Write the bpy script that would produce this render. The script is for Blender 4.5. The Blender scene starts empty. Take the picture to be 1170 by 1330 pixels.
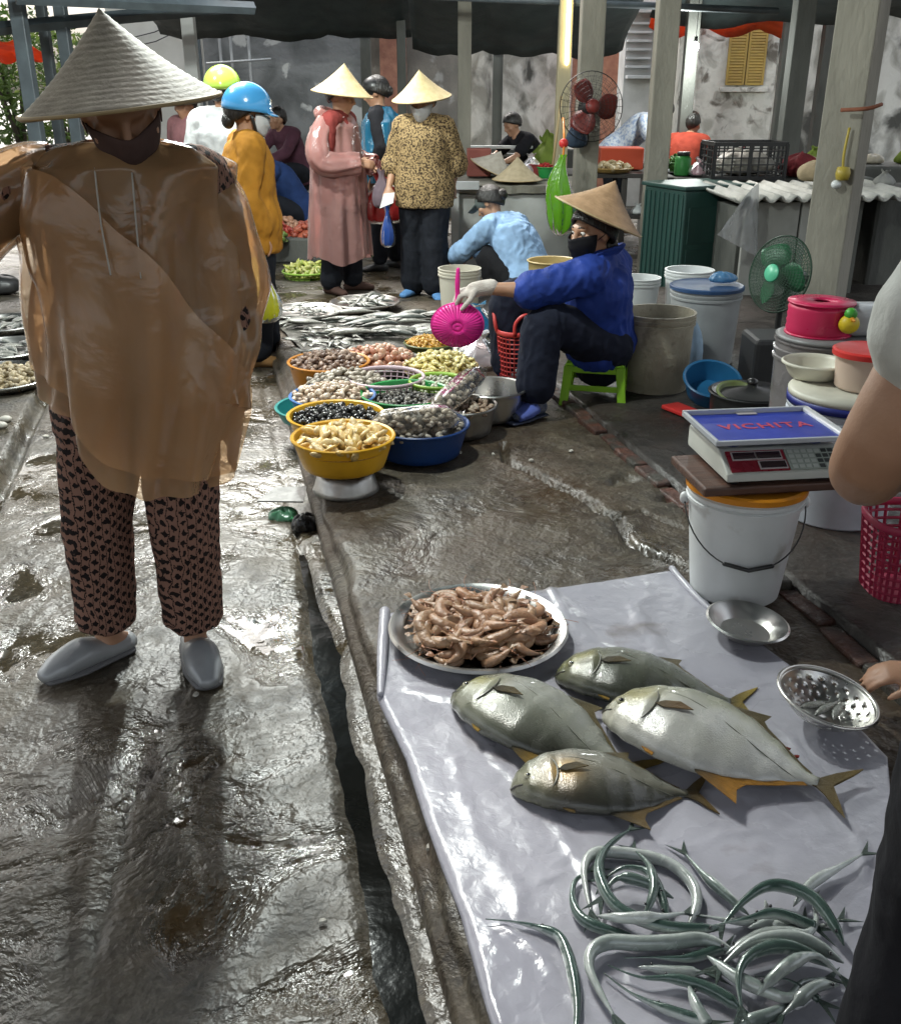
import bpy, bmesh, math, random
import numpy as np
from mathutils import Vector, Matrix, noise as mnoise
random.seed(7)
R = math.radians
scene = bpy.context.scene
COL = scene.collection

# ------------------------------------------------------------------ camera
CAM_H, CAM_PITCH, CAM_F = 1.5, R(23.1), 1300.0      # focal length in pixels of a 1170 px wide frame
cam_d = bpy.data.cameras.new("camera")
cam_d.sensor_fit = 'HORIZONTAL'; cam_d.sensor_width = 36.0
cam_d.lens = 36.0 * CAM_F / 1170.0
cam_d.clip_start = 0.05; cam_d.clip_end = 500.0
cam = bpy.data.objects.new("camera", cam_d); COL.objects.link(cam)
cam.location = (0, 0, CAM_H); cam.rotation_euler = (R(90) - CAM_PITCH, 0, 0)
scene.camera = cam

# ------------------------------------------------------------------ sky, sun, exposure
SUN_ELEV, SUN_AZ = R(52), R(-24)                     # azimuth from +Y (ahead), negative = left
world = bpy.data.worlds.new("World"); scene.world = world; world.use_nodes = True
wn = world.node_tree.nodes; wl = world.node_tree.links
sky = wn.new('ShaderNodeTexSky'); sky.sky_type = 'NISHITA'; sky.sun_disc = False
sky.sun_elevation = SUN_ELEV; sky.sun_rotation = SUN_AZ
sky.air_density = 1.6; sky.dust_density = 6.0; sky.ozone_density = 1.0
hsv = wn.new('ShaderNodeHueSaturation'); hsv.inputs['Saturation'].default_value = 0.35
wl.new(sky.outputs[0], hsv.inputs['Color'])
bg = wn['Background']; wl.new(hsv.outputs[0], bg.inputs['Color']); bg.inputs['Strength'].default_value = 0.15
sun_d = bpy.data.lights.new("sun", 'SUN'); sun_d.energy = 1.3; sun_d.angle = R(16); sun_d.color = (1.0, 0.97, 0.92)
sun = bpy.data.objects.new("sun", sun_d); COL.objects.link(sun)
sd = Vector((math.sin(SUN_AZ) * math.cos(SUN_ELEV), math.cos(SUN_AZ) * math.cos(SUN_ELEV), math.sin(SUN_ELEV)))
sun.rotation_euler = (-sd).to_track_quat('-Z', 'Y').to_euler(); sun.location = (-2, 5, 8)
vs = scene.view_settings
vs.view_transform = 'Standard'; vs.look = 'None'; vs.gamma = 1.0; vs.use_curve_mapping = False
vs.exposure = 1.2
scene.render.engine = 'CYCLES'
cy = scene.cycles
cy.use_denoising = True
cy.max_bounces = 6; cy.transparent_max_bounces = 12; cy.diffuse_bounces = 3; cy.glossy_bounces = 3; cy.transmission_bounces = 4
cy.use_adaptive_sampling = True; cy.adaptive_threshold = .02
cy.caustics_reflective = False; cy.caustics_refractive = False; cy.sample_clamp_indirect = 4.0; cy.sample_clamp_direct = 0.0

# ------------------------------------------------------------------ measuring helpers
def ray(px, py):
    u = (px - 585) / CAM_F; v = (py - 665) / CAM_F
    return Vector((u, math.cos(CAM_PITCH) - v * math.sin(CAM_PITCH), -math.sin(CAM_PITCH) - v * math.cos(CAM_PITCH)))
def at(px, py, z=0.0):
    r = ray(px, py); t = (z - CAM_H) / r.z
    return Vector((r.x * t, r.y * t, z))
def aty(px, py, y):
    r = ray(px, py); t = y / r.y
    return Vector((r.x * t, y, CAM_H + r.z * t))
PZ = 0.10                                              # top of the selling platform
AD = Vector((-0.228, 0.974, 0)); AN = Vector((0.974, 0.228, 0)); A0 = Vector((0.293, 0, 0))
def ais(s, t, z=0.0):                                  # s metres right of the kerb, t metres along it
    p = A0 + AN * s + AD * t; return Vector((p.x, p.y, z))
AIS_ROT = math.atan2(0.228, 0.974)

# ------------------------------------------------------------------ object helpers
def tag(o, label, cat=None, group=None, kind=None):
    o['label'] = label
    if cat: o['category'] = cat
    if group: o['group'] = group
    if kind: o['kind'] = kind
    return o
def struct(o, label=None):
    o['kind'] = 'structure'
    if label: o['label'] = label
    return o
def thing(name, label, cat, loc=(0, 0, 0), rz=0.0, group=None, rot=None, scale=1.0):
    o = bpy.data.objects.new(name, None); COL.objects.link(o)
    o.location = loc; o.rotation_euler = rot if rot else (0, 0, rz); o.empty_display_size = 0.05
    o.scale = (scale,) * 3
    return tag(o, label, cat, group)
def copy_tree(o, parent=None):
    c = o.copy(); COL.objects.link(c); c.parent = parent
    for ch in list(o.children): copy_tree(ch, c)
    return c

class G:
    """collects vertices and faces of one mesh"""
    def __init__(s): s.v = []; s.f = []; s.c = []; s.m = []
    def add(s, verts, faces, M=None, col=None, mi=0):
        b = len(s.v)
        for p in verts:
            p = Vector(p); s.v.append(M @ p if M is not None else p)
        if col is None: col = (1, 1, 1)
        if len(verts) and isinstance(col, list): s.c += col
        else: s.c += [col] * len(verts)
        for f in faces: s.f.append(tuple(b + i for i in f)); s.m.append(mi)
        return s
    def box(s, c, d, M=None, col=None, mi=0):
        x, y, z = d[0] / 2, d[1] / 2, d[2] / 2; c = Vector(c)
        vs_ = [c + Vector((sx * x, sy * y, sz * z)) for sx in (-1, 1) for sy in (-1, 1) for sz in (-1, 1)]
        return s.add(vs_, [(0, 1, 3, 2), (4, 6, 7, 5), (0, 4, 5, 1), (2, 3, 7, 6), (0, 2, 6, 4), (1, 5, 7, 3)], M, col, mi)
    def rings(s, rings, cap0=True, cap1=True, col=None, closed=True, loop=False):
        n = len(rings[0]); b = len(s.v); k = len(rings)
        for i, r in enumerate(rings):
            for j, p in enumerate(r):
                s.v.append(Vector(p)); 
                s.c.append(col(i / (k - 1 or 1), j / n) if callable(col) else (col or (1, 1, 1)))
        for i in range(k if loop else k - 1):
            i2 = (i + 1) % k
            for j in range(n if closed else n - 1):
                j2 = (j + 1) % n
                s.f.append((b + i * n + j, b + i * n + j2, b + i2 * n + j2, b + i2 * n + j)); s.m.append(0)
        if cap0: s.f.append(tuple(b + j for j in reversed(range(n)))); s.m.append(0)
        if cap1: s.f.append(tuple(b + (k - 1) * n + j for j in range(n))); s.m.append(0)
        return s
    def tube(s, pts, rad, n=10, side=None, sub=1, caps=True, col=None, round_ends=False):
        pts = [Vector(p) for p in pts]
        rad = [(r, r) if not isinstance(r, (tuple, list)) else tuple(r) for r in (rad if isinstance(rad, list) else [rad] * len(pts))]
        if sub > 1: pts, rad = smooth_path(pts, rad, sub)
        out = []; prev = None
        for i, p in enumerate(pts):
            t = (pts[min(i + 1, len(pts) - 1)] - pts[max(i - 1, 0)]).normalized()
            if prev is None:
                a = Vector(side) if side is not None else (Vector((1, 0, 0)) if abs(t.x) < .8 else Vector((0, 1, 0)))
            else: a = prev
            a = (a - t * a.dot(t)).normalized(); prev = a
            b = t.cross(a)
            out.append([p + a * (rad[i][0] * math.cos(q)) + b * (rad[i][1] * math.sin(q)) for q in [2 * math.pi * j / n for j in range(n)]])
        if round_ends:
            def capr(ring, p, t, r):
                return [[p + (q - p) * k + t * (r * h) for q in ring] for k, h in ((.86, .5), (.5, .86), (.12, 1.0))]
            t1 = (pts[-1] - pts[-2]).normalized(); t0 = (pts[0] - pts[1]).normalized()
            e1 = capr(out[-1], pts[-1], t1, min(rad[-1])); e0 = capr(out[0], pts[0], t0, min(rad[0]))
            out = e0[::-1] + out + e1
        return s.rings(out, caps, caps, col)
    def lathe(s, prof, n=32, M=None, col=None, sx=1.0, sy=1.0, c=(0, 0, 0)):
        b = len(s.v); c = Vector(c)
        for r, z in prof:
            for j in range(n):
                q = 2 * math.pi * j / n
                p = c + Vector((r * sx * math.cos(q), r * sy * math.sin(q), z)); s.v.append(M @ p if M is not None else p); s.c.append(col or (1, 1, 1))
        for i in range(len(prof) - 1):
            for j in range(n):
                j2 = (j + 1) % n
                s.f.append((b + i * n + j, b + i * n + j2, b + (i + 1) * n + j2, b + (i + 1) * n + j)); s.m.append(0)
        return s
    def ball(s, c, r, n=12, k=8, M=None, col=None):
        r = r if isinstance(r, (tuple, list)) else (r, r, r); c = Vector(c); vs_ = []; fs = []
        for i in range(k + 1):
            th = math.pi * i / k
            for j in range(n):
                q = 2 * math.pi * j / n
                p = Vector((r[0] * math.sin(th) * math.cos(q), r[1] * math.sin(th) * math.sin(q), r[2] * math.cos(th)))
                vs_.append(c + (M @ p if M is not None else p))
        for i in range(k):
            for j in range(n):
                j2 = (j + 1) % n; fs.append((i * n + j, (i + 1) * n + j, (i + 1) * n + j2, i * n + j2))
        return s.add(vs_, fs, None, col)
    def mesh(s, name):
        me = bpy.data.meshes.new(name); me.from_pydata([tuple(p) for p in s.v], [], s.f)
        if any(s.m): me.polygons.foreach_set('material_index', s.m)
        return me
    def obj(s, name, mats, parent=None, loc=None, rot=None, smooth=True, bevel=0, colors=False, fix=True, weld=False, subsurf=0, angle=None):
        me = s.mesh(name)
        if colors:
            at_ = me.color_attributes.new('Col', 'FLOAT_COLOR', 'POINT')
            buf = np.ones((len(s.v), 4), np.float32); buf[:, :3] = np.array(s.c, np.float32)[:, :3]
            at_.data.foreach_set('color', buf.ravel())
        return link(name, me, mats, parent, loc, rot, smooth, bevel, fix, weld, subsurf, angle)
def link(name, me, mats, parent=None, loc=None, rot=None, smooth=True, bevel=0, fix=False, weld=False, subsurf=0, angle=None):
    if fix or weld:
        bm = bmesh.new(); bm.from_mesh(me)
        if weld: bmesh.ops.remove_doubles(bm, verts=bm.verts, dist=1e-5)
        bmesh.ops.recalc_face_normals(bm, faces=bm.faces); bm.to_mesh(me); bm.free()
    for m in (mats if isinstance(mats, (list, tuple)) else [mats]): me.materials.append(m)
    o = bpy.data.objects.new(name, me); COL.objects.link(o)
    if parent is not None: o.parent = parent
    if loc is not None: o.location = loc
    if rot is not None: o.rotation_euler = rot
    if smooth:
        me.polygons.foreach_set('use_smooth', [True] * len(me.polygons))
        if angle:
            try: me.set_sharp_from_angle(angle=R(angle))
            except Exception: pass
    if bevel:
        b = o.modifiers.new('bevel', 'BEVEL'); b.width = bevel; b.segments = 2; b.limit_method = 'ANGLE'; b.angle_limit = R(40)
    if subsurf:
        b = o.modifiers.new('subsurf', 'SUBSURF'); b.levels = subsurf; b.render_levels = subsurf
    return o
def smooth_path(pts, rad, sub):
    P2, R2 = [], []; n = len(pts)
    for i in range(n - 1):
        p0, p1, p2, p3 = pts[max(i - 1, 0)], pts[i], pts[i + 1], pts[min(i + 2, n - 1)]
        r1, r2 = rad[i], rad[i + 1]
        for k in range(sub):
            t = k / sub; t2 = t * t; t3 = t2 * t
            P2.append(0.5 * ((2 * p1) + (p2 - p0) * t + (2 * p0 - 5 * p1 + 4 * p2 - p3) * t2 + (3 * p1 - p0 - 3 * p2 + p3) * t3))
            e = t * t * (3 - 2 * t) * .5 + t * .5
            R2.append(tuple(a + (b - a) * e for a, b in zip(r1, r2)))
    P2.append(pts[-1]); R2.append(rad[-1]); return P2, R2
def boxobj(name, c, d, mat, parent=None, bevel=0.004, rot=None, loc=None, smooth=False):
    return G().box(c, d).obj(name, mat, parent, loc, rot, smooth=smooth, bevel=bevel)
def lerp_tab(tab, t):
    for (a, va), (b, vb) in zip(tab, tab[1:]):
        if t <= b:
            k = (t - a) / (b - a) if b > a else 0; k = k * k * (3 - 2 * k) * .5 + k * .5
            return va + (vb - va) * k
    return tab[-1][1]
# value noise on arrays
def vnoise(x, y, seed=0):
    x = np.asarray(x, float); y = np.asarray(y, float)
    xi = np.floor(x).astype(np.int64); yi = np.floor(y).astype(np.int64); fx = x - xi; fy = y - yi
    def h(a, b):
        n = (a * 374761393 + b * 668265263 + seed * 974634777) & 0xffffffff
        n = ((n ^ (n >> 13)) * 1274126177) & 0xffffffff
        return ((n ^ (n >> 16)) & 0xffff) / 65535.0
    u = fx * fx * (3 - 2 * fx); v = fy * fy * (3 - 2 * fy)
    return (h(xi, yi) * (1 - u) + h(xi + 1, yi) * u) * (1 - v) + (h(xi, yi + 1) * (1 - u) + h(xi + 1, yi + 1) * u) * v - 0.5
def fbm(x, y, seed=0, oct=4):
    a = 1.0; t = 0
    for i in range(oct): t = t + a * vnoise(np.asarray(x) * 2 ** i, np.asarray(y) * 2 ** i, seed + i); a *= .5
    return t
def poly_dist(X, Y, line):
    d = np.full(X.shape, 9.0)
    for (x0, y0), (x1, y1) in zip(line, line[1:]):
        dx, dy = x1 - x0, y1 - y0; L = dx * dx + dy * dy
        t = np.clip(((X - x0) * dx + (Y - y0) * dy) / L, 0, 1)
        d = np.minimum(d, np.hypot(X - (x0 + t * dx), Y - (y0 + t * dy)))
    return d
def gridmesh(name, X, Y, Z):
    n, m = X.shape
    v = np.stack([X, Y, Z], -1).reshape(-1, 3)
    i = np.arange(n * m).reshape(n, m)
    f = np.stack([i[:-1, :-1], i[1:, :-1], i[1:, 1:], i[:-1, 1:]], -1).reshape(-1, 4)
    me = bpy.data.meshes.new(name); me.from_pydata(v.tolist(), [], f.tolist()); return me

# ------------------------------------------------------------------ materials
MATS = {}
def M(name, col, col2=None, rough=.55, rough2=None, metal=0.0, scale=6.0, bump=0.0, bscale=60.0, spec=.5, trans=0.0, sss=0.0,
      detail=5.0, lo=.35, hi=.65, coat=0.0, stretch=(1, 1, 1), attr=False, emit=0.0, alpha=1.0, col3=None, scale3=2.0, lo3=.5, hi3=.6, dist=0.0, sheen=0.0, thin=0.0):
    if name in MATS: return MATS[name]
    m = bpy.data.materials.new(name); MATS[name] = m; m.use_nodes = True
    N = m.node_tree.nodes; L = m.node_tree.links; b = N['Principled BSDF']
    c4 = lambda c: (c[0], c[1], c[2], 1)
    tc = N.new('ShaderNodeTexCoord'); oi = N.new('ShaderNodeObjectInfo'); mp = N.new('ShaderNodeMapping')
    mul = N.new('ShaderNodeMath'); mul.operation = 'MULTIPLY'; mul.inputs[1].default_value = 37.0
    L.new(oi.outputs['Random'], mul.inputs[0]); L.new(tc.outputs['Object'], mp.inputs['Vector']); L.new(mul.outputs[0], mp.inputs['Location'])
    mp.inputs['Scale'].default_value = stretch
    vec = mp.outputs[0]
    def nz(sc, dt=detail, di=dist):
        n = N.new('ShaderNodeTexNoise'); n.inputs['Scale'].default_value = sc; n.inputs['Detail'].default_value = dt; n.inputs['Distortion'].default_value = di
        L.new(vec, n.inputs['Vector']); return n.outputs['Fac']
    def rng(src, a, b_, c, d):
        n = N.new('ShaderNodeMapRange'); n.inputs[1].default_value = a; n.inputs[2].default_value = b_; n.inputs[3].default_value = c; n.inputs[4].default_value = d
        L.new(src, n.inputs[0]); return n.outputs[0]
    def mix(f, a, b_, mode='MIX'):
        n = N.new('ShaderNodeMix'); n.data_type = 'RGBA'; n.blend_type = mode
        for sock, val in ((n.inputs[6], a), (n.inputs[7], b_)):
            if isinstance(val, tuple): sock.default_value = c4(val)
            else: L.new(val, sock)
        if isinstance(f, (int, float)): n.inputs[0].default_value = f
        else: L.new(f, n.inputs[0])
        return n.outputs[2]
    fac = None
    base = None
    if attr:
        va = N.new('ShaderNodeVertexColor'); va.layer_name = 'Col'; base = va.outputs['Color']
        if col2:
            fac = rng(nz(scale), lo, hi, 0, 1); base = mix(1.0, base, mix(fac, col, col2), 'MULTIPLY')
    elif col2 or rough2 is not None:
        fac = rng(nz(scale), lo, hi, 0, 1)
        base = mix(fac, col, col2 if col2 else col)
    if col3:
        f3 = rng(nz(scale3), lo3, hi3, 0, 1); base = mix(f3, base if base is not None else col, col3)
    if base is not None: L.new(base, b.inputs['Base Color'])
    else: b.inputs['Base Color'].default_value = c4(col)
    b.inputs['Roughness'].default_value = rough
    if rough2 is not None: L.new(rng(nz(scale * 1.7 + .3), .35, .65, rough, rough2), b.inputs['Roughness'])
    b.inputs['Metallic'].default_value = metal
    b.inputs['Specular IOR Level'].default_value = spec
    if trans: b.inputs['Transmission Weight'].default_value = trans
    if sss:
        b.inputs['Subsurface Weight'].default_value = sss; b.inputs['Subsurface Radius'].default_value = (.012, .006, .004); b.inputs['Subsurface Scale'].default_value = 1.0
    if coat: b.inputs['Coat Weight'].default_value = coat; b.inputs['Coat Roughness'].default_value = .08
    if sheen: b.inputs['Sheen Weight'].default_value = sheen
    if emit: b.inputs['Emission Color'].default_value = c4(col); b.inputs['Emission Strength'].default_value = emit
    if alpha < 1: b.inputs['Alpha'].default_value = alpha
    if bump:
        bn = N.new('ShaderNodeBump'); bn.inputs['Strength'].default_value = min(1, bump); bn.inputs['Distance'].default_value = .02 * max(1, bump)
        L.new(nz(bscale, 6.0), bn.inputs['Height']); L.new(bn.outputs[0], b.inputs['Normal'])
    if thin:
        tr = N.new('ShaderNodeBsdfTranslucent'); ms = N.new('ShaderNodeMixShader'); ms.inputs[0].default_value = thin
        if base is not None: L.new(base, tr.inputs['Color'])
        else: tr.inputs['Color'].default_value = c4(col)
        L.new(b.outputs[0], ms.inputs[1]); L.new(tr.outputs[0], ms.inputs[2]); L.new(ms.outputs[0], N['Material Output'].inputs['Surface'])
    return m
def film(name, col, clear=.5, rough=.2, tint=None, bump=.4, bscale=14.0, ior=1.45):
    """thin plastic film: partly see-through, partly scattering, glossy"""
    if name in MATS: return MATS[name]
    m = bpy.data.materials.new(name); MATS[name] = m; m.use_nodes = True
    N = m.node_tree.nodes; L = m.node_tree.links; N.remove(N['Principled BSDF'])
    c = (*col, 1); t = (*(tint or col), 1)
    tp = N.new('ShaderNodeBsdfTransparent'); tp.inputs[0].default_value = t
    tl = N.new('ShaderNodeBsdfTranslucent'); tl.inputs[0].default_value = c
    df = N.new('ShaderNodeBsdfDiffuse'); df.inputs[0].default_value = c
    gl = N.new('ShaderNodeBsdfGlossy'); gl.inputs['Roughness'].default_value = rough; gl.inputs[0].default_value = (1, 1, 1, 1)
    tc = N.new('ShaderNodeTexCoord'); nz = N.new('ShaderNodeTexNoise'); nz.inputs['Scale'].default_value = bscale; nz.inputs['Detail'].default_value = 4; nz.inputs['Distortion'].default_value = .6
    L.new(tc.outputs['Object'], nz.inputs['Vector'])
    bn = N.new('ShaderNodeBump'); bn.inputs['Strength'].default_value = bump; bn.inputs['Distance'].default_value = .02; L.new(nz.outputs['Fac'], bn.inputs['Height'])
    for x in (tl, df, gl): L.new(bn.outputs[0], x.inputs['Normal'])
    a = N.new('ShaderNodeMixShader'); a.inputs[0].default_value = .42; L.new(df.outputs[0], a.inputs[1]); L.new(tl.outputs[0], a.inputs[2])
    b = N.new('ShaderNodeMixShader'); b.inputs[0].default_value = clear; L.new(a.outputs[0], b.inputs[1]); L.new(tp.outputs[0], b.inputs[2])
    fr = N.new('ShaderNodeFresnel'); fr.inputs['IOR'].default_value = ior; L.new(bn.outputs[0], fr.inputs['Normal'])
    g = N.new('ShaderNodeMixShader'); L.new(fr.outputs[0], g.inputs[0]); L.new(b.outputs[0], g.inputs[1]); L.new(gl.outputs[0], g.inputs[2])
    L.new(g.outputs[0], N['Material Output'].inputs['Surface'])
    return m
STEEL = M('stainless steel', (.62, .61, .58), (.5, .49, .46), rough=.22, rough2=.38, metal=1.0, scale=5)
STEEL_OLD = M('worn aluminium', (.5, .49, .47), (.32, .31, .29), rough=.3, rough2=.5, metal=1.0, scale=9, bump=.1, bscale=30)
WIRE = M('dark wire', (.02, .02, .02), rough=.4)
BLACK = M('black plastic', (.012, .012, .013), (.025, .025, .024), rough=.35, scale=12)
WHITEP = M('white plastic', (.66, .68, .68), (.52, .54, .53), rough=.32, scale=4, rough2=.45, col3=(.34, .32, .27), scale3=9, lo3=.62, hi3=.80)
SKIN = M('skin', (.42, .235, .145), (.36, .19, .115), rough=.5, scale=14, sss=.08, bump=.06, bscale=220)
HAIR = M('black hair', (.008, .007, .006), (.02, .016, .013), rough=.35, scale=40, stretch=(1, 1, .15), bump=.5, bscale=120)
WOOD = M('wet brown wood', (.10, .045, .028), (.05, .024, .016), rough=.35, rough2=.55, scale=7, stretch=(1, 8, 8), bump=.2, bscale=60)

# ================================================================== THE SETTING
def ground_mat(name, dark, mid, light, brown, wet_lo=.07, wet_hi=.42, bias=.0, bstr=.5, spec=1.0):
    m = bpy.data.materials.new(name); m.use_nodes = True
    N = m.node_tree.nodes; L = m.node_tree.links; b = N['Principled BSDF']
    tc = N.new('ShaderNodeTexCoord')
    def nz(sc, dt=8, di=0.0, rough=.55):
        n = N.new('ShaderNodeTexNoise'); n.inputs['Scale'].default_value = sc; n.inputs['Detail'].default_value = dt; n.inputs['Roughness'].default_value = rough
        n.inputs['Distortion'].default_value = di; L.new(tc.outputs['Object'], n.inputs['Vector']); return n.outputs['Fac']
    def rng(src, a, b_, c, d):
        n = N.new('ShaderNodeMapRange'); n.inputs[1].default_value = a; n.inputs[2].default_value = b_; n.inputs[3].default_value = c; n.inputs[4].default_value = d
        L.new(src, n.inputs[0]); return n.outputs[0]
    def mix(f, a, b_):
        n = N.new('ShaderNodeMix'); n.data_type = 'RGBA'
        for sock, val in ((n.inputs[6], a), (n.inputs[7], b_)):
            if isinstance(val, tuple): sock.default_value = (*val, 1)
            else: L.new(val, sock)
        L.new(f, n.inputs[0]); return n.outputs[2]
    def mth(op, a, b_):
        n = N.new('ShaderNodeMath'); n.operation = op
        for i, val in enumerate((a, b_)):
            if isinstance(val, (int, float)): n.inputs[i].default_value = val
            else: L.new(val, n.inputs[i])
        return n.outputs[0]
    big = nz(1.6, 5, .5); med = nz(6.5, 9, .8, .65); fine = nz(48, 8, 0, .68); spots = nz(22, 4, .3)
    c = mix(rng(med, .36, .62, 0, 1), dark, mid)
    c = mix(rng(big, .42, .62, 0, .75), c, brown)
    c = mix(rng(fine, .5, .72, 0, .6), c, light)
    c = mix(rng(spots, .60, .72, 0, .8), c, dark)
    L.new(c, b.inputs['Base Color'])
    wet = nz(2.7, 7, .6, .6)
    r = mth('ADD', rng(wet, .38 + bias, .62 + bias, wet_lo, wet_hi), rng(fine, .3, .7, -.04, .08))
    L.new(r, b.inputs['Roughness']); b.inputs['Specular IOR Level'].default_value = spec
    vor = N.new('ShaderNodeTexVoronoi'); vor.inputs['Scale'].default_value = 55; L.new(tc.outputs['Object'], vor.inputs['Vector'])
    h = mth('ADD', mth('MULTIPLY', nz(42, 2.5, .3, .45), .42), mth('MULTIPLY', nz(110, 1.5, 0, .4), .12))
    h = mth('ADD', h, mth('MULTIPLY', rng(vor.outputs['Distance'], 0, .6, 0, 1), .07))
    h = mth('ADD', h, mth('MULTIPLY', nz(9, 2.5, .4, .45), .9))
    puddle = rng(wet, .40 + bias, .52 + bias, .12, 1.0)
    h = mth('MULTIPLY', h, puddle)
    bn = N.new('ShaderNodeBump'); bn.inputs['Distance'].default_value = .035; bn.inputs['Strength'].default_value = bstr
    L.new(h, bn.inputs['Height']); L.new(bn.outputs[0], b.inputs['Normal'])
    return m
AISLE = ground_mat('wet aisle concrete', (.016, .013, .009), (.072, .061, .042), (.165, .148, .115), (.066, .046, .020), wet_lo=.06, wet_hi=.60, bias=.0, bstr=.42)
SLAB = ground_mat('damp slab concrete', (.022, .017, .011), (.082, .067, .045), (.155, .135, .098), (.056, .032, .015), wet_lo=.24, wet_hi=.6, bias=-.05, bstr=.42, spec=.55)
SLAB2 = ground_mat('dark damp concrete', (.016, .014, .012), (.040, .034, .028), (.09, .085, .075), (.035, .022, .016), wet_lo=.3, wet_hi=.6, bstr=.25, spec=.45)

def rot_to_world(S, T):
    return A0.x + AN.x * S + AD.x * T, A0.y + AN.y * S + AD.y * T
# aisle: one sheet, fine near the lens, coarse out to the horizon
s_ax = np.concatenate([np.linspace(-120, -8, 12), np.linspace(-7, -2.5, 14), np.arange(-2.3, .02, .0165), np.linspace(.06, 3, 16), np.linspace(4, 120, 12)])
t_ax = np.concatenate([np.linspace(-40, -1, 8), np.arange(-.6, 4.2, .0165), np.arange(4.25, 9.5, .06), np.linspace(10, 24, 24), np.linspace(28, 160, 10)])
S, T = np.meshgrid(s_ax, t_ax, indexing='ij'); X, Y = rot_to_world(S, T)
near = np.clip(1 - (T - 6) / 4, 0, 1)
Z = (fbm(X * 2.2, Y * 2.2, 3, 5) * .016 + fbm(X * 14, Y * 14, 9, 3) * .0045) * near
gw = .060 + .050 * fbm(T * 4.2, S * 3.0, 5, 4)
gw = gw * np.clip((3.55 - T) / .9, .12, 1); gut = np.clip(1 - np.abs((S + .07) / np.maximum(gw, .012)) ** 1.7, 0, 1) * np.clip((4.4 - T) / 1.5, 0.25, 1)
Z = Z - .034 * gut
lg = np.clip(1 - np.abs((S + 1.20 + .01 * vnoise(T * 6, T, 2)) / .035) ** 2, 0, 1); Z = Z - .05 * lg
Z = np.where((S < -1.235) & (S > -6), Z + .03, Z)
for line, w, dp in (([(-.62, 1.55), (-.57, 2.0), (-.46, 2.5), (-.42, 3.1), (-.50, 3.8)], .011, .014), ([(-.50, 1.9), (-.33, 2.2), (-.26, 3.0)], .008, .009), ([(-1.0, 2.6), (-.86, 3.3), (-.9, 4.4), (-.82, 5.3)], .010, .010)):
    d = poly_dist(S + .03 * vnoise(T * 9, S * 9, 8), T, line); Z = Z - dp * np.clip(1 - d / w, 0, 1)
g = link('ground', gridmesh('ground', X, Y, Z), AISLE); struct(g, 'wet grey brown concrete market aisle with shallow gutters')

# dark water standing in the gutter
tw = np.arange(.7, 3.3, .03); sw = np.linspace(-.19, -.0, 8)
S, T = np.meshgrid(sw, tw, indexing='ij'); X, Y = rot_to_world(S, T)
Zw = -.020 + .0012 * vnoise(X * 40, Y * 40, 4)
wm = M('black gutter water', (.004, .004, .003), rough=.12, spec=.06, bump=.12, bscale=9)
struct(link('gutter_water', gridmesh('gutter_water', X, Y, Zw), wm), 'black water standing in the gutter beside the kerb')

# raised selling platform with worn kerb, cracks and holes
prof = [(0, -.05), (.002, 0), (.004, .03), (.012, .046), (.03, .052), (.036, .06), (.039, .08), (.046, .093), (.06, .099)]
s_b = np.concatenate([np.arange(.075, 1.32, .0125)])
t_ax = np.concatenate([[-1.5], np.arange(-.5, 4.9, .0125), np.arange(5, 7.01, .08)])
Sp = np.concatenate([[p[0] for p in prof], s_b]); Zp = np.concatenate([[p[1] for p in prof], np.full(len(s_b), PZ)])
S, T = np.meshgrid(Sp, t_ax, indexing='ij'); Zb = np.repeat(Zp[:, None], len(t_ax), 1)
edge = S < .09
jit = fbm(T * 3.1, T * .3, 21, 5) * .035 + vnoise(T * 25, S * 60, 4) * .006
S2 = np.where(edge, S + jit * np.clip(Zb / .1, 0, 1) * (1 + 0 * S), S)
S2 = np.where(edge | (S > .16), S2, S2 + jit * np.clip((.16 - S) / .085, 0, 1))
Z = Zb + np.where(Zb > .09, fbm(S * 3, T * 3, 31, 5) * .012 + fbm(S * 22, T * 22, 7, 3) * .0035, fbm(S * 30, T * 20, 6, 3) * .006)
crack = [(.86, 3.95), (.80, 3.72), (.93, 3.4), (1.02, 3.1), (.98, 2.86), (1.10, 2.62)]
wob = .02 * vnoise(S * 12, T * 12, 3); d = poly_dist(S + wob, T + wob, crack)
Z = Z - .04 * np.clip(1 - d / .018, 0, 1) ** .7 * (Zb > .09)
d2 = poly_dist(S - .055 + wob, T, crack); Z = Z + .005 * np.clip(1 - d2 / .03, 0, 1) * (vnoise(S * 40, T * 40, 12) + .7) * (Zb > .09)
d = poly_dist(S + wob, T, [(1.02, 3.1), (1.13, 3.12), (1.2, 2.95)]); Z = Z - .022 * np.clip(1 - d / .014, 0, 1) * (Zb > .09)
for (hs, ht, hr, hd) in ((1.17, 3.42, .085, .02), (1.27, 3.2, .05, .02), (1.12, 2.55, .05, .02), (.30, 3.9, .05, .01)):
    d = np.hypot(S - hs, (T - ht) * 1.5) + .05 * fbm(S * 16, T * 16, 2, 3); Z = Z - hd * np.clip((1 - d / hr) * 2.2, 0, 1) * (Zb > .09) * (1 + .8 * vnoise(S * 60, T * 60, 5))
X, Y = rot_to_world(S2, T)
pl = link('platform', gridmesh('platform', X, Y, Z), SLAB); struct(pl, 'damp raised concrete selling platform with cracks and worn kerb')

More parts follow.
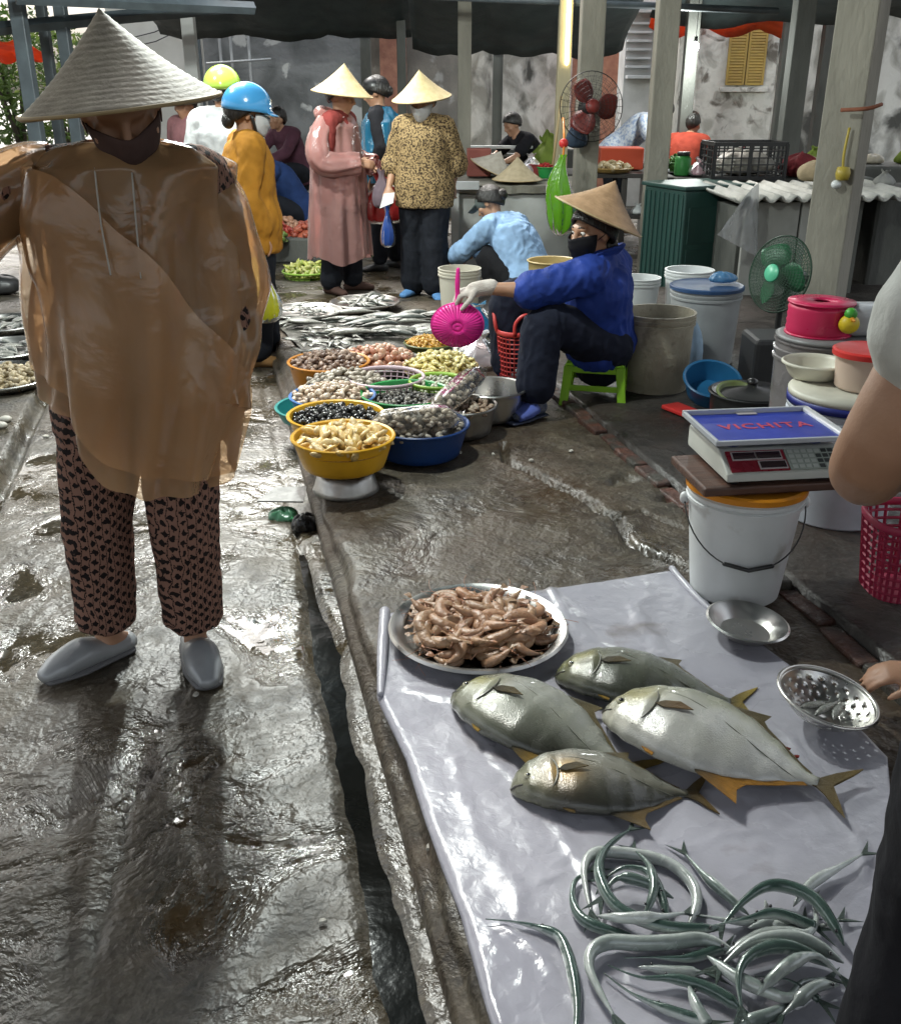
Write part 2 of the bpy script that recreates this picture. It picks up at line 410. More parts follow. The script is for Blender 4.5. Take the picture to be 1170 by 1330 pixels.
# the higher dark slab behind the brick edging
S, T = np.meshgrid(np.concatenate([[1.335, 1.337], np.arange(1.36, 3.2, .05), [3.6, 6.0]]), np.concatenate([[-1.5], np.arange(.5, 7.0, .06), [7.0]]), indexing='ij')
Z = np.where(S < 1.336, 0.0, .128 + fbm(S * 4, T * 4, 5, 4) * .006); X, Y = rot_to_world(S, T)
struct(link('platform_back', gridmesh('platform_back', X, Y, Z), SLAB2), 'dark wet concrete floor behind the brick edging')
BRICK = M('old red brick', (.11, .045, .03), (.055, .032, .025), rough=.6, rough2=.35, scale=18, bump=.5, bscale=50, col3=(.06, .055, .045), scale3=7)
bw = G()
bw.box((0, 0, 0), (.062, .205, .07)); bme = bw.mesh('brick')
for i in range(15):
    t = 1.9 + i * .215 + random.uniform(-.006, .006)
    if i in (4,): continue
    o = link('brick', bme if i else bme, BRICK if i == 0 else [], parent=pl, loc=ais(1.30 + random.uniform(-.008, .008), t, .088 + random.uniform(-.014, .006)), rot=(random.uniform(-.04, .04), random.uniform(-.06, .06), AIS_ROT + random.uniform(-.05, .05)), smooth=False, bevel=.008)
# scraps of litter lying on the slab and in the aisle
LIT = M('pale litter scrap', (.5, .48, .42), (.35, .33, .28), rough=.6, scale=30)
k = 0
for (px, py, z) in [(520, 600, PZ), (598, 590, PZ), (640, 592, PZ), (556, 585, PZ), (508, 640, PZ), (742, 588, PZ), (470, 640, PZ), (690, 600, PZ), (38, 607, .0), (60, 668, 0), (60, 568, 0), (350, 520, 0), (330, 690, 0), (255, 905, 0), (420, 1200, 0), (560, 1105, .06)]:
    p = at(px, py, z); gg = G(); n = 6; r = random.uniform(.008, .017)
    ring = [Vector((math.cos(q) * r * random.uniform(.6, 1.3), math.sin(q) * r * random.uniform(.5, 1.2), random.uniform(0, .004))) for q in [2 * math.pi * j / n for j in range(n)]]
    gg.rings([ring, [q * .8 + Vector((0, 0, .006)) for q in ring]])
    o = gg.obj('litter_scrap', LIT, loc=(p.x, p.y, z + .004), rot=(0, 0, random.uniform(0, 6)), smooth=False)
    tag(o, 'tiny pale scrap of litter on the wet concrete', 'litter', 'scraps of litter on the floor')

# ------------------------------------------------------------------ walls and buildings behind
PLASTER = M('stained plaster', (.66, .65, .60), (.34, .33, .29), rough=.85, scale=3.4, lo=.42, hi=.58, detail=10, bump=.6, bscale=18, col3=(.085, .085, .075), scale3=1.9, lo3=.53, hi3=.62, stretch=(1, 1, .7), dist=.6)
PLASTER_W = M('weathered white plaster', (.74, .73, .67), (.46, .45, .40), rough=.85, scale=5, lo=.48, hi=.64, detail=10, bump=.7, bscale=14, col3=(.20, .18, .15), scale3=4.2, lo3=.57, hi3=.66, dist=.7)
PLASTER_D = M('mouldy grey plaster', (.22, .225, .22), (.11, .115, .11), rough=.85, scale=2.1, lo=.4, hi=.62, detail=9, bump=.5, bscale=18, col3=(.50, .50, .47), scale3=3.2, lo3=.63, hi3=.68, dist=.5)
SALMON = M('salmon brickwork', (.42, .20, .13), (.30, .13, .09), rough=.8, scale=9, bump=.3, bscale=40)
CONC = M('pale concrete', (.27, .255, .21), (.17, .16, .13), rough=.75, scale=4, lo=.35, hi=.7, bump=.35, bscale=30, col3=(.12, .11, .10), scale3=3, lo3=.6, hi3=.75, stretch=(1, 1, .4))
CONC_D = M('grey green concrete', (.11, .112, .10), (.065, .067, .06), rough=.75, scale=4, bump=.3, bscale=30, stretch=(1, 1, .4))
CREAM = M('cream painted concrete', (.46, .40, .25), (.34, .30, .20), rough=.7, scale=4, bump=.2, bscale=30, stretch=(1, 1, .4))
STEELG = M('blue grey painted steel', (.10, .125, .14), (.065, .08, .09), rough=.5, scale=6)
def wall(name, label, px0, px1, y, z1, mat, th=.2, z0=0.0, cat='wall', depth=None):
    a = aty(px0, 111, y).x; b = aty(px1, 111, y).x
    o = boxobj(name, ((a + b) / 2, y + th / 2, (z0 + z1) / 2), (abs(b - a), th, z1 - z0), mat, bevel=.01)
    return tag(o, label, cat)
wall('market_wall', 'dark mouldy grey wall behind the hats on the left', 268, 470, 15.0, 3.4, PLASTER_D)
wall('market_wall', 'grey brown plaster wall between the dark poles and the thin pillar', 472, 598, 15.6, 3.2, M('brownish plaster', (.27, .245, .21), (.17, .16, .14), rough=.85, scale=2.4, bump=.3, bscale=25, col3=(.40, .39, .36), scale3=3.1, lo3=.6, hi3=.66))
wall('market_wall', 'stained pale plaster wall behind the person in black', 600, 742, 16.2, 3.6, PLASTER)
wall('brick_wall', 'salmon wall seen between the fan and the white louvred window', 744, 822, 15.4, 2.05, SALMON)
wall('brick_wall', 'small salmon wall patch above the blue raincoat', 494, 528, 15.35, 2.75, SALMON, th=.15)
wall('far_wall', 'grey stained wall between the far right pillars', 1004, 1330, 15.2, 3.4, PLASTER)
# white house corner with yellow shutters
hb = aty(0, 0, 13.0); hx0, hx1 = aty(903, 111, 13).x, aty(1006, 111, 13).x
house = thing('shuttered_house', 'weathered white house wall with closed yellow shutters', 'house', ((hx0 + hx1) / 2, 13, 0))
W = hx1 - hx0
boxobj('wall', (0, .6, 2.0), (W, 1.2, 4.0), PLASTER_W, house, bevel=.02)
YEL = M('faded yellow paint', (.52, .36, .09), (.42, .29, .09), rough=.6, scale=9)
wz0 = aty(970, 110, 13).z; wz1 = aty(970, 30, 13).z; wx = aty(969, 70, 13).x - house.location.x
for sgn in (-1, 1):
    cx = wx + sgn * .115
    sh = boxobj('shutter', (cx, -.025, (wz0 + wz1) / 2), (.215, .022, wz1 - wz0), M('shutter shadow', (.23, .15, .04), rough=.7), house)  # darker panel: shadow between the slats put into its colour
    n = 19
    for i in range(n):
        z = wz0 + .05 + (wz1 - wz0 - .1) * i / (n - 1)
        o = G().box((0, 0, 0), (.165, .012, .028)).obj('slat', YEL, sh, loc=(cx, -.046, z), rot=(R(-28), 0, 0), smooth=False)
    for dx in (-.096, .096): boxobj('stile', (cx + dx, -.045, (wz0 + wz1) / 2), (.026, .026, wz1 - wz0), YEL, sh, bevel=.003)
    for dz in (wz0 + .012, wz1 - .012): boxobj('rail', (cx, -.045, dz), (.166, .024, .03), YEL, sh, bevel=.003)
boxobj('sill', (wx, -.04, wz0 - .05), (.56, .08, .05), PLASTER_W, house)
# white louvred window bay
lv = thing('louvred_bay', 'white louvred window bay beside the concrete pillar', 'window bay', (aty(838, 70, 14).x, 14, 0))
boxobj('bay_wall', (0, .3, 1.35), (.50, .5, 2.7), M('chalky white paint', (.62, .62, .60), (.42, .42, .40), rough=.8, scale=3, bump=.2), lv)
for i in range(6): boxobj('louvre', (-.09, -.0, 1.72 + i * .1), (.30, .09, .028), WHITEP, lv, bevel=.004)
boxobj('ledge', (0, -.05, 2.36), (.56, .2, .05), WHITEP, lv); boxobj('ledge', (.02, -.05, 1.6), (.5, .2, .04), WHITEP, lv)
boxobj('frame_post', (.15, -.02, 2.0), (.05, .1, .66), WHITEP, lv)
# bright house wall beyond the left roof
wb = thing('white_house', 'bright white house end wall above the big hat', 'house', (aty(205, 60, 17).x, 17, 0))
boxobj('wall', (0, .5, 1.6), (1.5, 1.0, 3.2), M('bright limewash', (.78, .76, .70), (.66, .64, .58), rough=.8, scale=2, bump=.1), wb)
boxobj('roof', (0, .5, 3.26), (1.7, 1.3, .1), SALMON, wb, rot=None)
boxobj('downpipe', (.62, -.05, 1.6), (.09, .09, 3.1), STEELG, wb)
for q in range(2):
    G().tube([(-.6, -.06, 2.0 + q * .12), (0, -.09, 2.12 + q * .13), (.55, -.06, 2.35 + q * .12)], .008, n=6).obj('cable', WIRE, wb)

# ------------------------------------------------------------------ pillars
def pillar(px, w, y, mat, label, z1=3.1, d=None, rz=0.0, z0=0.0, name='pillar', group=None):
    p = aty(px, 111, y); d = d or w
    gg = G(); n = 14; vs_ = []
    for i in range(n + 1):
        z = z0 + (z1 - z0) * i / n
        rr = [Vector((sx * w / 2 * (1 + .03 * vnoise(z * 4, sx, 3)), sy * d / 2 * (1 + .03 * vnoise(z * 5, sy, 7)), z)) for sx, sy in ((-1, -1), (1, -1), (1, 1), (-1, 1))]
        vs_.append(rr)
    gg.rings(vs_)
    o = gg.obj(name, mat, loc=(p.x, y, 0), rot=(0, 0, rz), smooth=False, bevel=.008)
    return tag(o, label, 'pillar', group)
pillar(603, .135, 11.0, CONC, 'thin pale concrete pillar rising behind the leopard blouse shopper', z1=2.9)
pillar(522, .10, 12.4, CONC_D, 'dark slim pole right of the pink raincoat hat', z1=2.8)
pillar(476, .12, 13.0, CONC_D, 'dark slim pole just above the pink raincoat hat', z1=2.8)
pillar(646, .115, 12.6, CONC_D, 'dark grey pillar in front of the pale stained wall', z1=2.8)
pillar(731, .12, 9.9, CREAM, 'cream pillar carrying the lit fluorescent tube', z1=2.8)
pf = pillar(765, .19, 9.0, CONC, 'concrete pillar behind the hanging red fan', z1=2.9)
pillar(860, .165, 8.4, CONC, 'grey concrete pillar behind the green cabinet', z1=2.9)
pillar(893, .12, 10.6, CONC_D, 'dark pillar beside the bare bulb', z1=2.8)
pillar(1015, .10, 11.6, CONC_D, 'thin dark pillar at the yellow shutter house corner', z1=2.8)
pillar(1032, .165, 9.6, CONC_D, 'leaning grey pillar behind the black crate', z1=2.9)
pillar(1068, .13, 12.0, CONC_D, 'far thin pillar right of the leaning grey pillar', z1=2.8)
pillar(1107, .23, 6.3, CONC, 'big pale concrete pillar behind the floor fan', z1=3.0, d=.26, rz=R(-34))
pillar(38, .11, 9.0, STEELG, 'blue grey steel post at the far left', z1=2.9)
pillar(68, .09, 10.5, STEELG, 'second steel post from the left edge', z1=2.8)
pillar(92, .10, 9.6, STEELG, 'third steel post just left of the big hat', z1=2.8)
pillar(252, .13, 11.5, M('white painted steel', (.60, .61, .60), rough=.5), 'white square post above the lime green helmet', z1=2.6)
for i, px in enumerate((290, 304, 327)):
    pillar(px, .035, 14.3, M('pale steel tube', (.42, .43, .43), rough=.4, metal=.4), ['left', 'middle', 'right'][i] + ' thin pale tube against the dark mouldy wall', z1=2.25, name='tube_post')
o = G().tube([aty(268, 82, 14.2), aty(352, 76, 14.2)], .014, n=8).obj('tube_rail', M('pale steel tube', (0, 0, 0))); tag(o, 'thin pale rail joining the tubes on the dark wall', 'rail')

# ------------------------------------------------------------------ roofs
TARP = M('dark green tarpaulin', (.045, .062, .062), (.028, .04, .042), rough=.5, scale=5, bump=.4, bscale=9, thin=.25)
TARP_O = M('orange tarpaulin', (.60, .14, .04), (.45, .09, .03), rough=.5, scale=5, bump=.4, bscale=9, thin=.55)
TARP_B = M('blue grey roof sheet', (.10, .13, .15), (.07, .09, .11), rough=.5, scale=3, bump=.1, bscale=10, thin=.15)
def tarp(name, label, x0, x1, y0, y1, z0, z1, mat, sag=.10, seed=1, nx=34, ny=24, frill=.04, cat='tarpaulin'):
    u = np.linspace(0, 1, nx); v = np.linspace(0, 1, ny); U, V = np.meshgrid(u, v, indexing='ij')
    X = x0 + (x1 - x0) * U; Y = y0 + (y1 - y0) * V
    Z = z0 + (z1 - z0) * V - sag * np.sin(np.pi * ((U * 3) % 1)) * .5 + .06 * fbm(X * 1.6, Y * 1.6, seed, 4)
    Z = Z + frill * (vnoise(X * 6, Y * 0 + seed, seed) ) * (V > .9) - frill * 1.3 * (V > .96)
    o = link(name, gridmesh(name, X, Y, Z), mat); b = o.modifiers.new('thick', 'SOLIDIFY'); b.thickness = .006
    return tag(o, label, cat)
tarp('tarpaulin_roof', 'dark green tarpaulin roof over the far left shoppers', -3.35, -.45, 10.2, 12.8, 2.75, 2.10, TARP, seed=2)
tarp('tarpaulin_roof', 'dark tarpaulin roof hanging low over the counter in the middle', -.42, 1.92, 9.8, 12.3, 2.75, 1.92, TARP, seed=5, sag=.16)
tarp('tarpaulin_roof', 'dark tarpaulin roof over the right hand stalls', 2.0, 5.6, 8.2, 11.2, 2.75, 2.17, TARP, seed=9)
tarp('orange_tarpaulin', 'crumpled orange tarpaulin strip above the yellow shutters', 2.25, 4.1, 11.35, 12.6, 2.62, 2.16, TARP_O, seed=13, sag=.22, nx=26, ny=16)
tarp('roof_sheet', 'grey blue roof sheet above the steel posts on the left', -6.5, -2.0, 8.0, 11.0, 2.75, 2.30, TARP_B, seed=14, sag=.0, frill=0, cat='roof')
# unseen stall roofs, edges set for floor glints; aisle strips added to block sky
def unseen_sheet(name, label, s0, s1, t0, t1, z0, z1):
    n = 60; S = np.linspace(s0, s1, n); T = np.linspace(t0, t1, 8); SS, TT = np.meshgrid(S, T, indexing='ij'); X, Y = rot_to_world(SS, TT)
    Z = z0 + (z1 - z0) * (SS - s0) / (s1 - s0) + .012 * np.sin(TT * 40)
    o = link(name, gridmesh(name, X, Y, Z), TARP_B); b = o.modifiers.new('thick', 'SOLIDIFY'); b.thickness = .004
    tag(o, label, 'roof')
unseen_sheet('unseen_stall_roof', 'unseen grey roof sheet above the fish platform', .02, 4.6, -1.6, 8.3, 2.95, 3.3)
unseen_sheet('unseen_stall_roof', 'unseen grey roof sheet above the left hand stalls', -4.6, -1.22, -1.6, 9.6, 3.15, 2.95)
unseen_sheet('sky_block_sheet', 'unseen grey strip added across the aisle to block sky light', -1.2, .0, 4.35, 5.9, 3.02, 3.02)
unseen_sheet('sky_block_sheet', 'unseen grey sheet added over the near aisle to block sky light', -1.2, .0, -1.6, 3.45, 3.04, 3.04)
unseen_sheet('sky_block_sheet', 'narrow unseen grey strip added to narrow the sky slot', -1.2, -.62, 3.47, 4.33, 3.03, 3.03)
for i, (p0, p1, r, lab) in enumerate([((aty(-60, 42, 9.3)), (aty(300, 8, 10.0)), .055, 'grey steel beam crossing behind the tip of the big hat'),
                                   ((aty(20, -4, 8.6)), (aty(330, 10, 9.6)), .05, 'upper grey beam under the left roof sheet')]):
    o = G().tube([p0, p1], (r), n=4).obj('roof_beam', STEELG, smooth=False); tag(o, lab, 'beam')
o = G().tube([aty(500, -8, 9.9), aty(1010, 14, 9.9)], .03, n=8).obj('roof_beam', STEELG); tag(o, 'long dark pole carrying the middle tarpaulins', 'beam')

# ------------------------------------------------------------------ greenery at the far left
LEAF = M('leaf green', (.10, .16, .035), (.05, .10, .02), rough=.55, scale=2, thin=.35, attr=False)
def shrub(loc, h, w, n, label, mats, seed):
    rnd = random.Random(seed); t = thing('leafy_tree', label, 'tree', loc)
    st = G()
    for k in range(5):
        a = rnd.uniform(0, 6.28); st.tube([(0, 0, 0), (.1 * math.cos(a), .1 * math.sin(a), h * .4), (w * .5 * math.cos(a), w * .4 * math.sin(a), h * .8)], [.05, .035, .012], n=6, sub=4)
    st.obj('trunk', M('bark', (.09, .07, .05), (.05, .04, .03), rough=.8, scale=12, bump=.5), t)
    g1 = G()
    for k in range(n):
        c = Vector((rnd.gauss(0, w * .38), rnd.gauss(0, w * .3), h * (.30 + .65 * rnd.random())))
        c += Vector((math.sin(c.z * 7) * .15, 0, 0)); L = rnd.uniform(.09, .19)
        d = Vector((rnd.gauss(0, 1), rnd.gauss(0, 1), rnd.gauss(-.2, .7))).normalized(); sd_ = d.cross(Vector((rnd.random(), rnd.random(), rnd.random()))).normalized() * L * .2
        up = d.cross(sd_).normalized() * .02
        g1.add([c, c + d * L * .45 + sd_ + up, c + d * L, c + d * L * .45 - sd_ + up, c + d * L * .5], [(0, 1, 4), (1, 2, 4), (2, 3, 4), (3, 0, 4)])
    g1.obj('crown', mats, t, smooth=False)
    return t
shrub((aty(18, 111, 15).x, 15.0, 0), 2.6, 1.0, 1500, 'leafy green tree beyond the steel posts on the left', LEAF, 3)
shrub((aty(80, 111, 17).x, 17.0, 0), 2.4, 1.1, 1100, 'paler green tree between the second and third steel posts', M('pale leaf green', (.16, .21, .06), (.09, .13, .03), rough=.55, scale=2, thin=.35), 4)
aw = tarp('orange_awning', 'small orange awning above the tree at the far left', aty(-20, 60, 13).x, aty(45, 60, 13).x, 12.4, 13.4, 2.0, 1.82, TARP_O, seed=3, nx=10, ny=8, sag=.05, cat='awning')

# ------------------------------------------------------------------ lit lamps; aisle and left stall bulbs are unseen, inferred from floor glints
def bulb(loc, label, power, cord=1.0, col=(.93, 1.0, .95)):
    t = thing('hanging_bulb', label, 'lamp', loc)
    G().ball((0, 0, 0), (.032, .032, .04), 14, 10).obj('glass', M('glowing bulb', (.95, .97, 1.0), emit=60.0), t)
    G().lathe([(.0, .085), (.016, .085), (.018, .04), (.0, .035)], 12).obj('socket', BLACK, t)
    G().tube([(0, 0, .08), (0, 0, .08 + cord)], .003, n=5).obj('cord', WIRE, t)
    l = bpy.data.lights.new('bulb light', 'POINT'); l.energy = power; l.shadow_soft_size = .045; l.color = col
    lo = bpy.data.objects.new('bulb_light', l); COL.objects.link(lo); lo.parent = t; lo.location = (0, 0, -.07)
    return t
bulb(aty(903, 60, 10.2), 'bare lit bulb hanging beside the dark pillar', 22, .5)
bulb((-.56, 3.75, 2.62), 'unseen lit bulb hanging over the aisle before the clam basins', 85, .5)
bulb((-1.37, 6.7, 2.62), 'unseen lit bulb hanging over the aisle near the platters', 105, .5)
bulb((-2.02, 5.9, 2.62), 'unseen lit bulb hanging over the left hand stall trays', 50, .5)
tl = thing('tube_lamp', 'lit warm fluorescent tube fixed upright to the cream pillar', 'lamp', aty(738, 30, 9.82))
G().tube([(0, 0, -.32), (0, 0, .34)], .016, n=10, round_ends=True).obj('tube', M('warm glowing tube', (1.0, .86, .45), emit=5.0), tl)
boxobj('batten', (-.0, .035, .0), (.04, .03, .74), CREAM, tl)

# ================================================================== PEOPLE
V = Vector
def voxel(gg, size, smooth=6, factor=.5):
    me = gg.mesh('tmp'); o = bpy.data.objects.new('tmp', me); COL.objects.link(o)
    bm = bmesh.new(); bm.from_mesh(me); bmesh.ops.recalc_face_normals(bm, faces=bm.faces); bm.to_mesh(me); bm.free()
    r = o.modifiers.new('r', 'REMESH'); r.mode = 'VOXEL'; r.voxel_size = size; r.use_smooth_shade = True
    if smooth:
        s = o.modifiers.new('s', 'SMOOTH'); s.iterations = smooth; s.factor = factor
    dg = bpy.context.evaluated_depsgraph_get(); ev = o.evaluated_get(dg)
    out = bpy.data.meshes.new_from_object(ev); bpy.data.objects.remove(o); bpy.data.meshes.remove(me)
    return out
def folds(me, amp, freq=(13, 13, 8), seed=0.0, ridge=.6, fine=.25):
    n = len(me.vertices); co = np.empty(n * 3); no = np.empty(n * 3)
    me.vertices.foreach_get('co', co); me.vertices.foreach_get('normal', no)
    co = co.reshape(-1, 3); no = no.reshape(-1, 3); out = np.empty(n)
    for i in range(n):
        x, y, z = co[i]; p = V((x * freq[0] + seed, y * freq[1] - seed, z * freq[2] + seed * 2))
        w = mnoise.noise_vector(p * .6); q = p + w * .9
        a = mnoise.noise(q); b = 1 - 2 * abs(mnoise.noise(q * 1.35 + V((7, 3, 1))))
        out[i] = a * (1 - ridge) + b * ridge + fine * mnoise.noise(p * 3.1)
    co += no * (out * amp)[:, None]; me.vertices.foreach_set('co', co.ravel()); me.update()
def vox_obj(gg, name, mat, parent, size, smooth=5, amp=0.0, freq=(13, 13, 8), seed=0.0, ridge=.6):
    me = voxel(gg, size, smooth)
    if amp: folds(me, amp, freq, seed, ridge)
    return link(name, me, mat, parent)
def frame(fwd, up):
    f = V(fwd).normalized(); u = V(up); s = f.cross(u).normalized(); u = s.cross(f).normalized()   # s = figure's right
    return Matrix((s, f, u)).transposed()                                                          # columns: right, forward, up
def add_head(gg, c, fwd, up, k=1.0, nose=True):
    m = frame(fwd, up); B = lambda p, r, q=None: gg.ball(c + m @ (V(p) * k), tuple(a * k for a in r), 20, 14, m @ (q if q else Matrix.Identity(3)))
    B((0, -.012, .02), (.074, .092, .090)); B((0, .022, -.035), (.058, .066, .075)); B((0, .058, -.088), (.028, .026, .022))
    B((0, .066, .030), (.056, .026, .022))                               # brow
    if nose:
        gg.tube([c + m @ (V((0, .083, .022)) * k), c + m @ (V((0, .098, -.005)) * k), c + m @ (V((0, .108, -.022)) * k)], [.009 * k, .011 * k, .014 * k], n=8, round_ends=True)
        B((.012, .094, -.026), (.009, .010, .008)); B((-.012, .094, -.026), (.009, .010, .008))
    B((0, .086, -.052), (.024, .011, .007)); B((0, .083, -.064), (.021, .011, .008))   # lips
    for s in (-1, 1):
        B((s * .045, .058, -.018), (.024, .026, .026)); B((s * .076, -.012, -.008), (.010, .019, .032))
def add_eyes(parent, c, fwd, up, k=1.0):
    m = frame(fwd, up)
    for s in (-1, 1):
        e = G().ball(c + m @ (V((s * .031, .071, .012)) * k), .0125 * k, 12, 8).obj('eye', M('eye white', (.7, .68, .64), rough=.15), parent)
        G().ball(c + m @ (V((s * .031, .0795, .011)) * k), .0062 * k, 10, 6).obj('iris', M('dark iris', (.015, .009, .006), rough=.1), e)
        G().tube([c + m @ (V((s * (.014 + .011 * j), .086 - .0035 * j * j * .4, .036 + .003 * math.sin(j))) * k) for j in range(4)], [.002, .0035, .003, .0015], n=6).obj('eyebrow', HAIR, parent)
def hair_cap(parent, c, fwd, up, k=1.0, bun=None, low=-.02, long=False):
    m = frame(fwd, up); gg = G(); n = 24; kk = 12; rows = []
    for i in range(kk + 1):
        row = []
        for j in range(n):
            q = 2 * math.pi * j / n; back = .5 - .5 * math.sin(q)           # sin(q)=+1 is forward
            end = R(62) + back * R(68) if not long else R(62) + back * R(80)
            th = end * i / kk
            w = 1.06 + .02 * math.sin(q * 7 + i)
            row.append(c + m @ (V((.080 * math.sin(th) * math.cos(q) * w, -.014 + .098 * math.sin(th) * math.sin(q) * w, .02 + .098 * math.cos(th) * w)) * k))
        rows.append(row)
    gg.rings(rows, cap0=False, cap1=False)
    o = gg.obj('hair', HAIR, parent); b = o.modifiers.new('t', 'SOLIDIFY'); b.thickness = .012; b.offset = 1
    if bun: G().ball(c + m @ (V(bun) * k), (.042 * k, .036 * k, .042 * k), 16, 10).obj('hair_bun', HAIR, parent)
    return o
def add_hand(gg, w, d, nrm, k=1.0, curl=.5, spread=.0, left=True, grip=None):
    """w wrist, d direction to the fingers, nrm out of the back of the hand; thumb on the given side"""
    d = V(d).normalized(); nrm = V(nrm); nrm = (nrm - d * nrm.dot(d)).normalized(); s = d.cross(nrm) * (1 if left else -1)
    gg.tube([w - d * .02 * k, w + d * .02 * k, w + d * .055 * k, w + d * .088 * k], [(.021 * k, .017 * k), (.029 * k, .016 * k), (.038 * k, .015 * k), (.037 * k, .012 * k)], n=14, side=s, sub=3, round_ends=True)
    for i, (off, L) in enumerate(((.029, .070), (.010, .080), (-.010, .075), (-.028, .058))):
        b = w + d * (.085 - abs(i - 1.2) * .004) * k + s * off * k; dd = d; pts = [b - d * .012 * k, b]; ang = 0
        for seg in (.44, .32, .26):
            ang += curl * (1.0 if seg != .26 else .7)
            dd = (d * math.cos(ang) - nrm * math.sin(ang) + s * spread * (1.5 - i) * .35).normalized(); b = b + dd * L * seg * k; pts.append(b)
        gg.tube(pts, [.0095 * k, .0098 * k, .0088 * k, .008 * k, .0065 * k], n=8, sub=2, round_ends=True)
    b = w + d * .028 * k + s * .024 * k; td = (d * .62 + s * .72 - nrm * .35 * (0.5 + curl)).normalized(); p2 = b + td * .036 * k; td2 = (d * .9 + s * .25 - nrm * .5 * (.3 + curl)).normalized()
    gg.tube([b - td * .012 * k, b, p2, p2 + td2 * .028 * k, p2 + td2 * .05 * k], [.015 * k, .0145 * k, .0115 * k, .0105 * k, .007 * k], n=8, sub=2, round_ends=True)
def torso(gg, J, e=0.0, k=1.0, hem=None, bell=0.0, top=True, wide=1.0):
    pv, ch, nk = V(J['pelvis']), V(J['chest']), V(J['neck']); sh = (V(J['shL']) - V(J['shR'])).normalized()
    hp = (V(J['hipL']) - V(J['hipR'])).normalized(); sp = (ch - pv).normalized()
    pts = [pv - sp * (.10 if hem is None else hem), pv, pv.lerp(ch, .45), ch, ch.lerp(nk, .5), ch.lerp(nk, .82)]
    rad = [(.150, .105), (.168, .118), (.140, .104), (.158, .112), (.150, .096), (.085, .070)]
    rad = [((a * k + e + bell * b_) * wide, b * k + e + bell * b_) for (a, b), b_ in zip(rad, (1, .8, .45, .1, 0, 0))]
    gg.tube(pts, rad, n=24, side=(sh + hp).normalized(), sub=5, round_ends=hem is None)
    if top:
        for s in ('shL', 'shR'):
            gg.tube([ch.lerp(nk, .72), V(J[s]).lerp(ch.lerp(nk, .72), .1)], [(.062 * k + e), (.056 * k + e)], n=14, round_ends=True)
def arm_pts(J, s): return [V(J['sh' + s]), V(J['el' + s]), V(J['wr' + s])]
def along(p, f):
    L1 = (p[1] - p[0]).length; L2 = (p[2] - p[1]).length; d = f * (L1 + L2)
    return p[0].lerp(p[1], d / L1) if d < L1 else p[1].lerp(p[2], min(1, (d - L1) / L2))
def bent(p, f0, f1, n=7):
    out = []
    for i in range(n):
        f = f0 + (f1 - f0) * i / (n - 1); q = along(p, f); a = along(p, max(0, f - .08)); b = along(p, min(1, f + .08)); out.append(q * .5 + (a + b) * .25 if 0 < i < n - 1 else q)
    return out
def limb(gg, p, r, f0=0.0, f1=1.0, n=14, e=0.0, flare=0.0):
    pts = bent(p, f0, f1, 9); rad = []
    for i in range(9):
        f = f0 + (f1 - f0) * i / 8; rad.append(lerp_tab(r, f) + e + flare * (i / 8) ** 2)
    gg.tube(pts, rad, n=n, sub=2, round_ends=True)
ARM = [(0, .050), (.25, .047), (.47, .037), (.6, .040), (.8, .031), (1, .024)]
LEG = [(0, .092), (.25, .080), (.48, .056), (.62, .057), (.8, .043), (1, .034)]
def add_foot(gg, an, toe, k=1.0, e=0.0):
    an = V(an); toe = V(toe); d = toe - an; d.z = 0; d.normalize()
    heel = V((an.x, an.y, toe.z)) - d * .045 * k
    gg.tube([heel + V((0, 0, .030 * k)), V((an.x, an.y, toe.z + .040 * k)), an.lerp(toe, .5) + V((0, 0, (toe.z - an.lerp(toe, .5).z) + .032 * k)), toe + V((0, 0, .020 * k))], [(.026 * k + e, .028 * k + e), (.033 * k + e, .036 * k + e), (.040 * k + e, .026 * k + e), (.030 * k + e, .015 * k + e)], n=14, side=d.cross(V((0, 0, 1))), sub=3, round_ends=True)
def person(name, label, loc, rz, J, k=1.0, vox=.009, group=None, head=None, hands=None, cloth=(), foot=True, nose=True, cat='person'):
    """J joints in the figure's own frame (faces -Y, its left is +X); cloth: list of (part name, material, builder, amp)"""
    t = thing(name, label, cat, loc, rz, group)
    J = {a: V(b) for a, b in J.items()}
    gg = G(); torso(gg, J, 0, k)
    for s in 'LR':
        limb(gg, arm_pts(J, s), [(a, b * k) for a, b in ARM])
        limb(gg, [J['hip' + s], J['kn' + s], J['an' + s]], [(a, b * k) for a, b in LEG])
        if foot: add_foot(gg, J['an' + s], J['toe' + s], k)
        h = (hands or {}).get(s, {})
        d = h.get('d', J['wr' + s] - J['el' + s]); add_hand(gg, J['wr' + s], d, h.get('n', (0, -1, .2)), k, h.get('curl', .45), h.get('spread', .15), s == 'L')
    hc, hf, hu = J['head'], V(head[0]), V(head[1])
    gg.tube([J['neck'] - (J['head'] - J['neck']) * .35, J['neck'], hc - hu.normalized() * .05 * k - hf.normalized() * .012], [.060 * k, .050 * k, .050 * k], n=14, sub=3)
    add_head(gg, hc, hf, hu, k, nose)
    vox_obj(gg, 'body', SKIN, t, vox, 3)
    for (pn, mat, build, amp) in cloth:
        g2 = G(); build(g2, J); vox_obj(g2, pn, mat, t, vox * 1.1, 5, amp, seed=hash_(label) % 50)
    return t, J
def hash_(s): return sum((i + 1) * ord(c) for i, c in enumerate(s))
def shirt(k=1.0, e=.016, hem=.16, sleeve=.95, flare=.012, bell=.02, wide=1.0):
    def f(gg, J):
        torso(gg, J, e, k, hem, bell, wide=wide)
        for s in 'LR':
            limb(gg, arm_pts(J, s), [(a, b * k) for a, b in ARM], 0.0, sleeve, 14, e, flare)
    return f
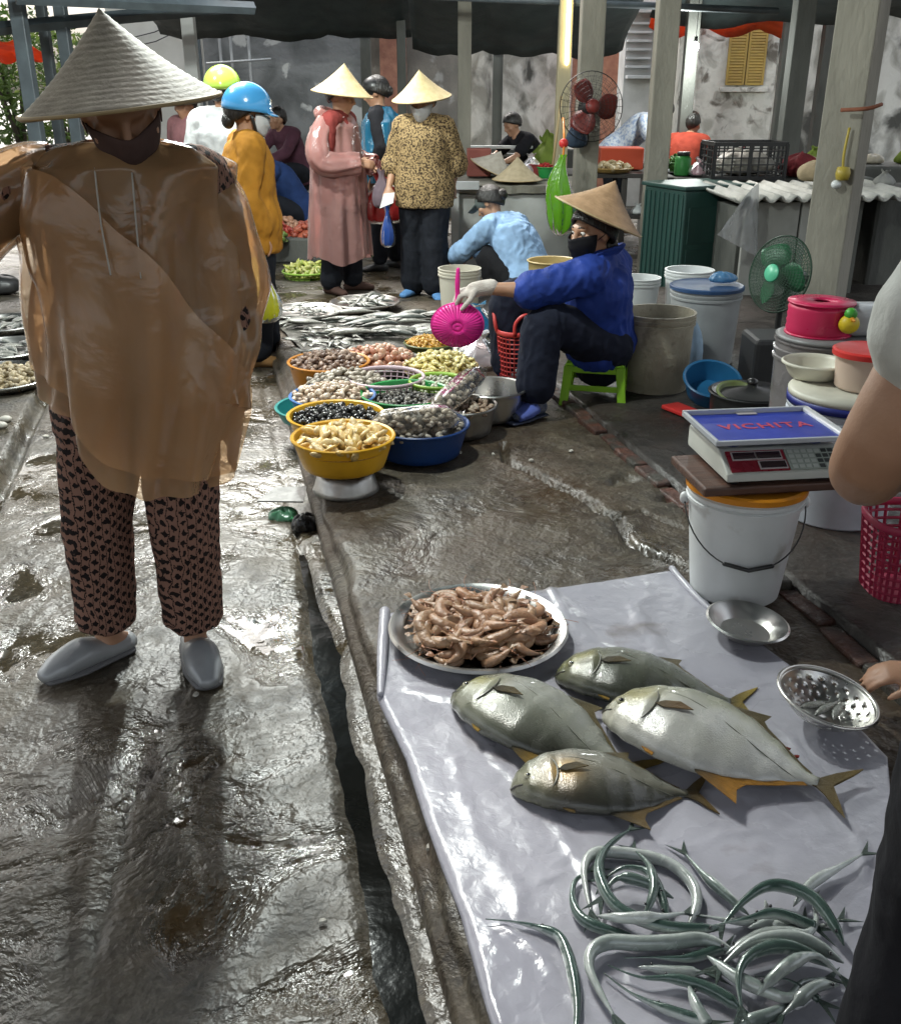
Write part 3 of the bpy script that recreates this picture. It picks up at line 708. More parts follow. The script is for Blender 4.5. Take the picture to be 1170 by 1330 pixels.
def trousers(k=1.0, e=.016, end=.93, flare=.02, waist=.06):
    def f(gg, J):
        pv = J['pelvis']; ch = J['chest']; hp = (J['hipL'] - J['hipR']).normalized(); sp = (ch - pv).normalized()
        gg.tube([pv - sp * .11, pv - sp * .03, pv + sp * waist], [(.13 * k + e, .11 * k + e), (.172 * k + e, .122 * k + e), (.152 * k + e, .108 * k + e)], n=22, side=hp, sub=4, round_ends=True)
        for s in 'LR': limb(gg, [J['hip' + s], J['kn' + s], J['an' + s]], [(a, b * k) for a, b in LEG], 0, end, 16, e, flare)
    return f
def shoes(parent, J, mat, k=1.0, e=.008, name='shoe'):
    for s in 'LR':
        g2 = G(); add_foot(g2, J['an' + s], J['toe' + s], k, e); vox_obj(g2, name, mat, parent, .007, 3)
STRAW = M('palm leaf straw', (.62, .50, .27), (.50, .39, .20), rough=.6, scale=26, stretch=(1, 1, 1), bump=.15, bscale=90)
STRAW_P = M('pale old palm leaf', (.29, .26, .20), (.22, .195, .15), rough=.65, scale=26, bump=.15, bscale=90)
STRAW_B = M('brown palm leaf', (.40, .25, .14), (.30, .185, .10), rough=.6, scale=26, bump=.15, bscale=90)
def conical_hat(parent, c, axis, rad=.205, h=.175, mat=None, seed=0, roll=0.0):
    """c = centre of the brim circle, axis = towards the tip"""
    q = V(axis).normalized().to_track_quat('Z', 'Y').to_matrix(); gg = G(); n = 56; rows = []; hoops = 17
    prof = []
    for i in range(hoops * 3 + 1):
        f = i / (hoops * 3); bump_ = .0008 * (1 if i % 3 == 1 else 0)
        prof.append((max(.002, rad * f + bump_ * .6), h * (1 - f) - .012 * math.sin(math.pi * f) + bump_))
    for (r, z) in prof:
        rows.append([c + q @ V((r * math.cos(a) * (1 + .004 * math.sin(9 * a + seed)), r * math.sin(a) * (1 + .004 * math.sin(7 * a)), z + .004 * (r / rad) ** 2 * math.sin(3 * a + seed))) for a in [2 * math.pi * j / n for j in range(n)]])
    gg.rings(rows, cap0=True, cap1=False)
    o = gg.obj('conical_hat', mat or STRAW, parent); b = o.modifiers.new('t', 'SOLIDIFY'); b.thickness = .004; b.offset = -1
    G().rings([[c + q @ V(((rad + .0045 * math.cos(p)) * math.cos(a), (rad + .0045 * math.cos(p)) * math.sin(a), .0045 * math.sin(p))) for p in [2 * math.pi * i / 6 for i in range(6)]] for a in [2 * math.pi * j / n for j in range(n)]], cap0=False, cap1=False, loop=True).obj('brim_hoop', M('bamboo hoop', (.36, .27, .14), rough=.5), o)
    return o
def helmet(parent, c, fwd, up, mat, r=.125):
    m = frame(fwd, up); gg = G(); rows = []
    for i in range(13):
        th = R(100) * i / 12
        rows.append([c + m @ V((r * .92 * math.sin(th) * math.cos(q), r * 1.08 * math.sin(th) * math.sin(q) + (.02 if i == 12 and math.sin(q) > .5 else 0), r * math.cos(th) + .005 * math.sin(q) * i / 12)) for q in [2 * math.pi * j / 28 for j in range(28)]])
    gg.rings(rows, cap0=False, cap1=False); o = gg.obj('helmet', mat, parent); b = o.modifiers.new('t', 'SOLIDIFY'); b.thickness = .015; b.offset = -1
    vz = G(); rows = []
    for q in [R(40) + R(100) * j / 12 for j in range(13)]:
        rows.append([c + m @ V((r * .93 * math.cos(q) * f, r * 1.08 * math.sin(q) * f + (f - 1) * r * .25, -.012 - (f - 1) * .05)) for f in (.98, 1.12, 1.26)])
    vz.rings(rows, False, False, closed=False); v = vz.obj('visor', mat, o); b = v.modifiers.new('t', 'SOLIDIFY'); b.thickness = .006
    for s in (-1, 1): G().tube([c + m @ V((s * .088, .01, -.04)), c + m @ V((s * .075, .04, -.11)), c + m @ V((0, .06, -.155))], (.009), n=6, sub=3).obj('chin_strap', BLACK, o)
    return o
def face_mask(parent, c, fwd, up, mat, k=1.0):
    m = frame(fwd, up); gg = G(); rows = []
    for i in range(9):
        v = i / 8; row = []
        for j in range(17):
            u = -1 + 2 * j / 16; a = u * R(82)
            tp_ = 1 - .30 * v * v; row.append(c + m @ (V((.079 * math.sin(a) * tp_, .018 + (.096 - .016 * abs(v - .40) + .018 * math.exp(-u * u * 7) * (1 - v * .6) + .0022 * math.sin(v * 19) * (1 - abs(u))) * math.cos(a) * (1 - .10 * v * v), .004 - .112 * v * (1 - .34 * u * u) - .010 * math.exp(-u * u * 9) * (1 - v))) * k))
        rows.append(row)
    gg.rings(rows, False, False, closed=False); o = gg.obj('face_mask', mat, parent); b = o.modifiers.new('t', 'SOLIDIFY'); b.thickness = .004
    for s in (-1, 1): G().tube([c + m @ (V((s * .078, .03, -.02)) * k), c + m @ (V((s * .082, 0, -.005)) * k), c + m @ (V((s * .083, -.022, .012)) * k)], .0018, n=5).obj('ear_loop', mat, o)
    return o
def stand(h=1.55, sw=.0, elL=(.23, .02, 1.02), wrL=(.24, -.06, .80), elR=(-.23, .02, 1.02), wrR=(-.24, -.06, .80), step=.05, lean=0.0, toe_out=.06, feet=.10, footL=None, footR=None, bend=.0):
    k = h / 1.55
    J = dict(pelvis=(0, 0, .86), chest=(0, -lean * .5, 1.17), neck=(0, -lean, 1.31), head=(0, -lean - .02, 1.435), shL=(.165, -lean * .8, 1.265), shR=(-.165, -lean * .8, 1.265),
             elL=elL, wrL=wrL, elR=elR, wrR=wrR, hipL=(.085, 0, .82), hipR=(-.085, 0, .82), knL=(.09, -.02 - step * .5, .45), knR=(-.09, -.02 + step * .5, .45), anL=(feet, -step, .07), anR=(-feet, step, .07),
             toeL=(feet + toe_out, -step - .14, .0), toeR=(-feet - toe_out, step - .14, .0))
    return {a: V(b) * k for a, b in J.items()}
def fabric(name, col, col2=None, **kw):
    a = dict(rough=.85, scale=10, bump=.22, bscale=24, spec=.2); a.update(kw)
    return M(name, col, col2 or tuple(c * .72 for c in col), **a)
NAVY = fabric('black navy trousers', (.014, .016, .022))

# ---- patterned print of the near shopper's suit
def print_mat(name, base, dark, sx=62.0, sz=46.0, mode='lattice'):
    m = bpy.data.materials.new(name); MATS[name] = m; m.use_nodes = True; N = m.node_tree.nodes; L = m.node_tree.links; b = N['Principled BSDF']; b.inputs['Roughness'].default_value = .8; b.inputs['Specular IOR Level'].default_value = .2
    tc = N.new('ShaderNodeTexCoord'); sp = N.new('ShaderNodeSeparateXYZ'); L.new(tc.outputs['Object'], sp.inputs[0])
    def mth(op, a, b_=0.0):
        n = N.new('ShaderNodeMath'); n.operation = op
        for i, val in enumerate((a, b_)):
            if isinstance(val, (int, float)): n.inputs[i].default_value = val
            else: L.new(val, n.inputs[i])
        return n.outputs[0]
    nz = N.new('ShaderNodeTexNoise'); nz.inputs['Scale'].default_value = 9.0; L.new(tc.outputs['Object'], nz.inputs['Vector'])
    nz2 = N.new('ShaderNodeTexNoise'); nz2.inputs['Scale'].default_value = 85.0; L.new(tc.outputs['Object'], nz2.inputs['Vector'])
    u = mth('ADD', mth('MULTIPLY', mth('ADD', sp.outputs[0], mth('MULTIPLY', sp.outputs[1], .8)), sx), mth('MULTIPLY', nz.outputs['Fac'], 2.6))
    col = mth('FLOOR', u); fu = mth('SUBTRACT', u, col)
    v = mth('ADD', mth('MULTIPLY', sp.outputs[2], sz), mth('MULTIPLY', col, .5)); fv = mth('FRACT', v)
    du = mth('ABSOLUTE', mth('SUBTRACT', fu, .5)); dv = mth('ABSOLUTE', mth('SUBTRACT', fv, .5))
    blob = mth('ADD', mth('ADD', mth('MULTIPLY', du, .75), mth('MULTIPLY', dv, .95)), mth('MULTIPLY', nz2.outputs['Fac'], .95))
    blob2 = mth('LESS_THAN', blob, .80)
    edge = mth('GREATER_THAN', du, .43); fac = mth('MAXIMUM', blob2, mth('MULTIPLY', edge, mth('GREATER_THAN', dv, .18)))
    mx = N.new('ShaderNodeMix'); mx.data_type = 'RGBA'; mx.inputs[6].default_value = (*base, 1); mx.inputs[7].default_value = (*dark, 1); L.new(fac, mx.inputs[0]); L.new(mx.outputs[2], b.inputs['Base Color'])
    bn = N.new('ShaderNodeBump'); bn.inputs['Strength'].default_value = .25; bn.inputs['Distance'].default_value = .02; n3 = N.new('ShaderNodeTexNoise'); n3.inputs['Scale'].default_value = 22; L.new(tc.outputs['Object'], n3.inputs['Vector']); L.new(n3.outputs['Fac'], bn.inputs['Height']); L.new(bn.outputs[0], b.inputs['Normal'])
    return m
PRINT = print_mat('brown lattice print', (.25, .135, .10), (.012, .008, .008), 46.0, 36.0)
LEOP = M('leopard print', (.36, .25, .12), (.05, .032, .02), rough=.85, scale=85, lo=.46, hi=.58, detail=2, bump=.2, bscale=22, spec=.2)

# ---- 1: the near shopper in poncho
o1 = V((-.845, 2.47, 0))
J1 = stand(1.51)
def lean1(p): return V((p[0] + .095 * max(0, p[2] - .1) / 1.3, p[1], p[2]))
J1.update({'knL': V((.105, -.03, .42)), 'knR': V((-.115, -.02, .42)), 'anL': V((.115, .0, .075)), 'anR': V((-.115, .0, .075)), 'toeL': V((.16, -.12, 0)), 'toeR': V((-.215, -.10, 0)),
           'elR': V((-.40, -.09, 1.13)), 'wrR': V((-.36, -.30, 1.23)), 'elL': V((.205, .06, 1.0)), 'wrL': V((.20, -.06, .80)), 'head': V((.005, -.05, 1.375)), 'neck': V((0, -.02, 1.26))})
J1 = {a_: lean1(b_) for a_, b_ in J1.items()}
hf1, hu1 = V((.35, -1, -.42)), V((-.06, -.35, 1))
def wide_trousers(gg, J):
    trousers(1.0, .02, .9, .0)(gg, J)
    for s, sx in (('L', 1), ('R', -1)):
        h, k_, a = J['hip' + s], J['kn' + s], J['an' + s]
        gg.tube([h + V((0, 0, .04)), h.lerp(k_, .5), k_, k_.lerp(a, .5), V((a.x, a.y, .115))], [(.108, .112), (.098, .106), (.086, .094), (.079, .086), (.077, .083)], n=22, sub=5)
p1, J1 = person('person', 'person in conical hat, orange plastic poncho, patterned trousers and silver clogs', o1, R(2), J1, 1.0, .007, head=(hf1, hu1), hands={'R': dict(n=(0, -1, .3), curl=.7), 'L': dict(n=(.6, -.5, 0), curl=.6)},
    cloth=[('blouse', PRINT, shirt(1.0, .022, .20, .72, .02, .03), .010), ('trousers', PRINT, wide_trousers, .007)])
p1.scale = (1.05,) * 3
hc = J1['head'] + V((.01, .0, .05))
conical_hat(p1, hc + V((-.005, -.01, -.035)), V((-.10, -.06, 1)), .210, .185, STRAW_P, 3)
face_mask(p1, J1['head'], hf1, hu1, fabric('dark mauve mask', (.09, .055, .05))); hair_cap(p1, J1['head'], hf1, hu1)
scarf = G(); scarf.tube([lean1(q_) for q_ in ((-.07, -.06, 1.245), (0, -.10, 1.25), (.075, -.05, 1.255), (.06, .06, 1.27), (-.06, .06, 1.27), (-.075, -.05, 1.25))], [.032] * 6, n=12, sub=3); vox_obj(scarf, 'neck_scarf', fabric('dark mauve mask', (.09, .055, .05)), p1, .007, 3, .004)
CLOG = M('silver rubber', (.33, .34, .35), (.27, .28, .29), rough=.3, rough2=.42, scale=12, metal=.15)
for s in 'LR':
    g2 = G(); a, tt = J1['an' + s], J1['toe' + s]; d = (tt - V((a.x, a.y, 0))).normalized(); sd_ = d.cross(V((0, 0, 1)))
    hl = V((a.x, a.y, 0)) - d * .05
    g2.tube([hl + V((0, 0, .03)), hl + d * .06 + V((0, 0, .033)), hl + d * .13 + V((0, 0, .045)), hl + d * .19 + V((0, 0, .036)), hl + d * .235 + V((0, 0, .026))], [(.036, .026), (.042, .028), (.049, .042), (.047, .034), (.030, .020)], n=18, side=sd_, sub=4, round_ends=True)
    sh = vox_obj(g2, 'clog', CLOG, p1, .006, 4)
    g3 = G(); g3.tube([hl + V((0, 0, .012)), hl + d * .06 + V((0, 0, .012)), hl + d * .15 + V((0, 0, .012)), hl + d * .235 + V((0, 0, .013))], [(.040, .012), (.046, .012), (.053, .012), (.036, .012)], n=18, side=sd_, sub=4, round_ends=True).obj('sole', M('grey sole', (.12, .12, .125), rough=.6), sh)
# poncho: bell of thin film, uneven hem, wide sleeves
PONCHO = film('orange poncho film', (.94, .58, .30), clear=.56, rough=.17, tint=(.98, .83, .66), bump=.55, bscale=8.0)
def bell_sheet(rings, nu=120, nv=60, amp=.02, seed=0.0, hem=None, lobes=(7, 11, 17)):
    """rings: [(centre, rx, ry)] from top to bottom"""
    U = np.linspace(0, 2 * np.pi, nu, endpoint=False); rows = []
    for i in range(nv):
        f = i / (nv - 1) * (len(rings) - 1); a = min(int(f), len(rings) - 2); w = f - a; w = w * w * (3 - 2 * w) * .6 + w * .4
        c = V(rings[a][0]).lerp(V(rings[a + 1][0]), w); rx = rings[a][1] + (rings[a + 1][1] - rings[a][1]) * w; ry = rings[a][2] + (rings[a + 1][2] - rings[a][2]) * w
        v = i / (nv - 1); row = []
        for q in U:
            fold = sum(math.sin(l * q + seed * l + 1.7 * math.sin(v * 3 + l)) / (j + 1.2) for j, l in enumerate(lobes)) * amp * (v ** 1.1)
            fold += .55 * amp * math.sin(6 * (q + 1.9 * v) + seed * 2) * math.sin(math.pi * v) + .5 * amp * mnoise.noise(V((math.cos(q) * 2.5, math.sin(q) * 2.5, v * 3 + seed)))
            p = c + V(((rx + fold) * math.cos(q), (ry + fold) * math.sin(q), 0))
            if hem and v > .3: p.z += hem(q) * ((v - .3) / .7) ** 1.2
            row.append(p)
        rows.append(row)
    return rows
def hem1(q):                      # q=-pi/2 faces the camera; right side shorter
    return -.13 * math.cos(q + .45) + .03 * math.sin(2 * q + 1.0) + .02 * math.sin(5 * q)
rows = bell_sheet([((0, -.01, 1.318), .092, .085), ((0, 0, 1.305), .150, .110), ((.0, 0, 1.266), .226, .150), ((.0, 0, 1.15), .226, .172), ((.015, 0, 1.0), .228, .185), ((.02, -.01, .85), .228, .195), ((.005, -.02, .66), .205, .195)], amp=.026, seed=1.3, hem=hem1)
rows = [[lean1(q_) for q_ in r_] for r_ in rows]
pon = G().rings(rows, False, False).obj('poncho', PONCHO, p1)
# second layer of film wrapped diagonally over the front
nv_, nu_ = len(rows), len(rows[0]); fl = G(); frs = []
for i in range(46):
    q = math.pi + .12 + (math.pi - .35) * i / 45; j = q / (2 * math.pi) * nu_; j0 = int(j) % nu_; w_ = j - int(j); line = []
    fx = i / 45; v0 = .16 + .62 * fx ** 1.1 + .012 * math.sin(9 * fx); v1 = .97 - .05 * (1 - fx)
    for k in range(34):
        v = v0 + (v1 - v0) * k / 33; r_ = v * (nv_ - 1); r0 = min(int(r_), nv_ - 2); wr = r_ - r0
        p = rows[r0][j0].lerp(rows[r0][(j0 + 1) % nu_], w_).lerp(rows[r0 + 1][j0].lerp(rows[r0 + 1][(j0 + 1) % nu_], w_), wr)
        out = V((math.cos(q), math.sin(q), 0)); p = p + out * (.016 + .012 * math.sin(11 * fx + 5 * v) * math.sin(8 * (v + fx)) + .014 * (1 - abs(2 * k / 33 - 1)))
        line.append(p)
    frs.append(line)
fl.rings(frs, False, False, closed=False).obj('wrapped_flap', PONCHO, pon)
def sleeve(parent, pts, rad, mat, seed=0.0, amp=.014, name='poncho_sleeve', nu=48):
    if name == 'poncho_sleeve': pts = [lean1(q_) for q_ in pts]
    pts, rad = smooth_path([V(p) for p in pts], [(r, r) for r in rad], 9); gg = G(); rows = []; prev = None
    for i, p in enumerate(pts):
        t = (pts[min(i + 1, len(pts) - 1)] - pts[max(i - 1, 0)]).normalized(); a = prev if prev is not None else V((0, 1, 0)); a = (a - t * a.dot(t)).normalized(); prev = a; b = t.cross(a); f = i / (len(pts) - 1); row = []
        for j in range(nu):
            q = 2 * math.pi * j / nu
            r = rad[i][0] + amp * (math.sin(5 * q + seed + f * 4) * .6 + math.sin(9 * q - seed + f * 7) * .4 + 1.2 * math.sin(f * 22 + 2 * math.sin(q) + seed) * .4) * (.4 + .6 * f)
            row.append(p + a * r * math.cos(q) + b * r * math.sin(q))
        rows.append(row)
    return gg.rings(rows, False, False).obj(name, mat, parent)
sleeve(pon, [(-.15, 0, 1.24), (-.27, -.03, 1.20), (-.40, -.09, 1.10), (-.39, -.22, 1.13), (-.355, -.33, 1.21)], [.080, .090, .110, .095, .075], PONCHO, 1.0, .016)
sleeve(pon, [(.13, .0, 1.235), (.19, .03, 1.13), (.205, .05, .98), (.205, -.02, .85), (.225, -.10, .725)], [.08, .09, .105, .08, .045], PONCHO, 2.4, .014)
G().tube([(.055, -.145, 1.27), (.065, -.185, 1.16), (.08, -.215, 1.06)], .002, n=5, sub=4).obj('draw_string', M('pale cord', (.5, .47, .42)), pon)
G().tube([(.13, -.14, 1.26), (.135, -.175, 1.15), (.14, -.205, 1.05)], .002, n=5, sub=4).obj('draw_string', M('pale cord', (.5, .47, .42)), pon)

# ---- 2: orange blouse, blue helmet, seen from behind
o2 = at(332, 470, 0)
J2 = stand(1.47, elL=(.20, .05, 1.0), wrL=(.19, -.02, .80), elR=(-.195, .05, 1.0), wrR=(-.18, -.03, .80))
f2 = V((0, -1, -.15)); u2 = V((0, -.1, 1))
p2, J2 = person('person', 'person in mustard orange blouse and sky blue helmet, seen from behind', (o2.x + .04, o2.y, 0), R(112), J2, .95, .009, head=(f2, u2), cloth=[('blouse', fabric('mustard orange cloth', (.46, .205, .025)), shirt(1.0, .022, .17, .93, .012, .03), .011), ('trousers', NAVY, trousers(1.0, .022, .94, .03), .005)])
hair_cap(p2, J2['head'], f2, u2, bun=(0, -.10, -.05), long=True); face_mask(p2, J2['head'], f2, u2, fabric('white mask cloth', (.6, .6, .6)))
helmet(p2, J2['head'] + V((0, .0, .035)), f2, u2, M('sky blue helmet shell', (.06, .30, .60), rough=.18, coat=.5)); shoes(p2, J2, fabric('tan sandals', (.24, .13, .05)))
# ---- 3: white shirt and lime helmet behind
o3 = at(292, 425, 0); o3 = V((aty(290, 150, 6.9).x, 6.9, 0)); J3 = stand(1.58); f3 = V((0, -1, -.05)); u3 = V((0, 0, 1))
p3, J3 = person('person', 'person in white shirt and lime green helmet, half hidden', o3, R(165), J3, 1.0, .010, head=(f3, u3), cloth=[('shirt', fabric('white shirt cloth', (.62, .63, .63)), shirt(1.0, .03, .2, .9), .006), ('trousers', NAVY, trousers(), .005)])
hair_cap(p3, J3['head'], f3, u3, long=True); helmet(p3, J3['head'] + V((0, 0, .035)), f3, u3, M('lime helmet shell', (.30, .46, .06), rough=.2, coat=.4)); shoes(p3, J3, BLACK)
# ---- 4: pink raincoat in profile
o4 = V((aty(437, 200, 7.95).x, 7.95, 0)); J4 = stand(1.54, elL=(.235, .02, 1.0), wrL=(.19, -.20, .93), elR=(-.235, .0, 1.0), wrR=(-.12, -.22, .98), lean=.04)
f4 = V((0, -1, -.25)); u4 = V((0, -.2, 1))
p4, J4 = person('person', 'person in long pink plastic raincoat and bright conical hat', o4, R(72), J4, 1.0, .009, head=(f4, u4), cloth=[('blouse', fabric('dark red blouse', (.22, .04, .035)), shirt(1.0, .02, .18, .9), .006), ('trousers', NAVY, trousers(1.0, .02, .95, .03), .005)])
conical_hat(p4, J4['head'] + V((0, -.005, .018)), V((0, -.13, 1)), .225, .205, STRAW, 1); hair_cap(p4, J4['head'], f4, u4, long=True); shoes(p4, J4, fabric('dark brown sandals', (.09, .05, .04)))
PINKF = film('pink raincoat film', (.78, .42, .38), clear=.44, rough=.2, tint=(.97, .68, .64), bump=.5, bscale=11)
rows = bell_sheet([((0, .0, 1.33), .08, .085), ((0, .0, 1.285), .17, .12), ((0, 0, 1.22), .225, .16), ((0, 0, 1.0), .235, .19), ((0, .0, .65), .24, .215), ((0, 0, .27), .25, .235)], nu=96, nv=50, amp=.020, seed=.4, hem=lambda q: .03 * math.sin(3 * q))
rc = G().rings(rows, False, False).obj('raincoat', PINKF, p4)
sleeve(rc, [(.15, 0, 1.25), (.24, .03, 1.12), (.255, .0, .99), (.22, -.13, .95), (.19, -.24, .94)], [.08, .09, .10, .085, .07], PINKF, .3, .012, 'raincoat_sleeve'); sleeve(rc, [(-.15, 0, 1.25), (-.24, .03, 1.12), (-.245, .0, .99), (-.18, -.13, .97), (-.12, -.24, .98)], [.08, .09, .10, .085, .07], PINKF, 1.3, .012, 'raincoat_sleeve')
hd = G(); hd.tube([V((-.10, .06, 1.30)), V((0, .115, 1.315)), V((.10, .06, 1.30)), V((.11, -.03, 1.285))], [.04, .05, .04, .02], n=12, sub=4); vox_obj(hd, 'folded_hood', PINKF, rc, .008, 3, .006)
# ---- 5: leopard blouse
o5 = V((aty(551, 250, 7.75).x, 7.75, 0)); J5 = stand(1.50, elR=(-.24, .05, 1.02), wrR=(-.25, -.10, .84), elL=(.225, .08, 1.02), wrL=(.19, .16, .84), footR=None)
f5 = V((-.1, -1, -.3)); u5 = V((0, -.2, 1))
p5, J5 = person('person', 'person in leopard print blouse, conical hat and white mask', o5, R(-12), J5, 1.0, .009, head=(f5, u5), hands={'R': dict(curl=.7)}, cloth=[('blouse', LEOP, shirt(1.04, .026, .16, .62, .03, .03), .010), ('trousers', NAVY, trousers(1.02, .026, .93, .045), .006)])
conical_hat(p5, J5['head'] + V((-.005, -.01, .03)), V((-.06, -.16, 1)), .212, .185, STRAW, 5); hair_cap(p5, J5['head'], f5, u5, long=True); face_mask(p5, J5['head'], f5, u5, fabric('white mask cloth', (.6, .6, .6)))
shoes(p5, J5, fabric('sky blue slippers', (.12, .28, .55)), e=.006)
# ---- 6: blue raincoat behind
o6 = V((aty(500, 160, 9.0).x, 9.0, 0)); J6 = stand(1.56, lean=.05); f6 = V((0, -1, -.3)); u6 = V((0, -.2, 1))
p6, J6 = person('person', 'person in bright blue plastic raincoat and black cap, behind', o6, R(-100), J6, 1.0, .011, head=(f6, u6), cloth=[('trousers', NAVY, trousers(), .005), ('blouse', fabric('dark blouse', (.03, .03, .035)), shirt(), .005)])
hair_cap(p6, J6['head'], f6, u6, long=True, bun=(0, -.11, -.02)); shoes(p6, J6, BLACK)
BLUEF = film('blue raincoat film', (.03, .26, .46), clear=.12, rough=.2, tint=(.5, .8, 1), bump=.5, bscale=11)
rows = bell_sheet([((0, -.03, 1.34), .08, .085), ((0, -.03, 1.285), .18, .12), ((0, -.02, 1.22), .235, .16), ((0, 0, 1.0), .255, .2), ((0, .0, .75), .27, .235)], nu=80, nv=36, amp=.022, seed=2.4); G().rings(rows, False, False).obj('raincoat', BLUEF, p6)
cp = G(); cp.ball(J6['head'] + V((0, -.01, .045)), (.098, .108, .085), 18, 12); cp.tube([J6['head'] + V((0, -.09, .05)), J6['head'] + V((0, -.17, .03))], [(.07, .012), (.05, .006)], n=12, round_ends=True); vox_obj(cp, 'cap', BLACK, p6, .008, 3)
# ---- squatting / sitting poses
def squat(h=1.55, fwd=.16, seat=.20, headf=-.20, knee=.46):
    J = dict(pelvis=(0, .10, seat + .03), chest=(0, -.02 - fwd * .35, seat + .33), neck=(0, -.08 - fwd, seat + .47), head=(0, -.14 - fwd, seat + .575), shL=(.165, -.05 - fwd * .75, seat + .425), shR=(-.165, -.05 - fwd * .75, seat + .425),
             elL=(.21, -.22 - fwd, seat + .24), wrL=(.12, -.40 - fwd, seat + .16), elR=(-.21, -.22 - fwd, seat + .24), wrR=(-.12, -.40 - fwd, seat + .16), hipL=(.09, .09, seat), hipR=(-.09, .09, seat),
             knL=(.17, -.25, knee), knR=(-.17, -.25, knee), anL=(.13, -.10, .07), anR=(-.13, -.10, .07), toeL=(.16, -.25, 0), toeR=(-.16, -.25, 0))
    return {a: V(b) * (h / 1.55) for a, b in J.items()}
# ---- 7, 8: vendors far left
o7 = V((aty(378, 230, 10.3).x, 10.3, 0)); J7 = squat(1.6, .2, .30); f7, u7 = V((0, -1, -.5)), V((0, -.4, 1))
p7, J7 = person('person', 'vendor in navy blue jacket squatting behind the far left produce', o7, R(-70), J7, 1.0, .011, head=(f7, u7), cloth=[('jacket', fabric('navy blue jacket', (.02, .045, .14)), shirt(1.0, .03, .12, .9), .006), ('trousers', NAVY, trousers(), .005)]); hair_cap(p7, J7['head'], f7, u7, bun=(0, -.1, -.03), long=True)
o8 = V((aty(378, 178, 12.0).x, 12.0, 0)); J8 = squat(1.6, .05, .55, knee=.62); J8['anL'].z = J8['anR'].z = .07; f8, u8 = V((0, -1, 0)), V((0, 0, 1))
p8, J8 = person('person', 'person in plum top sitting farther back behind the navy vendor', o8, R(-40), J8, 1.0, .012, head=(f8, u8), cloth=[('blouse', fabric('plum cloth', (.10, .04, .06)), shirt(1.0, .02, .12, .9), .005), ('trousers', NAVY, trousers(), .005)]); hair_cap(p8, J8['head'], f8, u8, long=True)
# ---- 9: the seller in blue jacket on the green stool
o9 = at(752, 520, PZ); o9.z = PZ
JK = fabric('royal blue work jacket', (.020, .050, .27), (.014, .035, .19), rough=.7)
J9 = dict(pelvis=(.09, .06, .29), chest=(.065, -.01, .54), neck=(.05, -.05, .68), head=(.005, -.10, .80), shL=(.14, .12, .625), shR=(-.02, -.185, .625), elL=(.16, .06, .39), wrL=(-.02, .02, .36), elR=(-.255, -.20, .565), wrR=(-.49, -.20, .575), hipL=(.12, .12, .27), hipR=(.12, -.04, .27),
          knL=(-.35, .16, .50), knR=(-.21, -.22, .45), anL=(-.33, .14, .09), anR=(-.24, -.28, .10), toeL=(-.45, .10, .005), toeR=(-.325, -.36, .015))
f9, u9 = V((-.95, -.55, -.12)), V((-.05, 0, 1))
p9, J9 = person('person', 'seller in royal blue jacket, conical hat and black mask on a low stool', o9, 0, J9, .98, .0075, head=(f9, u9), hands={'R': dict(d=(-1, -.08, -.25), n=(-.2, -.2, 1), curl=.75), 'L': dict(n=(0, 0, 1), curl=.5)},
    cloth=[('jacket', JK, lambda gg, J: (torso(gg, J, .036, 1.0, .055, .02, wide=1.06), limb(gg, arm_pts(J, 'L'), ARM, 0, .92, 14, .030, .008), limb(gg, arm_pts(J, 'R'), ARM, 0, .50, 14, .032, .012)), .014), ('trousers', fabric('dark navy trousers', (.013, .016, .03)), trousers(1.0, .024, .93, .028), .010)])
add_eyes(p9, J9['head'], f9, u9, 1.0); hair_cap(p9, J9['head'], f9, u9, long=True, bun=(0, -.09, -.075)); face_mask(p9, J9['head'], f9, u9, fabric('black mask', (.012, .012, .015)))
conical_hat(p9, J9['head'] + V((.025, .01, .068)), V((.44, .02, 1)), .208, .165, STRAW_B, 2)
cl9 = G(); nk9 = J9['neck']; cl9.tube([nk9 + V((-.10, -.03, -.045)), nk9 + V((-.075, -.09, -.005)), nk9 + V((.0, -.085, .03)), nk9 + V((.085, -.02, .045)), nk9 + V((.075, .07, .035)), nk9 + V((-.01, .09, .01)), nk9 + V((-.09, .03, -.03))], [(.012, .034)] * 7, n=10, sub=4, side=(0, 0, 1)); vox_obj(cl9, 'collar', JK, p9, .006, 2, .003)
for q_, (f0_, f1_) in (('R', (.44, .52)),):
    rc9 = G(); limb(rc9, arm_pts(J9, q_), ARM, f0_, f1_, 16, .044, .004); vox_obj(rc9, 'rolled_cuff', JK, p9, .006, 2, .006)
boxobj('chest_badge', (0, 0, 0), (.05, .004, .05), M('white badge', (.55, .6, .68)), p9, loc=J9['chest'] + V((-.09, -.135, .06)), rot=(R(8), R(15), R(-28)), bevel=.001)
GLOVE = M('pale knit glove', (.55, .50, .45), (.42, .37, .33), rough=.9, scale=30, bump=.3, bscale=160)
gl = G(); add_hand(gl, J9['wrR'], (-1, -.08, -.25), (-.2, -.2, 1), 1.14, .75, .1, False); gl.tube([J9['wrR'] + V((.05, .004, .005)), J9['wrR'], J9['wrR'] + V((-.03, 0, -.008))], [.036, .034, .034], n=14, round_ends=True); vox_obj(gl, 'glove', GLOVE, p9, .005, 2)
SOCK = M('blue knit sock', (.07, .085, .13), (.13, .14, .17), rough=.95, scale=70, lo=.45, hi=.55)
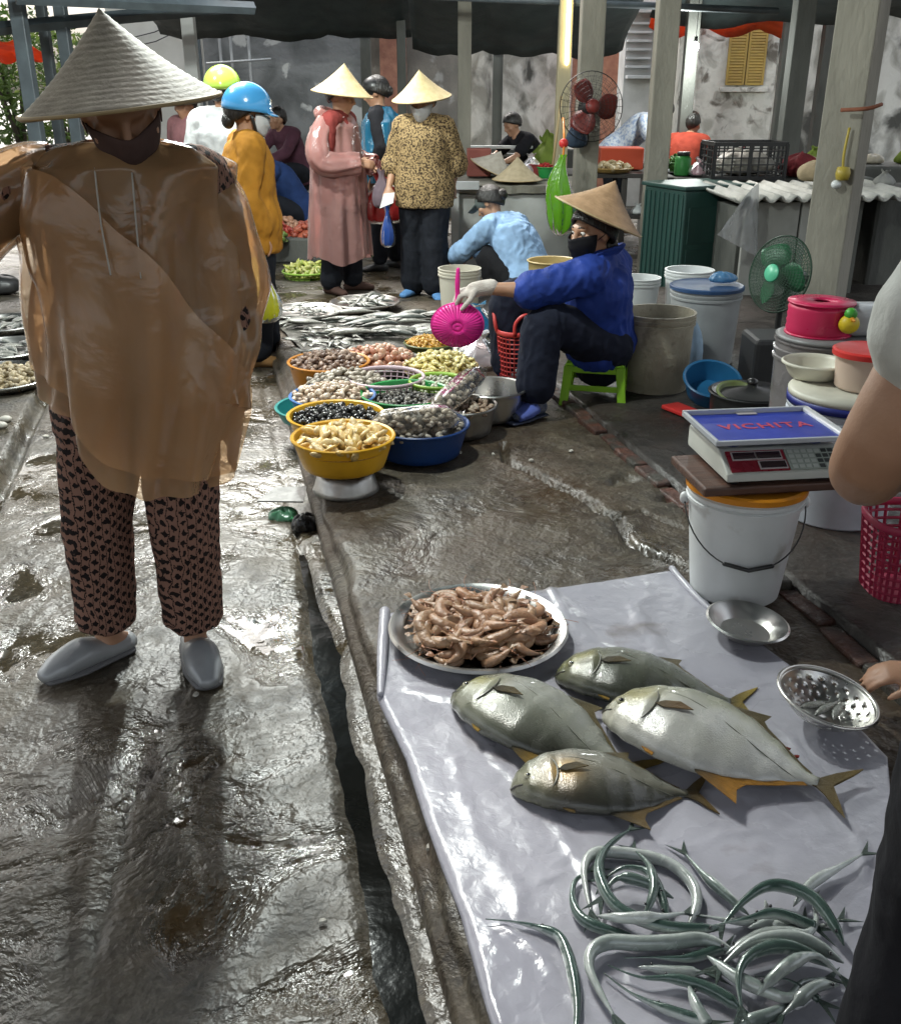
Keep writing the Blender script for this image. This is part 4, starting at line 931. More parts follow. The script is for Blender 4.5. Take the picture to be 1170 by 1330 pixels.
for s in 'LR':
    g2 = G(); add_foot(g2, J9['an' + s], J9['toe' + s], 1.0, .006); a = J9['an' + s]; g2.tube([a + V((.004, 0, .085)), a, a - V((0, 0, .04))], [.044, .040, .040], n=14); vox_obj(g2, 'sock', SOCK, p9, .006, 3)
    a, tt = J9['an' + s], J9['toe' + s]; d = V((tt.x - a.x, tt.y - a.y, 0)).normalized(); c0 = V((a.x, a.y, tt.z - .005))
    g3 = G(); g3.tube([c0 - d * .06, c0, c0 + d * .08, c0 + d * .16], [(.036, .010), (.038, .010), (.046, .010), (.036, .009)], n=14, side=d.cross(V((0, 0, 1))), sub=3, round_ends=True); sl = g3.obj('slipper_sole', M('dark navy rubber', (.015, .022, .05), rough=.5), p9)
    g3 = G(); g3.tube([c0 + d * .015 + V((0, 0, .045)), c0 + d * .06 + V((0, 0, .036)), c0 + d * .125 + V((0, 0, .024))], [(.052, .034), (.056, .034), (.048, .024)], n=18, side=d.cross(V((0, 0, 1))), sub=4); g3.obj('slipper_strap', M('periwinkle foam', (.09, .13, .42), rough=.5, bump=.1), p9)
# ---- 10: crouching in light blue, back to us
o10 = at(668, 395, PZ); J10 = squat(1.5, .22, .15, knee=.40); f10, u10 = V((.35, -1, -.75)), V((0, -.7, 1))
p10, J10 = person('person', 'person in pale blue shirt and grey cap crouching behind the seller', (o10.x + .09, o10.y + .42, 0), R(-135), J10, 1.0, .009, head=(f10, u10), cloth=[('shirt', fabric('pale blue shirt', (.30, .46, .68)), shirt(1.0, .03, .10, .9, .01, .03), .013), ('trousers', fabric('black trousers', (.012, .012, .014)), trousers(1.0, .022), .006)])
hair_cap(p10, J10['head'], f10, u10, bun=(0, -.12, -.0), long=True); m_ = frame(f10, u10)
cp = G(); cp.ball(J10['head'] + m_ @ V((0, -.0, .035)), (.09, .105, .085), 18, 12, m_); cp.tube([J10['head'] + m_ @ V((0, .08, .04)), J10['head'] + m_ @ V((0, .17, .03))], [(.07, .012), (.05, .006)], n=12, side=m_ @ V((1, 0, 0)), round_ends=True); vox_obj(cp, 'cap', fabric('grey green cap', (.13, .15, .14)), p10, .007, 3)
bl = G(); bl.tube([J10['pelvis'] + V((-.19, 0, .06)), J10['pelvis'] + V((0, .15, .08)), J10['pelvis'] + V((.19, 0, .06)), J10['pelvis'] + V((.1, -.14, .08))], [(.012, .03)] * 4, n=8, sub=4, side=(0, 0, 1)); bl.obj('belt', BLACK, p10)
shoes(p10, J10, BLACK)
# ---- 11, 12, 13: far vendors
o11 = V((aty(692, 180, 12.2).x, 12.2, 0)); J11 = squat(1.55, .15, .52, knee=.6); f11, u11 = V((0, -1, -.5)), V((0, -.4, 1))
p11, J11 = person('person', 'person in black T-shirt bending at the far counter', o11, R(-60), J11, 1.0, .011, head=(f11, u11), cloth=[('shirt', fabric('black T-shirt', (.012, .012, .016)), shirt(1.0, .02, .1, .35), .005), ('trousers', NAVY, trousers(), .005)]); hair_cap(p11, J11['head'], f11, u11, long=True)
o12 = V((aty(800, 180, 11.2).x, 11.2, 0)); J12 = stand(1.58, lean=.42, elL=(.22, -.40, .98), wrL=(.18, -.56, .80), elR=(-.22, -.40, .98), wrR=(-.18, -.56, .80)); J12['chest'] = V((0, -.24, 1.10)); J12['neck'] = V((0, -.36, 1.19)); J12['head'] = V((0, -.46, 1.25)); J12['shL'] = V((.165, -.32, 1.16)); J12['shR'] = V((-.165, -.32, 1.16)); f12, u12 = V((0, -.8, -.8)), V((0, -.7, .8))
p12, J12 = person('person', 'person in white and blue checked shirt leaning over the far table', o12, R(70), J12, 1.0, .011, head=(f12, u12), cloth=[('shirt', M('white blue check', (.62, .66, .72), (.30, .38, .56), rough=.85, scale=40, lo=.45, hi=.6), shirt(1.0, .025, .15, .3), .005), ('arm_covers', fabric('violet arm covers', (.06, .05, .16)), lambda gg, J: [limb(gg, arm_pts(J, s), ARM, .3, .95, 12, .015) for s in 'LR'], .004), ('trousers', NAVY, trousers(), .005)]); hair_cap(p12, J12['head'], f12, u12, long=True)
o13 = V((aty(886, 190, 10.4).x, 10.4, 0)); J13 = squat(1.58, .10, .55, knee=.62); f13, u13 = V((0, -1, -.2)), V((0, -.2, 1))
p13, J13 = person('person', 'person in red shirt with black hair behind the green jar', o13, R(150), J13, 1.0, .011, head=(f13, u13), cloth=[('shirt', fabric('red shirt', (.40, .06, .035)), shirt(1.0, .02, .1, .9), .005), ('trousers', NAVY, trousers(), .005)]); hair_cap(p13, J13['head'], f13, u13, long=True)
# ---- 14: shopper close by on the right: bent elbow with white cuff, black clothes
J14 = stand(1.66, elL=(.292, -.02, 1.06), wrL=(.12, -.25, 1.0), elR=(-.24, .0, 1.04), wrR=(-.10, -.24, .98)); f14, u14 = V((0, -1, -.3)), V((0, -.2, 1))
for a_, s_ in (('shL', .05), ('shR', .05), ('neck', .10), ('head', .10), ('chest', .05), ('elR', .10), ('wrR', .10), ('wrL', .06)): J14[a_] = J14[a_] + V((s_, 0, 0))
BLK = fabric('black clothing', (.010, .010, .012), (.018, .018, .022))
p14, J14 = person('person', 'person in black close by at the right edge, elbow bent below a white cuff', (.725, .905, 0), R(176), J14, 1.0, .007, head=(f14, u14), hands={'L': dict(curl=.6), 'R': dict(curl=.6)}, cloth=[('dress', BLK, lambda gg, J: (torso(gg, J, .025, 1.0, .2, .02), limb(gg, arm_pts(J, 'L'), ARM, 0, .10, 16, .02), limb(gg, arm_pts(J, 'R'), ARM, 0, .10, 16, .02)), .006), ('trousers', BLK, trousers(1.0, .03, .93, .03), .005),
    ('sleeve_cuff', fabric('white cuff cloth', (.72, .73, .69)), lambda gg, J: limb(gg, arm_pts(J, 'L'), ARM, .05, .135, 18, .026, .006), .003), ('sleeve_cuff', fabric('white cuff cloth', (.72, .73, .69)), lambda gg, J: limb(gg, arm_pts(J, 'R'), ARM, .06, .20, 18, .026, .006), .003)])
hair_cap(p14, J14['head'], f14, u14, long=True); shoes(p14, J14, BLACK)
# ---- 15: vendor squatting out of the right edge, hand on the strainer
J15 = squat(1.55, .10, .24); J15['shL'], J15['shR'] = V((.165, -.10, .66)), V((-.165, -.14, .66)); J15['elR'] = V((-.26, -.30, .44)); J15['wrR'] = V((-.10, -.50, .22)); f15, u15 = V((-.1, -1, -.5)), V((0, -.4, 1))
hw = at(1196, 905, .15)
rz15 = R(-86); Rm = Matrix.Rotation(rz15, 3, 'Z'); base15 = hw - Rm @ J15['wrR']
p15, J15 = person('person', 'squatting vendor at the right edge whose hand holds the steel strainer', (base15.x, base15.y, .0), rz15, J15, 1.0, .0075, head=(f15, u15), hands={'R': dict(d=(-.25, -1, -.12), n=(.2, -.1, 1), curl=.35, spread=.1), 'L': dict(curl=.5)}, cloth=[('shirt', fabric('grey violet shirt', (.16, .12, .16)), shirt(1.0, .02, .1, .5), .006), ('trousers', BLK, trousers(1.0, .02), .005)])
hair_cap(p15, J15['head'], f15, u15, long=True); shoes(p15, J15, fabric('pale slippers', (.45, .45, .42)))

# ================================================================== GOODS
def basin_profile(r, h, rb=None, t=.004, rim=.009):
    rb = rb or r * .78
    out = [(0, 0), (rb * .9, 0), (rb, .008)]
    for i in range(1, 7): out.append((rb + (r - rb) * (i / 6) ** .85, .008 + (h - .012) * i / 6))
    out += [(r + rim * .6, h), (r + rim, h - .002), (r + rim * 1.05, h + .003), (r + rim * .5, h + .007), (r - t, h + .003)]
    for i in range(5, -1, -1): out.append((rb + (r - rb) * (i / 6) ** .85 - t, .012 + (h - .012) * i / 6))
    out.append((0, .012)); return out
def basin(name, label, loc, r, h, mat, rb=None, rot=None, sx=1.0, cat='basin', group=None):
    o = G().lathe(basin_profile(r, h, rb), 44, sx=sx).obj(name, mat, loc=loc, rot=rot, weld=True, angle=50)
    return tag(o, label, cat, group)
def plast(name, c, **kw):
    a = dict(rough=.35, rough2=.5, scale=5, spec=.4); a.update(kw)
    return M(name, c, tuple(x * .72 for x in c), **a)
# piles of small shellfish: real pieces, too small to lift one by one
def piece(kind, rnd, s):
    if kind == 'clam':
        n, k, v = 8, 5, []
        r = (s * rnd.uniform(.85, 1.2), s * rnd.uniform(.65, .9), s * rnd.uniform(.42, .58))
    elif kind == 'snail':
        n, k, r = 7, 5, (s, s * .8, s * 1.05)
    elif kind == 'mussel':
        n, k, r = 7, 5, (s * 1.5, s * .7, s * .5)
    elif kind == 'leaf':
        n, k, r = 7, 4, (s * rnd.uniform(1, 1.9), s * rnd.uniform(.5, .9), s * rnd.uniform(.25, .5))
    else:
        n, k, r = 8, 5, (s * rnd.uniform(.8, 1.4), s * rnd.uniform(.7, 1.1), s * rnd.uniform(.5, .9))
    return n, k, r
def pile(name, label, c, r, dome, s, n, cols, kind, mat, seed=0, sx=1.0, rough_top=.012, cat='shellfish', deep=0.0):
    rnd = random.Random(seed); gg = G()
    gg.lathe([(r * 1.0, -.02 - deep)] + [(r * f, dome * (1 - f * f) - s * .9) for f in (.98, .8, .6, .4, .2, .02)], 24, col=cols[0], sx=sx)
    for i in range(n):
        f = math.sqrt((i + .5) / n); a = i * 2.39996 + rnd.uniform(-.5, .5); f = min(1.0, f * rnd.uniform(.94, 1.04))
        p = V((r * f * math.cos(a) * sx, r * f * math.sin(a), dome * (1 - f * f) + rnd.uniform(-.3, .6) * s + rnd.uniform(-1, 1) * rough_top * .3))
        nn, k, rr = piece(kind, rnd, s)
        m = Matrix.Rotation(rnd.uniform(0, 6.28), 3, 'Z') @ Matrix.Rotation(rnd.gauss(0, .55), 3, 'X') @ Matrix.Rotation(rnd.gauss(0, .55), 3, 'Y')
        col = rnd.choice(cols); q = rnd.uniform(.75, 1.2); gg.ball(p, rr, nn, k, m, tuple(min(1, x * q) for x in col))
    o = gg.obj(name, mat, loc=c, colors=True, fix=False)
    return tag(o, label, cat, kind='stuff')
SHELL = M('wet shell', (1, 1, 1), (.72, .68, .62), rough=.3, rough2=.5, attr=True, scale=60, bump=.25, bscale=150, spec=.5)
MEAT = M('wet meat', (1, 1, 1), (.8, .74, .7), rough=.25, rough2=.4, attr=True, scale=40, bump=.2, bscale=120, sss=.05)
YELB = plast('yellow plastic', (.70, .38, .02)); BLUEB = plast('dark blue plastic', (.012, .05, .19)); LBLUE = plast('mid blue plastic', (.05, .16, .42)); GREENB = plast('green plastic', (.02, .26, .06)); LGREEN = plast('lime green plastic', (.28, .47, .06))
ORB = plast('orange plastic', (.62, .24, .02)); TEALB = plast('teal plastic', (.03, .28, .26)); PINKP = plast('pale pink plastic', (.52, .40, .44)); REDP = plast('red plastic', (.62, .035, .03)); MAG = plast('hot pink plastic', (.85, .03, .33), rough=.3)
Z0 = PZ + .008
# front yellow basin on an upturned steel bowl
c = at(446, 578, .27); yb = V((c.x, c.y, 0))
tag(G().lathe([(0, .075), (.085, .072), (.105, .05), (.112, .012), (.12, .0), (.125, .004), (.118, .02), (.108, .055), (.09, .08), (0, .084)], 36).obj('steel_bowl', STEEL_OLD, loc=(yb.x + .005, yb.y - .02, PZ), weld=True), 'upturned steel bowl under the front yellow basin', 'bowl')
basin('plastic_basin', 'yellow plastic basin raised on a steel bowl at the front', (yb.x, yb.y, PZ + .085), .185, .12, YELB, .15)
pile('mussel_meat', 'pale yellow shucked mussel meat in the front yellow basin', (yb.x + .005, yb.y - .02, PZ + .19), .165, .035, .026, 90, [(.72, .52, .20), (.80, .62, .30), (.62, .42, .12), (.75, .58, .28)], 'leaf', MEAT, 3, cat='seafood')
# yellow basin with dark snails right behind
c = at(436, 546, .26); basin('plastic_basin', 'yellow plastic basin of black snails behind the front basin', (c.x, c.y + .02, Z0 + .04), .19, .13, YELB, .15)
pile('black_snails', 'glossy black snails heaped in the second yellow basin', (c.x, c.y + .02, Z0 + .155), .17, .025, .0125, 230, [(.012, .012, .013), (.02, .02, .02), (.05, .05, .045)], 'snail', M('wet black shell', (1, 1, 1), rough=.18, attr=True), 4)
tag(G().lathe([(0, 0), (.13, 0), (.13, .038), (0, .038)], 24).obj('crate_block', M('dark wet block', (.04, .035, .03), rough=.6), loc=(c.x, c.y + .02, Z0 - .004)), 'dark round block under the black snail basin', 'block')
# dark blue basin with two long bags of shells
c = at(545, 562, .2); db = V((c.x, c.y, Z0)); basin('plastic_basin', 'dark blue plastic basin holding bagged shells', db, .195, .13, BLUEB, .16)
pile('bagged_shell_bed', 'grey shells filling the dark blue basin', db + V((0, 0, .115)), .18, .03, .017, 150, [(.28, .26, .23), (.36, .33, .28), (.2, .18, .16)], 'clam', SHELL, 5)
BAGF = film('clear bag film', (.6, .57, .52), clear=.90, rough=.2, ior=1.12, tint=(.96, .95, .93), bump=.3, bscale=22)
for (a, b, r, lab, sd_) in (((490, 558), (590, 552), .055, 'clear bag of grey shells lying along the dark blue basin', 11), ((568, 540), (618, 498), .050, 'clear bag of grey shells propped against the green basin', 12)):
    pa, pb = at(*a, .25), at(*b, .28 if sd_ == 12 else .25); pa.z, pb.z = Z0 + .165, Z0 + (.21 if sd_ == 12 else .17)
    t = thing('shell_bag', lab, 'bag', (pa + pb) / 2); d = (pb - pa); L = d.length; d.normalize(); rnd = random.Random(sd_); gg = G(); sd2 = d.cross(V((0, 0, 1))).normalized(); up = sd2.cross(d)
    for i in range(170):
        f = rnd.uniform(-.5, .5); q = rnd.uniform(0, 6.28); rr = r * .86 * math.sqrt(max(.08, 1 - (abs(f) * 2) ** 4))
        m = Matrix.Rotation(rnd.uniform(0, 6.28), 3, 'Z') @ Matrix.Rotation(rnd.uniform(0, 6.28), 3, 'X'); g0 = rnd.uniform(.22, .58); gg.ball(d * f * L + (sd2 * math.cos(q) + up * math.sin(q)) * rr, (.018, .014, .010), 7, 5, m, (g0, g0 * .88, g0 * .72))
    gg.ball((0, 0, 0), (L * .42, r * .8, r * .8), 12, 8, Matrix((d, sd2, up)).transposed(), (.15, .14, .12))
    o = gg.obj('shells', SHELL, t, colors=True, fix=False); o['kind'] = 'stuff'
    sleeve(t, [d * (-.56 * L), d * (-.4 * L), V((0, 0, .0)), d * (.4 * L), d * (.56 * L), d * (.64 * L)], [.02, r * .95, r * 1.12, r * .98, r * .35, .03], BAGF, 1.0, .008, 'bag_film', 32)
# steel pan of mixed shells, empty steel bowl
c = at(598, 535, .2); basin('steel_pan', 'dull steel pan heaped with brown clams', (c.x, c.y, Z0), .152, .125, STEEL_OLD, .13)
pile('brown_clams', 'brown clams heaped in the dull steel pan', (c.x, c.y, Z0 + .108), .142, .028, .0165, 130, [(.30, .21, .15), (.42, .31, .22), (.22, .14, .10), (.50, .42, .33)], 'clam', SHELL, 6)
c = at(636, 512, .22); basin('steel_bowl', 'empty shiny steel bowl beside the red basket', (c.x, c.y + .03, Z0), .165, .135, STEEL, .14, cat='bowl')
tag(G().lathe([(0, 0), (.12, 0)], 32).obj('bowl_water', M('murky water', (.05, .055, .04), rough=.05, spec=.6), loc=(c.x, c.y + .03, Z0 + .06)), 'murky water in the empty looking steel bowl', 'water', kind='stuff')
# wide green basin with small snails
c = at(527, 512, .24); basin('plastic_basin', 'bright green plastic basin of small black snails', (c.x, c.y + .03, Z0), .20, .13, GREENB, .165)
pile('small_snails', 'small black and grey snails in the green basin', (c.x, c.y + .03, Z0 + .085), .17, .018, .011, 260, [(.03, .03, .028), (.10, .095, .085), (.30, .28, .25), (.05, .045, .04)], 'snail', SHELL, 7)
# blue basin of cream clams + teal rim beneath
c = at(432, 516, .22); basin('plastic_basin', 'blue plastic basin overflowing with cream clams', (c.x, c.y, Z0 + .012), .185, .11, LBLUE, .15)
basin('plastic_basin', 'teal basin edge showing under the cream clams at the kerb', (c.x - .06, c.y + .05, Z0 - .004), .20, .06, TEALB, .18)
pile('cream_clams', 'cream and beige clams in the blue basin', (c.x, c.y, Z0 + .11), .178, .05, .019, 170, [(.48, .38, .28), (.58, .47, .36), (.40, .29, .21), (.62, .54, .44)], 'clam', SHELL, 8)
c = at(447, 497, .24); pile('grey_clams', 'grey ridged clams heaped behind the cream clams', (c.x, c.y + .1, Z0 + .09), .19, .06, .021, 150, [(.36, .32, .26), (.44, .40, .33), (.28, .25, .2)], 'clam', SHELL, 9)
basin('plastic_basin', 'low grey basin hidden under the grey ridged clams', (c.x, c.y + .1, Z0), .19, .08, plast('grey plastic', (.2, .2, .2)), .17)
# orange basin of brown cockles
c = at(424, 478, .24); basin('plastic_basin', 'orange plastic basin of brown cockles at the kerb', (c.x, c.y + .10, Z0 + .02), .195, .12, ORB, .17)
pile('brown_cockles', 'dark brown cockles in the orange basin', (c.x, c.y + .10, Z0 + .125), .185, .045, .019, 170, [(.22, .14, .10), (.30, .20, .14), (.16, .10, .075), (.36, .26, .2)], 'clam', SHELL, 10)
# pale pink sieve basket with slots
c = at(500, 494, .24); pk = thing('sieve_basket', 'pale pink plastic sieve basket with slotted wall', 'basket', (c.x, c.y + .06, Z0 + .05))
def slotted(parent, r, h, rb, mat, n=34, bars=3, name='slat', sx=1.0):
    G().lathe([(0, 0), (rb, 0), (rb, .006), (0, .006)], 36, sx=sx).obj('bottom', mat, parent, weld=True)
    G().lathe([(r - .004, h - .012), (r + .008, h - .012), (r + .012, h), (r + .006, h + .006), (r - .004, h), (r - .004, h - .012)], 40, sx=sx).obj('rim', mat, parent, weld=True)
    gg = G()
    for j in range(n):
        q = 2 * math.pi * j / n; a = V((rb * math.cos(q) * sx, rb * math.sin(q), .003)); b = V((r * math.cos(q) * sx, r * math.sin(q), h - .006)); gg.tube([a, a.lerp(b, .5) + V((math.cos(q), math.sin(q), 0)) * (r - rb) * .15, b], [(.0035, .002)] * 3, n=4, sub=2)
    for i in range(bars):
        f = (i + 1) / (bars + 1); rr = rb + (r - rb) * f; gg.rings([[V(((rr + .0025 * math.cos(p)) * math.cos(q) * sx, (rr + .0025 * math.cos(p)) * math.sin(q), h * f + .0025 * math.sin(p))) for p in (0, 1.57, 3.14, 4.71)] for q in [2 * math.pi * j / 40 for j in range(40)]], False, False, loop=True)
    o = gg.obj('lattice', mat, parent); o['kind'] = 'stuff'
slotted(pk, .175, .085, .145, PINKP)
pile('tiny_clams', 'tiny pale clams in the pink sieve basket', (c.x, c.y + .06, Z0 + .075), .14, .012, .010, 130, [(.5, .44, .4), (.6, .54, .5)], 'clam', SHELL, 13)
basin('plastic_basin', 'blue violet basin under the pink sieve basket', (c.x, c.y + .06, Z0), .17, .05, plast('violet blue plastic', (.10, .13, .38)), .15)
# lime colander of pale clams
c = at(568, 492, .25); lk = thing('colander', 'lime green colander of pale green clams', 'colander', (c.x, c.y + .02, Z0 + .03)); slotted(lk, .125, .10, .10, LGREEN, 30, 3)
pile('pale_clams', 'pale greenish clams in the lime colander', (c.x, c.y + .02, Z0 + .11), .112, .018, .014, 80, [(.50, .52, .40), (.42, .44, .34), (.6, .6, .5)], 'clam', SHELL, 14)
# yellow mound in steel/bamboo tray and corn coloured tray
c = at(572, 472, .24); basin('bamboo_tray', 'round bamboo tray under the pale yellow meat', (c.x, c.y + .05, Z0 + .04), .18, .07, plast('bamboo', (.40, .26, .09)), .12, cat='tray')
pile('clam_meat', 'pale yellow shucked clam meat mounded on the bamboo tray', (c.x, c.y + .05, Z0 + .10), .178, .065, .019, 190, [(.74, .66, .28), (.80, .74, .40), (.66, .58, .22)], 'leaf', MEAT, 15, cat='seafood')
tag(G().lathe([(0, 0), (.11, 0), (.11, .035), (0, .035)], 24).obj('crate_block', M('dark wet block', (.04, .035, .03), rough=.6), loc=(c.x, c.y + .05, Z0)), 'dark block under the bamboo tray', 'block')
c = at(558, 449, .2); basin('plastic_basin', 'small olive green basin of orange shellfish meat', (c.x, c.y + .04, Z0), .135, .10, plast('olive plastic', (.12, .15, .05)), .11)
pile('orange_meat', 'small orange shellfish meat in the olive basin', (c.x, c.y + .04, Z0 + .10), .13, .025, .011, 200, [(.62, .36, .06), (.70, .44, .10), (.5, .26, .04)], 'other', MEAT, 16, cat='seafood')
c = at(600, 452, .15); basin('steel_plate', 'shallow steel plate behind the pale yellow meat', (c.x, c.y + .02, Z0), .17, .03, STEEL, .13, cat='plate')
# octopus and pink squid tray
c = at(490, 463, .2); basin('steel_tray', 'flat steel tray under the pink baby octopus', (c.x, c.y + .03, Z0 + .02), .225, .045, STEEL_OLD, .20, cat='tray')
pile('baby_octopus', 'pink and tan baby octopus heaped on the steel tray', (c.x, c.y + .03, Z0 + .06), .20, .06, .022, 130, [(.50, .24, .16), (.58, .36, .25), (.42, .19, .12), (.60, .44, .33)], 'other', MEAT, 17, cat='seafood', rough_top=.03)
# pale blue basin behind
c = at(566, 393, .15); basin('plastic_basin', 'flat sky blue basin behind the pink scoop', (c.x, c.y, .0), .19, .09, plast('sky blue plastic', (.10, .30, .48)), .16)

# ---- simple fish for platters and the wet heap
def fish_mesh(name, hgt, wid, seed, L=1.0, forkd=.08):
    gg = G(); rnd = random.Random(seed); rows = []; prof = [(0, .012), (.06, .3), (.16, .7), (.32, 1), (.5, .92), (.7, .52), (.84, .18), (.9, .16)]
    N_ = 20
    for i in range(N_ + 1):
        t = i / N_ * .9; w = max(.02, lerp_tab(prof, t)); bend = .03 * math.sin(t * 3 + seed)
        rows.append([V((t - .45, bend + hgt * w * math.cos(q), wid * w ** .8 * (1 + math.sin(q)))) for q in [2 * math.pi * j / 12 for j in range(12)]])
    def colf(u, v):
        s_ = math.cos(2 * math.pi * v); return (.20 + .0 * s_, .22, .21) if s_ > .55 else ((.42, .43, .42) if s_ > -.2 else (.62, .61, .58))
    gg.rings(rows, col=colf)
    b = .03 * math.sin(.9 * 3 + seed)
    gg.add([V((.44, b + .02, wid * .2)), V((.44, b - .02, wid * .2)), V((.58, b - forkd * 1.3, .004)), V((.50, b, .006)), V((.58, b + forkd * 1.3, .004)), V((.44, b + .02, wid * .34)), V((.44, b - .02, wid * .34)), V((.50, b, .016))], [(0, 3, 1), (1, 3, 2), (0, 4, 3), (5, 6, 7), (6, 2, 7), (5, 7, 4), (1, 2, 6), (0, 5, 4)], col=(.22, .22, .20))
    gg.add([V((-.05, b * .4 + hgt * .95, wid)), V((.12, hgt * 1.45, wid * .8)), V((.25, hgt * .7, wid)), V((.1, hgt * .9, wid * 1.3))], [(0, 1, 3), (1, 2, 3), (0, 3, 2)], col=(.2, .2, .19))
    gg.ball((-.385, .01 + hgt * .18, wid * 1.25), (.014, .014, .01), 8, 6, col=(.01, .01, .01))
    me = gg.mesh(name); a_ = me.color_attributes.new('Col', 'FLOAT_COLOR', 'POINT'); buf = np.ones((len(gg.v), 4), np.float32); buf[:, :3] = np.array(gg.c, np.float32); a_.data.foreach_set('color', buf.ravel())
    bm = bmesh.new(); bm.from_mesh(me); bmesh.ops.recalc_face_normals(bm, faces=bm.faces); bm.to_mesh(me); bm.free(); me.polygons.foreach_set('use_smooth', [True] * len(me.polygons))
    return me
FISHM = M('silver fish skin', (.62, .62, .58), (.30, .30, .27), rough=.26, rough2=.45, attr=True, scale=25, bump=.15, bscale=160, spec=.7, metal=.15)
FM = [fish_mesh('small_fish', .13, .06, 1), fish_mesh('small_fish', .10, .055, 2), fish_mesh('small_fish', .20, .05, 3, forkd=.1)]
for m_ in FM: m_.materials.append(FISHM)
def put_fish(mi, loc, L, rz, tilt, label, group, cat='fish', tone=1.0):
    o = bpy.data.objects.new('fish', FM[mi]); COL.objects.link(o); o.location = loc; o.scale = (L, L, L); o.rotation_euler = (tilt, random.uniform(-.08, .08), rz)
    return tag(o, label, cat, group)
def platter(loc, r, label, n, flabel, group, mi=1, L=.17, seed=1, mat=None):
    basin('steel_platter', label, loc, r, .035, mat or STEEL, r * .82, cat='platter'); rnd = random.Random(seed)
    for i in range(n):
        a = rnd.uniform(0, 6.28); f = rnd.random() ** .5 * .62; put_fish(mi, (loc[0] + r * f * math.cos(a), loc[1] + r * f * math.sin(a), loc[2] + .016 + .014 * (i * 1.0 / n) * 3), L * rnd.uniform(.85, 1.15), rnd.uniform(0, 6.28), rnd.gauss(0, .12), flabel, group)
c = at(394, 412, .12); platter((c.x, c.y + .05, Z0 + .01), .24, 'round steel platter of dull grey fry at the kerb end', 26, 'small dull fish on the platter at the kerb end', 'fish on the kerb end platter', 0, .10, 1, STEEL_OLD)
c = at(474, 399, .12); platter((c.x, c.y + .03, Z0 + .01), .23, 'round steel platter of silver fish near the slippers', 22, 'slim silver fish on the platter near the slippers', 'fish on the second platter', 1, .20, 2)
# heap of silver fish on wet plastic
ws = G(); Xs = np.linspace(0, 1, 40); rows = []
A_, B_, C_, D_ = at(360, 425, PZ), at(590, 412, PZ), at(420, 488, PZ), at(600, 445, PZ)
U, W_ = np.meshgrid(np.linspace(0, 1, 40), np.linspace(0, 1, 40), indexing='ij')
Xg = (A_.x * (1 - U) + B_.x * U) * (1 - W_) + (C_.x * (1 - U) + D_.x * U) * W_; Yg = (A_.y * (1 - U) + B_.y * U) * (1 - W_) + (C_.y * (1 - U) + D_.y * U) * W_
o = link('plastic_sheet', gridmesh('plastic_sheet', Xg, Yg, Z0 + .012 + .008 * fbm(Xg * 12, Yg * 12, 4, 4)), M('dirty clear sheet', (.13, .125, .105), (.08, .075, .065), rough=.3, rough2=.5, scale=5, bump=.4, bscale=20)); tag(o, 'wet grey plastic sheet under the heaped silver fish', 'sheet')
rnd = random.Random(5)
for i in range(62):
    px = rnd.uniform(368, 470); py = rnd.uniform(424, 470)
    if px < 362 + (py - 424) * .6: continue
    p = at(px, py, PZ); put_fish(2 if i % 3 else 1, (p.x, p.y, Z0 + .02 + .03 * rnd.random()), rnd.uniform(.10, .15), rnd.uniform(0, 6.28), rnd.gauss(0, .2), 'small bright silver fish in the heap by the kerb', 'silver fish heaped by the kerb')
for i in range(30):
    px = rnd.uniform(440, 592); py = rnd.uniform(414, 446)
    p = at(px, py, PZ); put_fish(0 if i % 2 else 1, (p.x, p.y, Z0 + .02 + .035 * rnd.random()), rnd.uniform(.26, .36), rnd.choice((0, 3.14)) + rnd.gauss(.1, .25), rnd.gauss(0, .15), 'long olive grey fish in the row behind the octopus tray', 'grey fish behind the octopus')
put_fish(2, at(395, 430, PZ) + V((0, 0, .06)), .26, .1, .1, 'single broad white fish on top of the grey row', None)

# ---- pink scoop held by the seller
hand9 = p9.matrix_world.copy(); hw9 = V(o9) + J9['wrR']
sc = thing('slotted_scoop', 'hot pink slotted plastic scoop held in the seller gloved hand', 'scoop', hw9 + V((-.10, -.035, -.015)))
gg = G(); n = 44; rows = []
def scoop_pt(u, v, off=0.0):   # disc hanging down, bulging to the camera
    a = u * 2 * math.pi; rr = .114 * v
    return V((rr * math.cos(a) * 1.02, -.05 * (1 - v * v) - off, -.14 + rr * math.sin(a) * .86))
for v in (.93, 1.0, 1.035, 1.0): rows.append([scoop_pt(j / n, v, 0 if v != 1.035 else .004) + (V((0, .008, 0)) if len(rows) == 3 else V()) for j in range(n)])
G().rings(rows, False, False).obj('rim', MAG, sc)
rows = [[scoop_pt(j / n, v) for j in range(n)] for v in (.001, .12, .25)]; hubm = G().rings(rows, False, False).obj('centre_disc', MAG, sc); b = hubm.modifiers.new('t', 'SOLIDIFY'); b.thickness = .003
for j in range(40):
    u = j / 40; rib = G(); w = .0062
    pts = [scoop_pt(u, v) for v in (.22, .4, .6, .8, .96)]
    rib.tube(pts, [(.004, .0022), (.005, .0022), (.006, .0022), (.0068, .0022), (.0075, .0022)], n=6, side=V((-math.sin(u * 6.283), 0, math.cos(u * 6.283)))).obj('rib', MAG, sc)
rows = [[scoop_pt(j / n, v, -.003) for j in range(n)] for v in (.2, .5, .75, .95)]
wb_ = G().rings(rows, False, False).obj('web', M('hot pink thin web', (.75, .03, .30), rough=.35, thin=.4), sc)
G().tube([(0, 0, -.045), (0, .002, 0), (0, .0, .05), (.003, 0, .105)], [(.012, .007), (.010, .007), (.011, .008), (.008, .006)], n=10, sub=3, round_ends=True).obj('handle', MAG, sc)
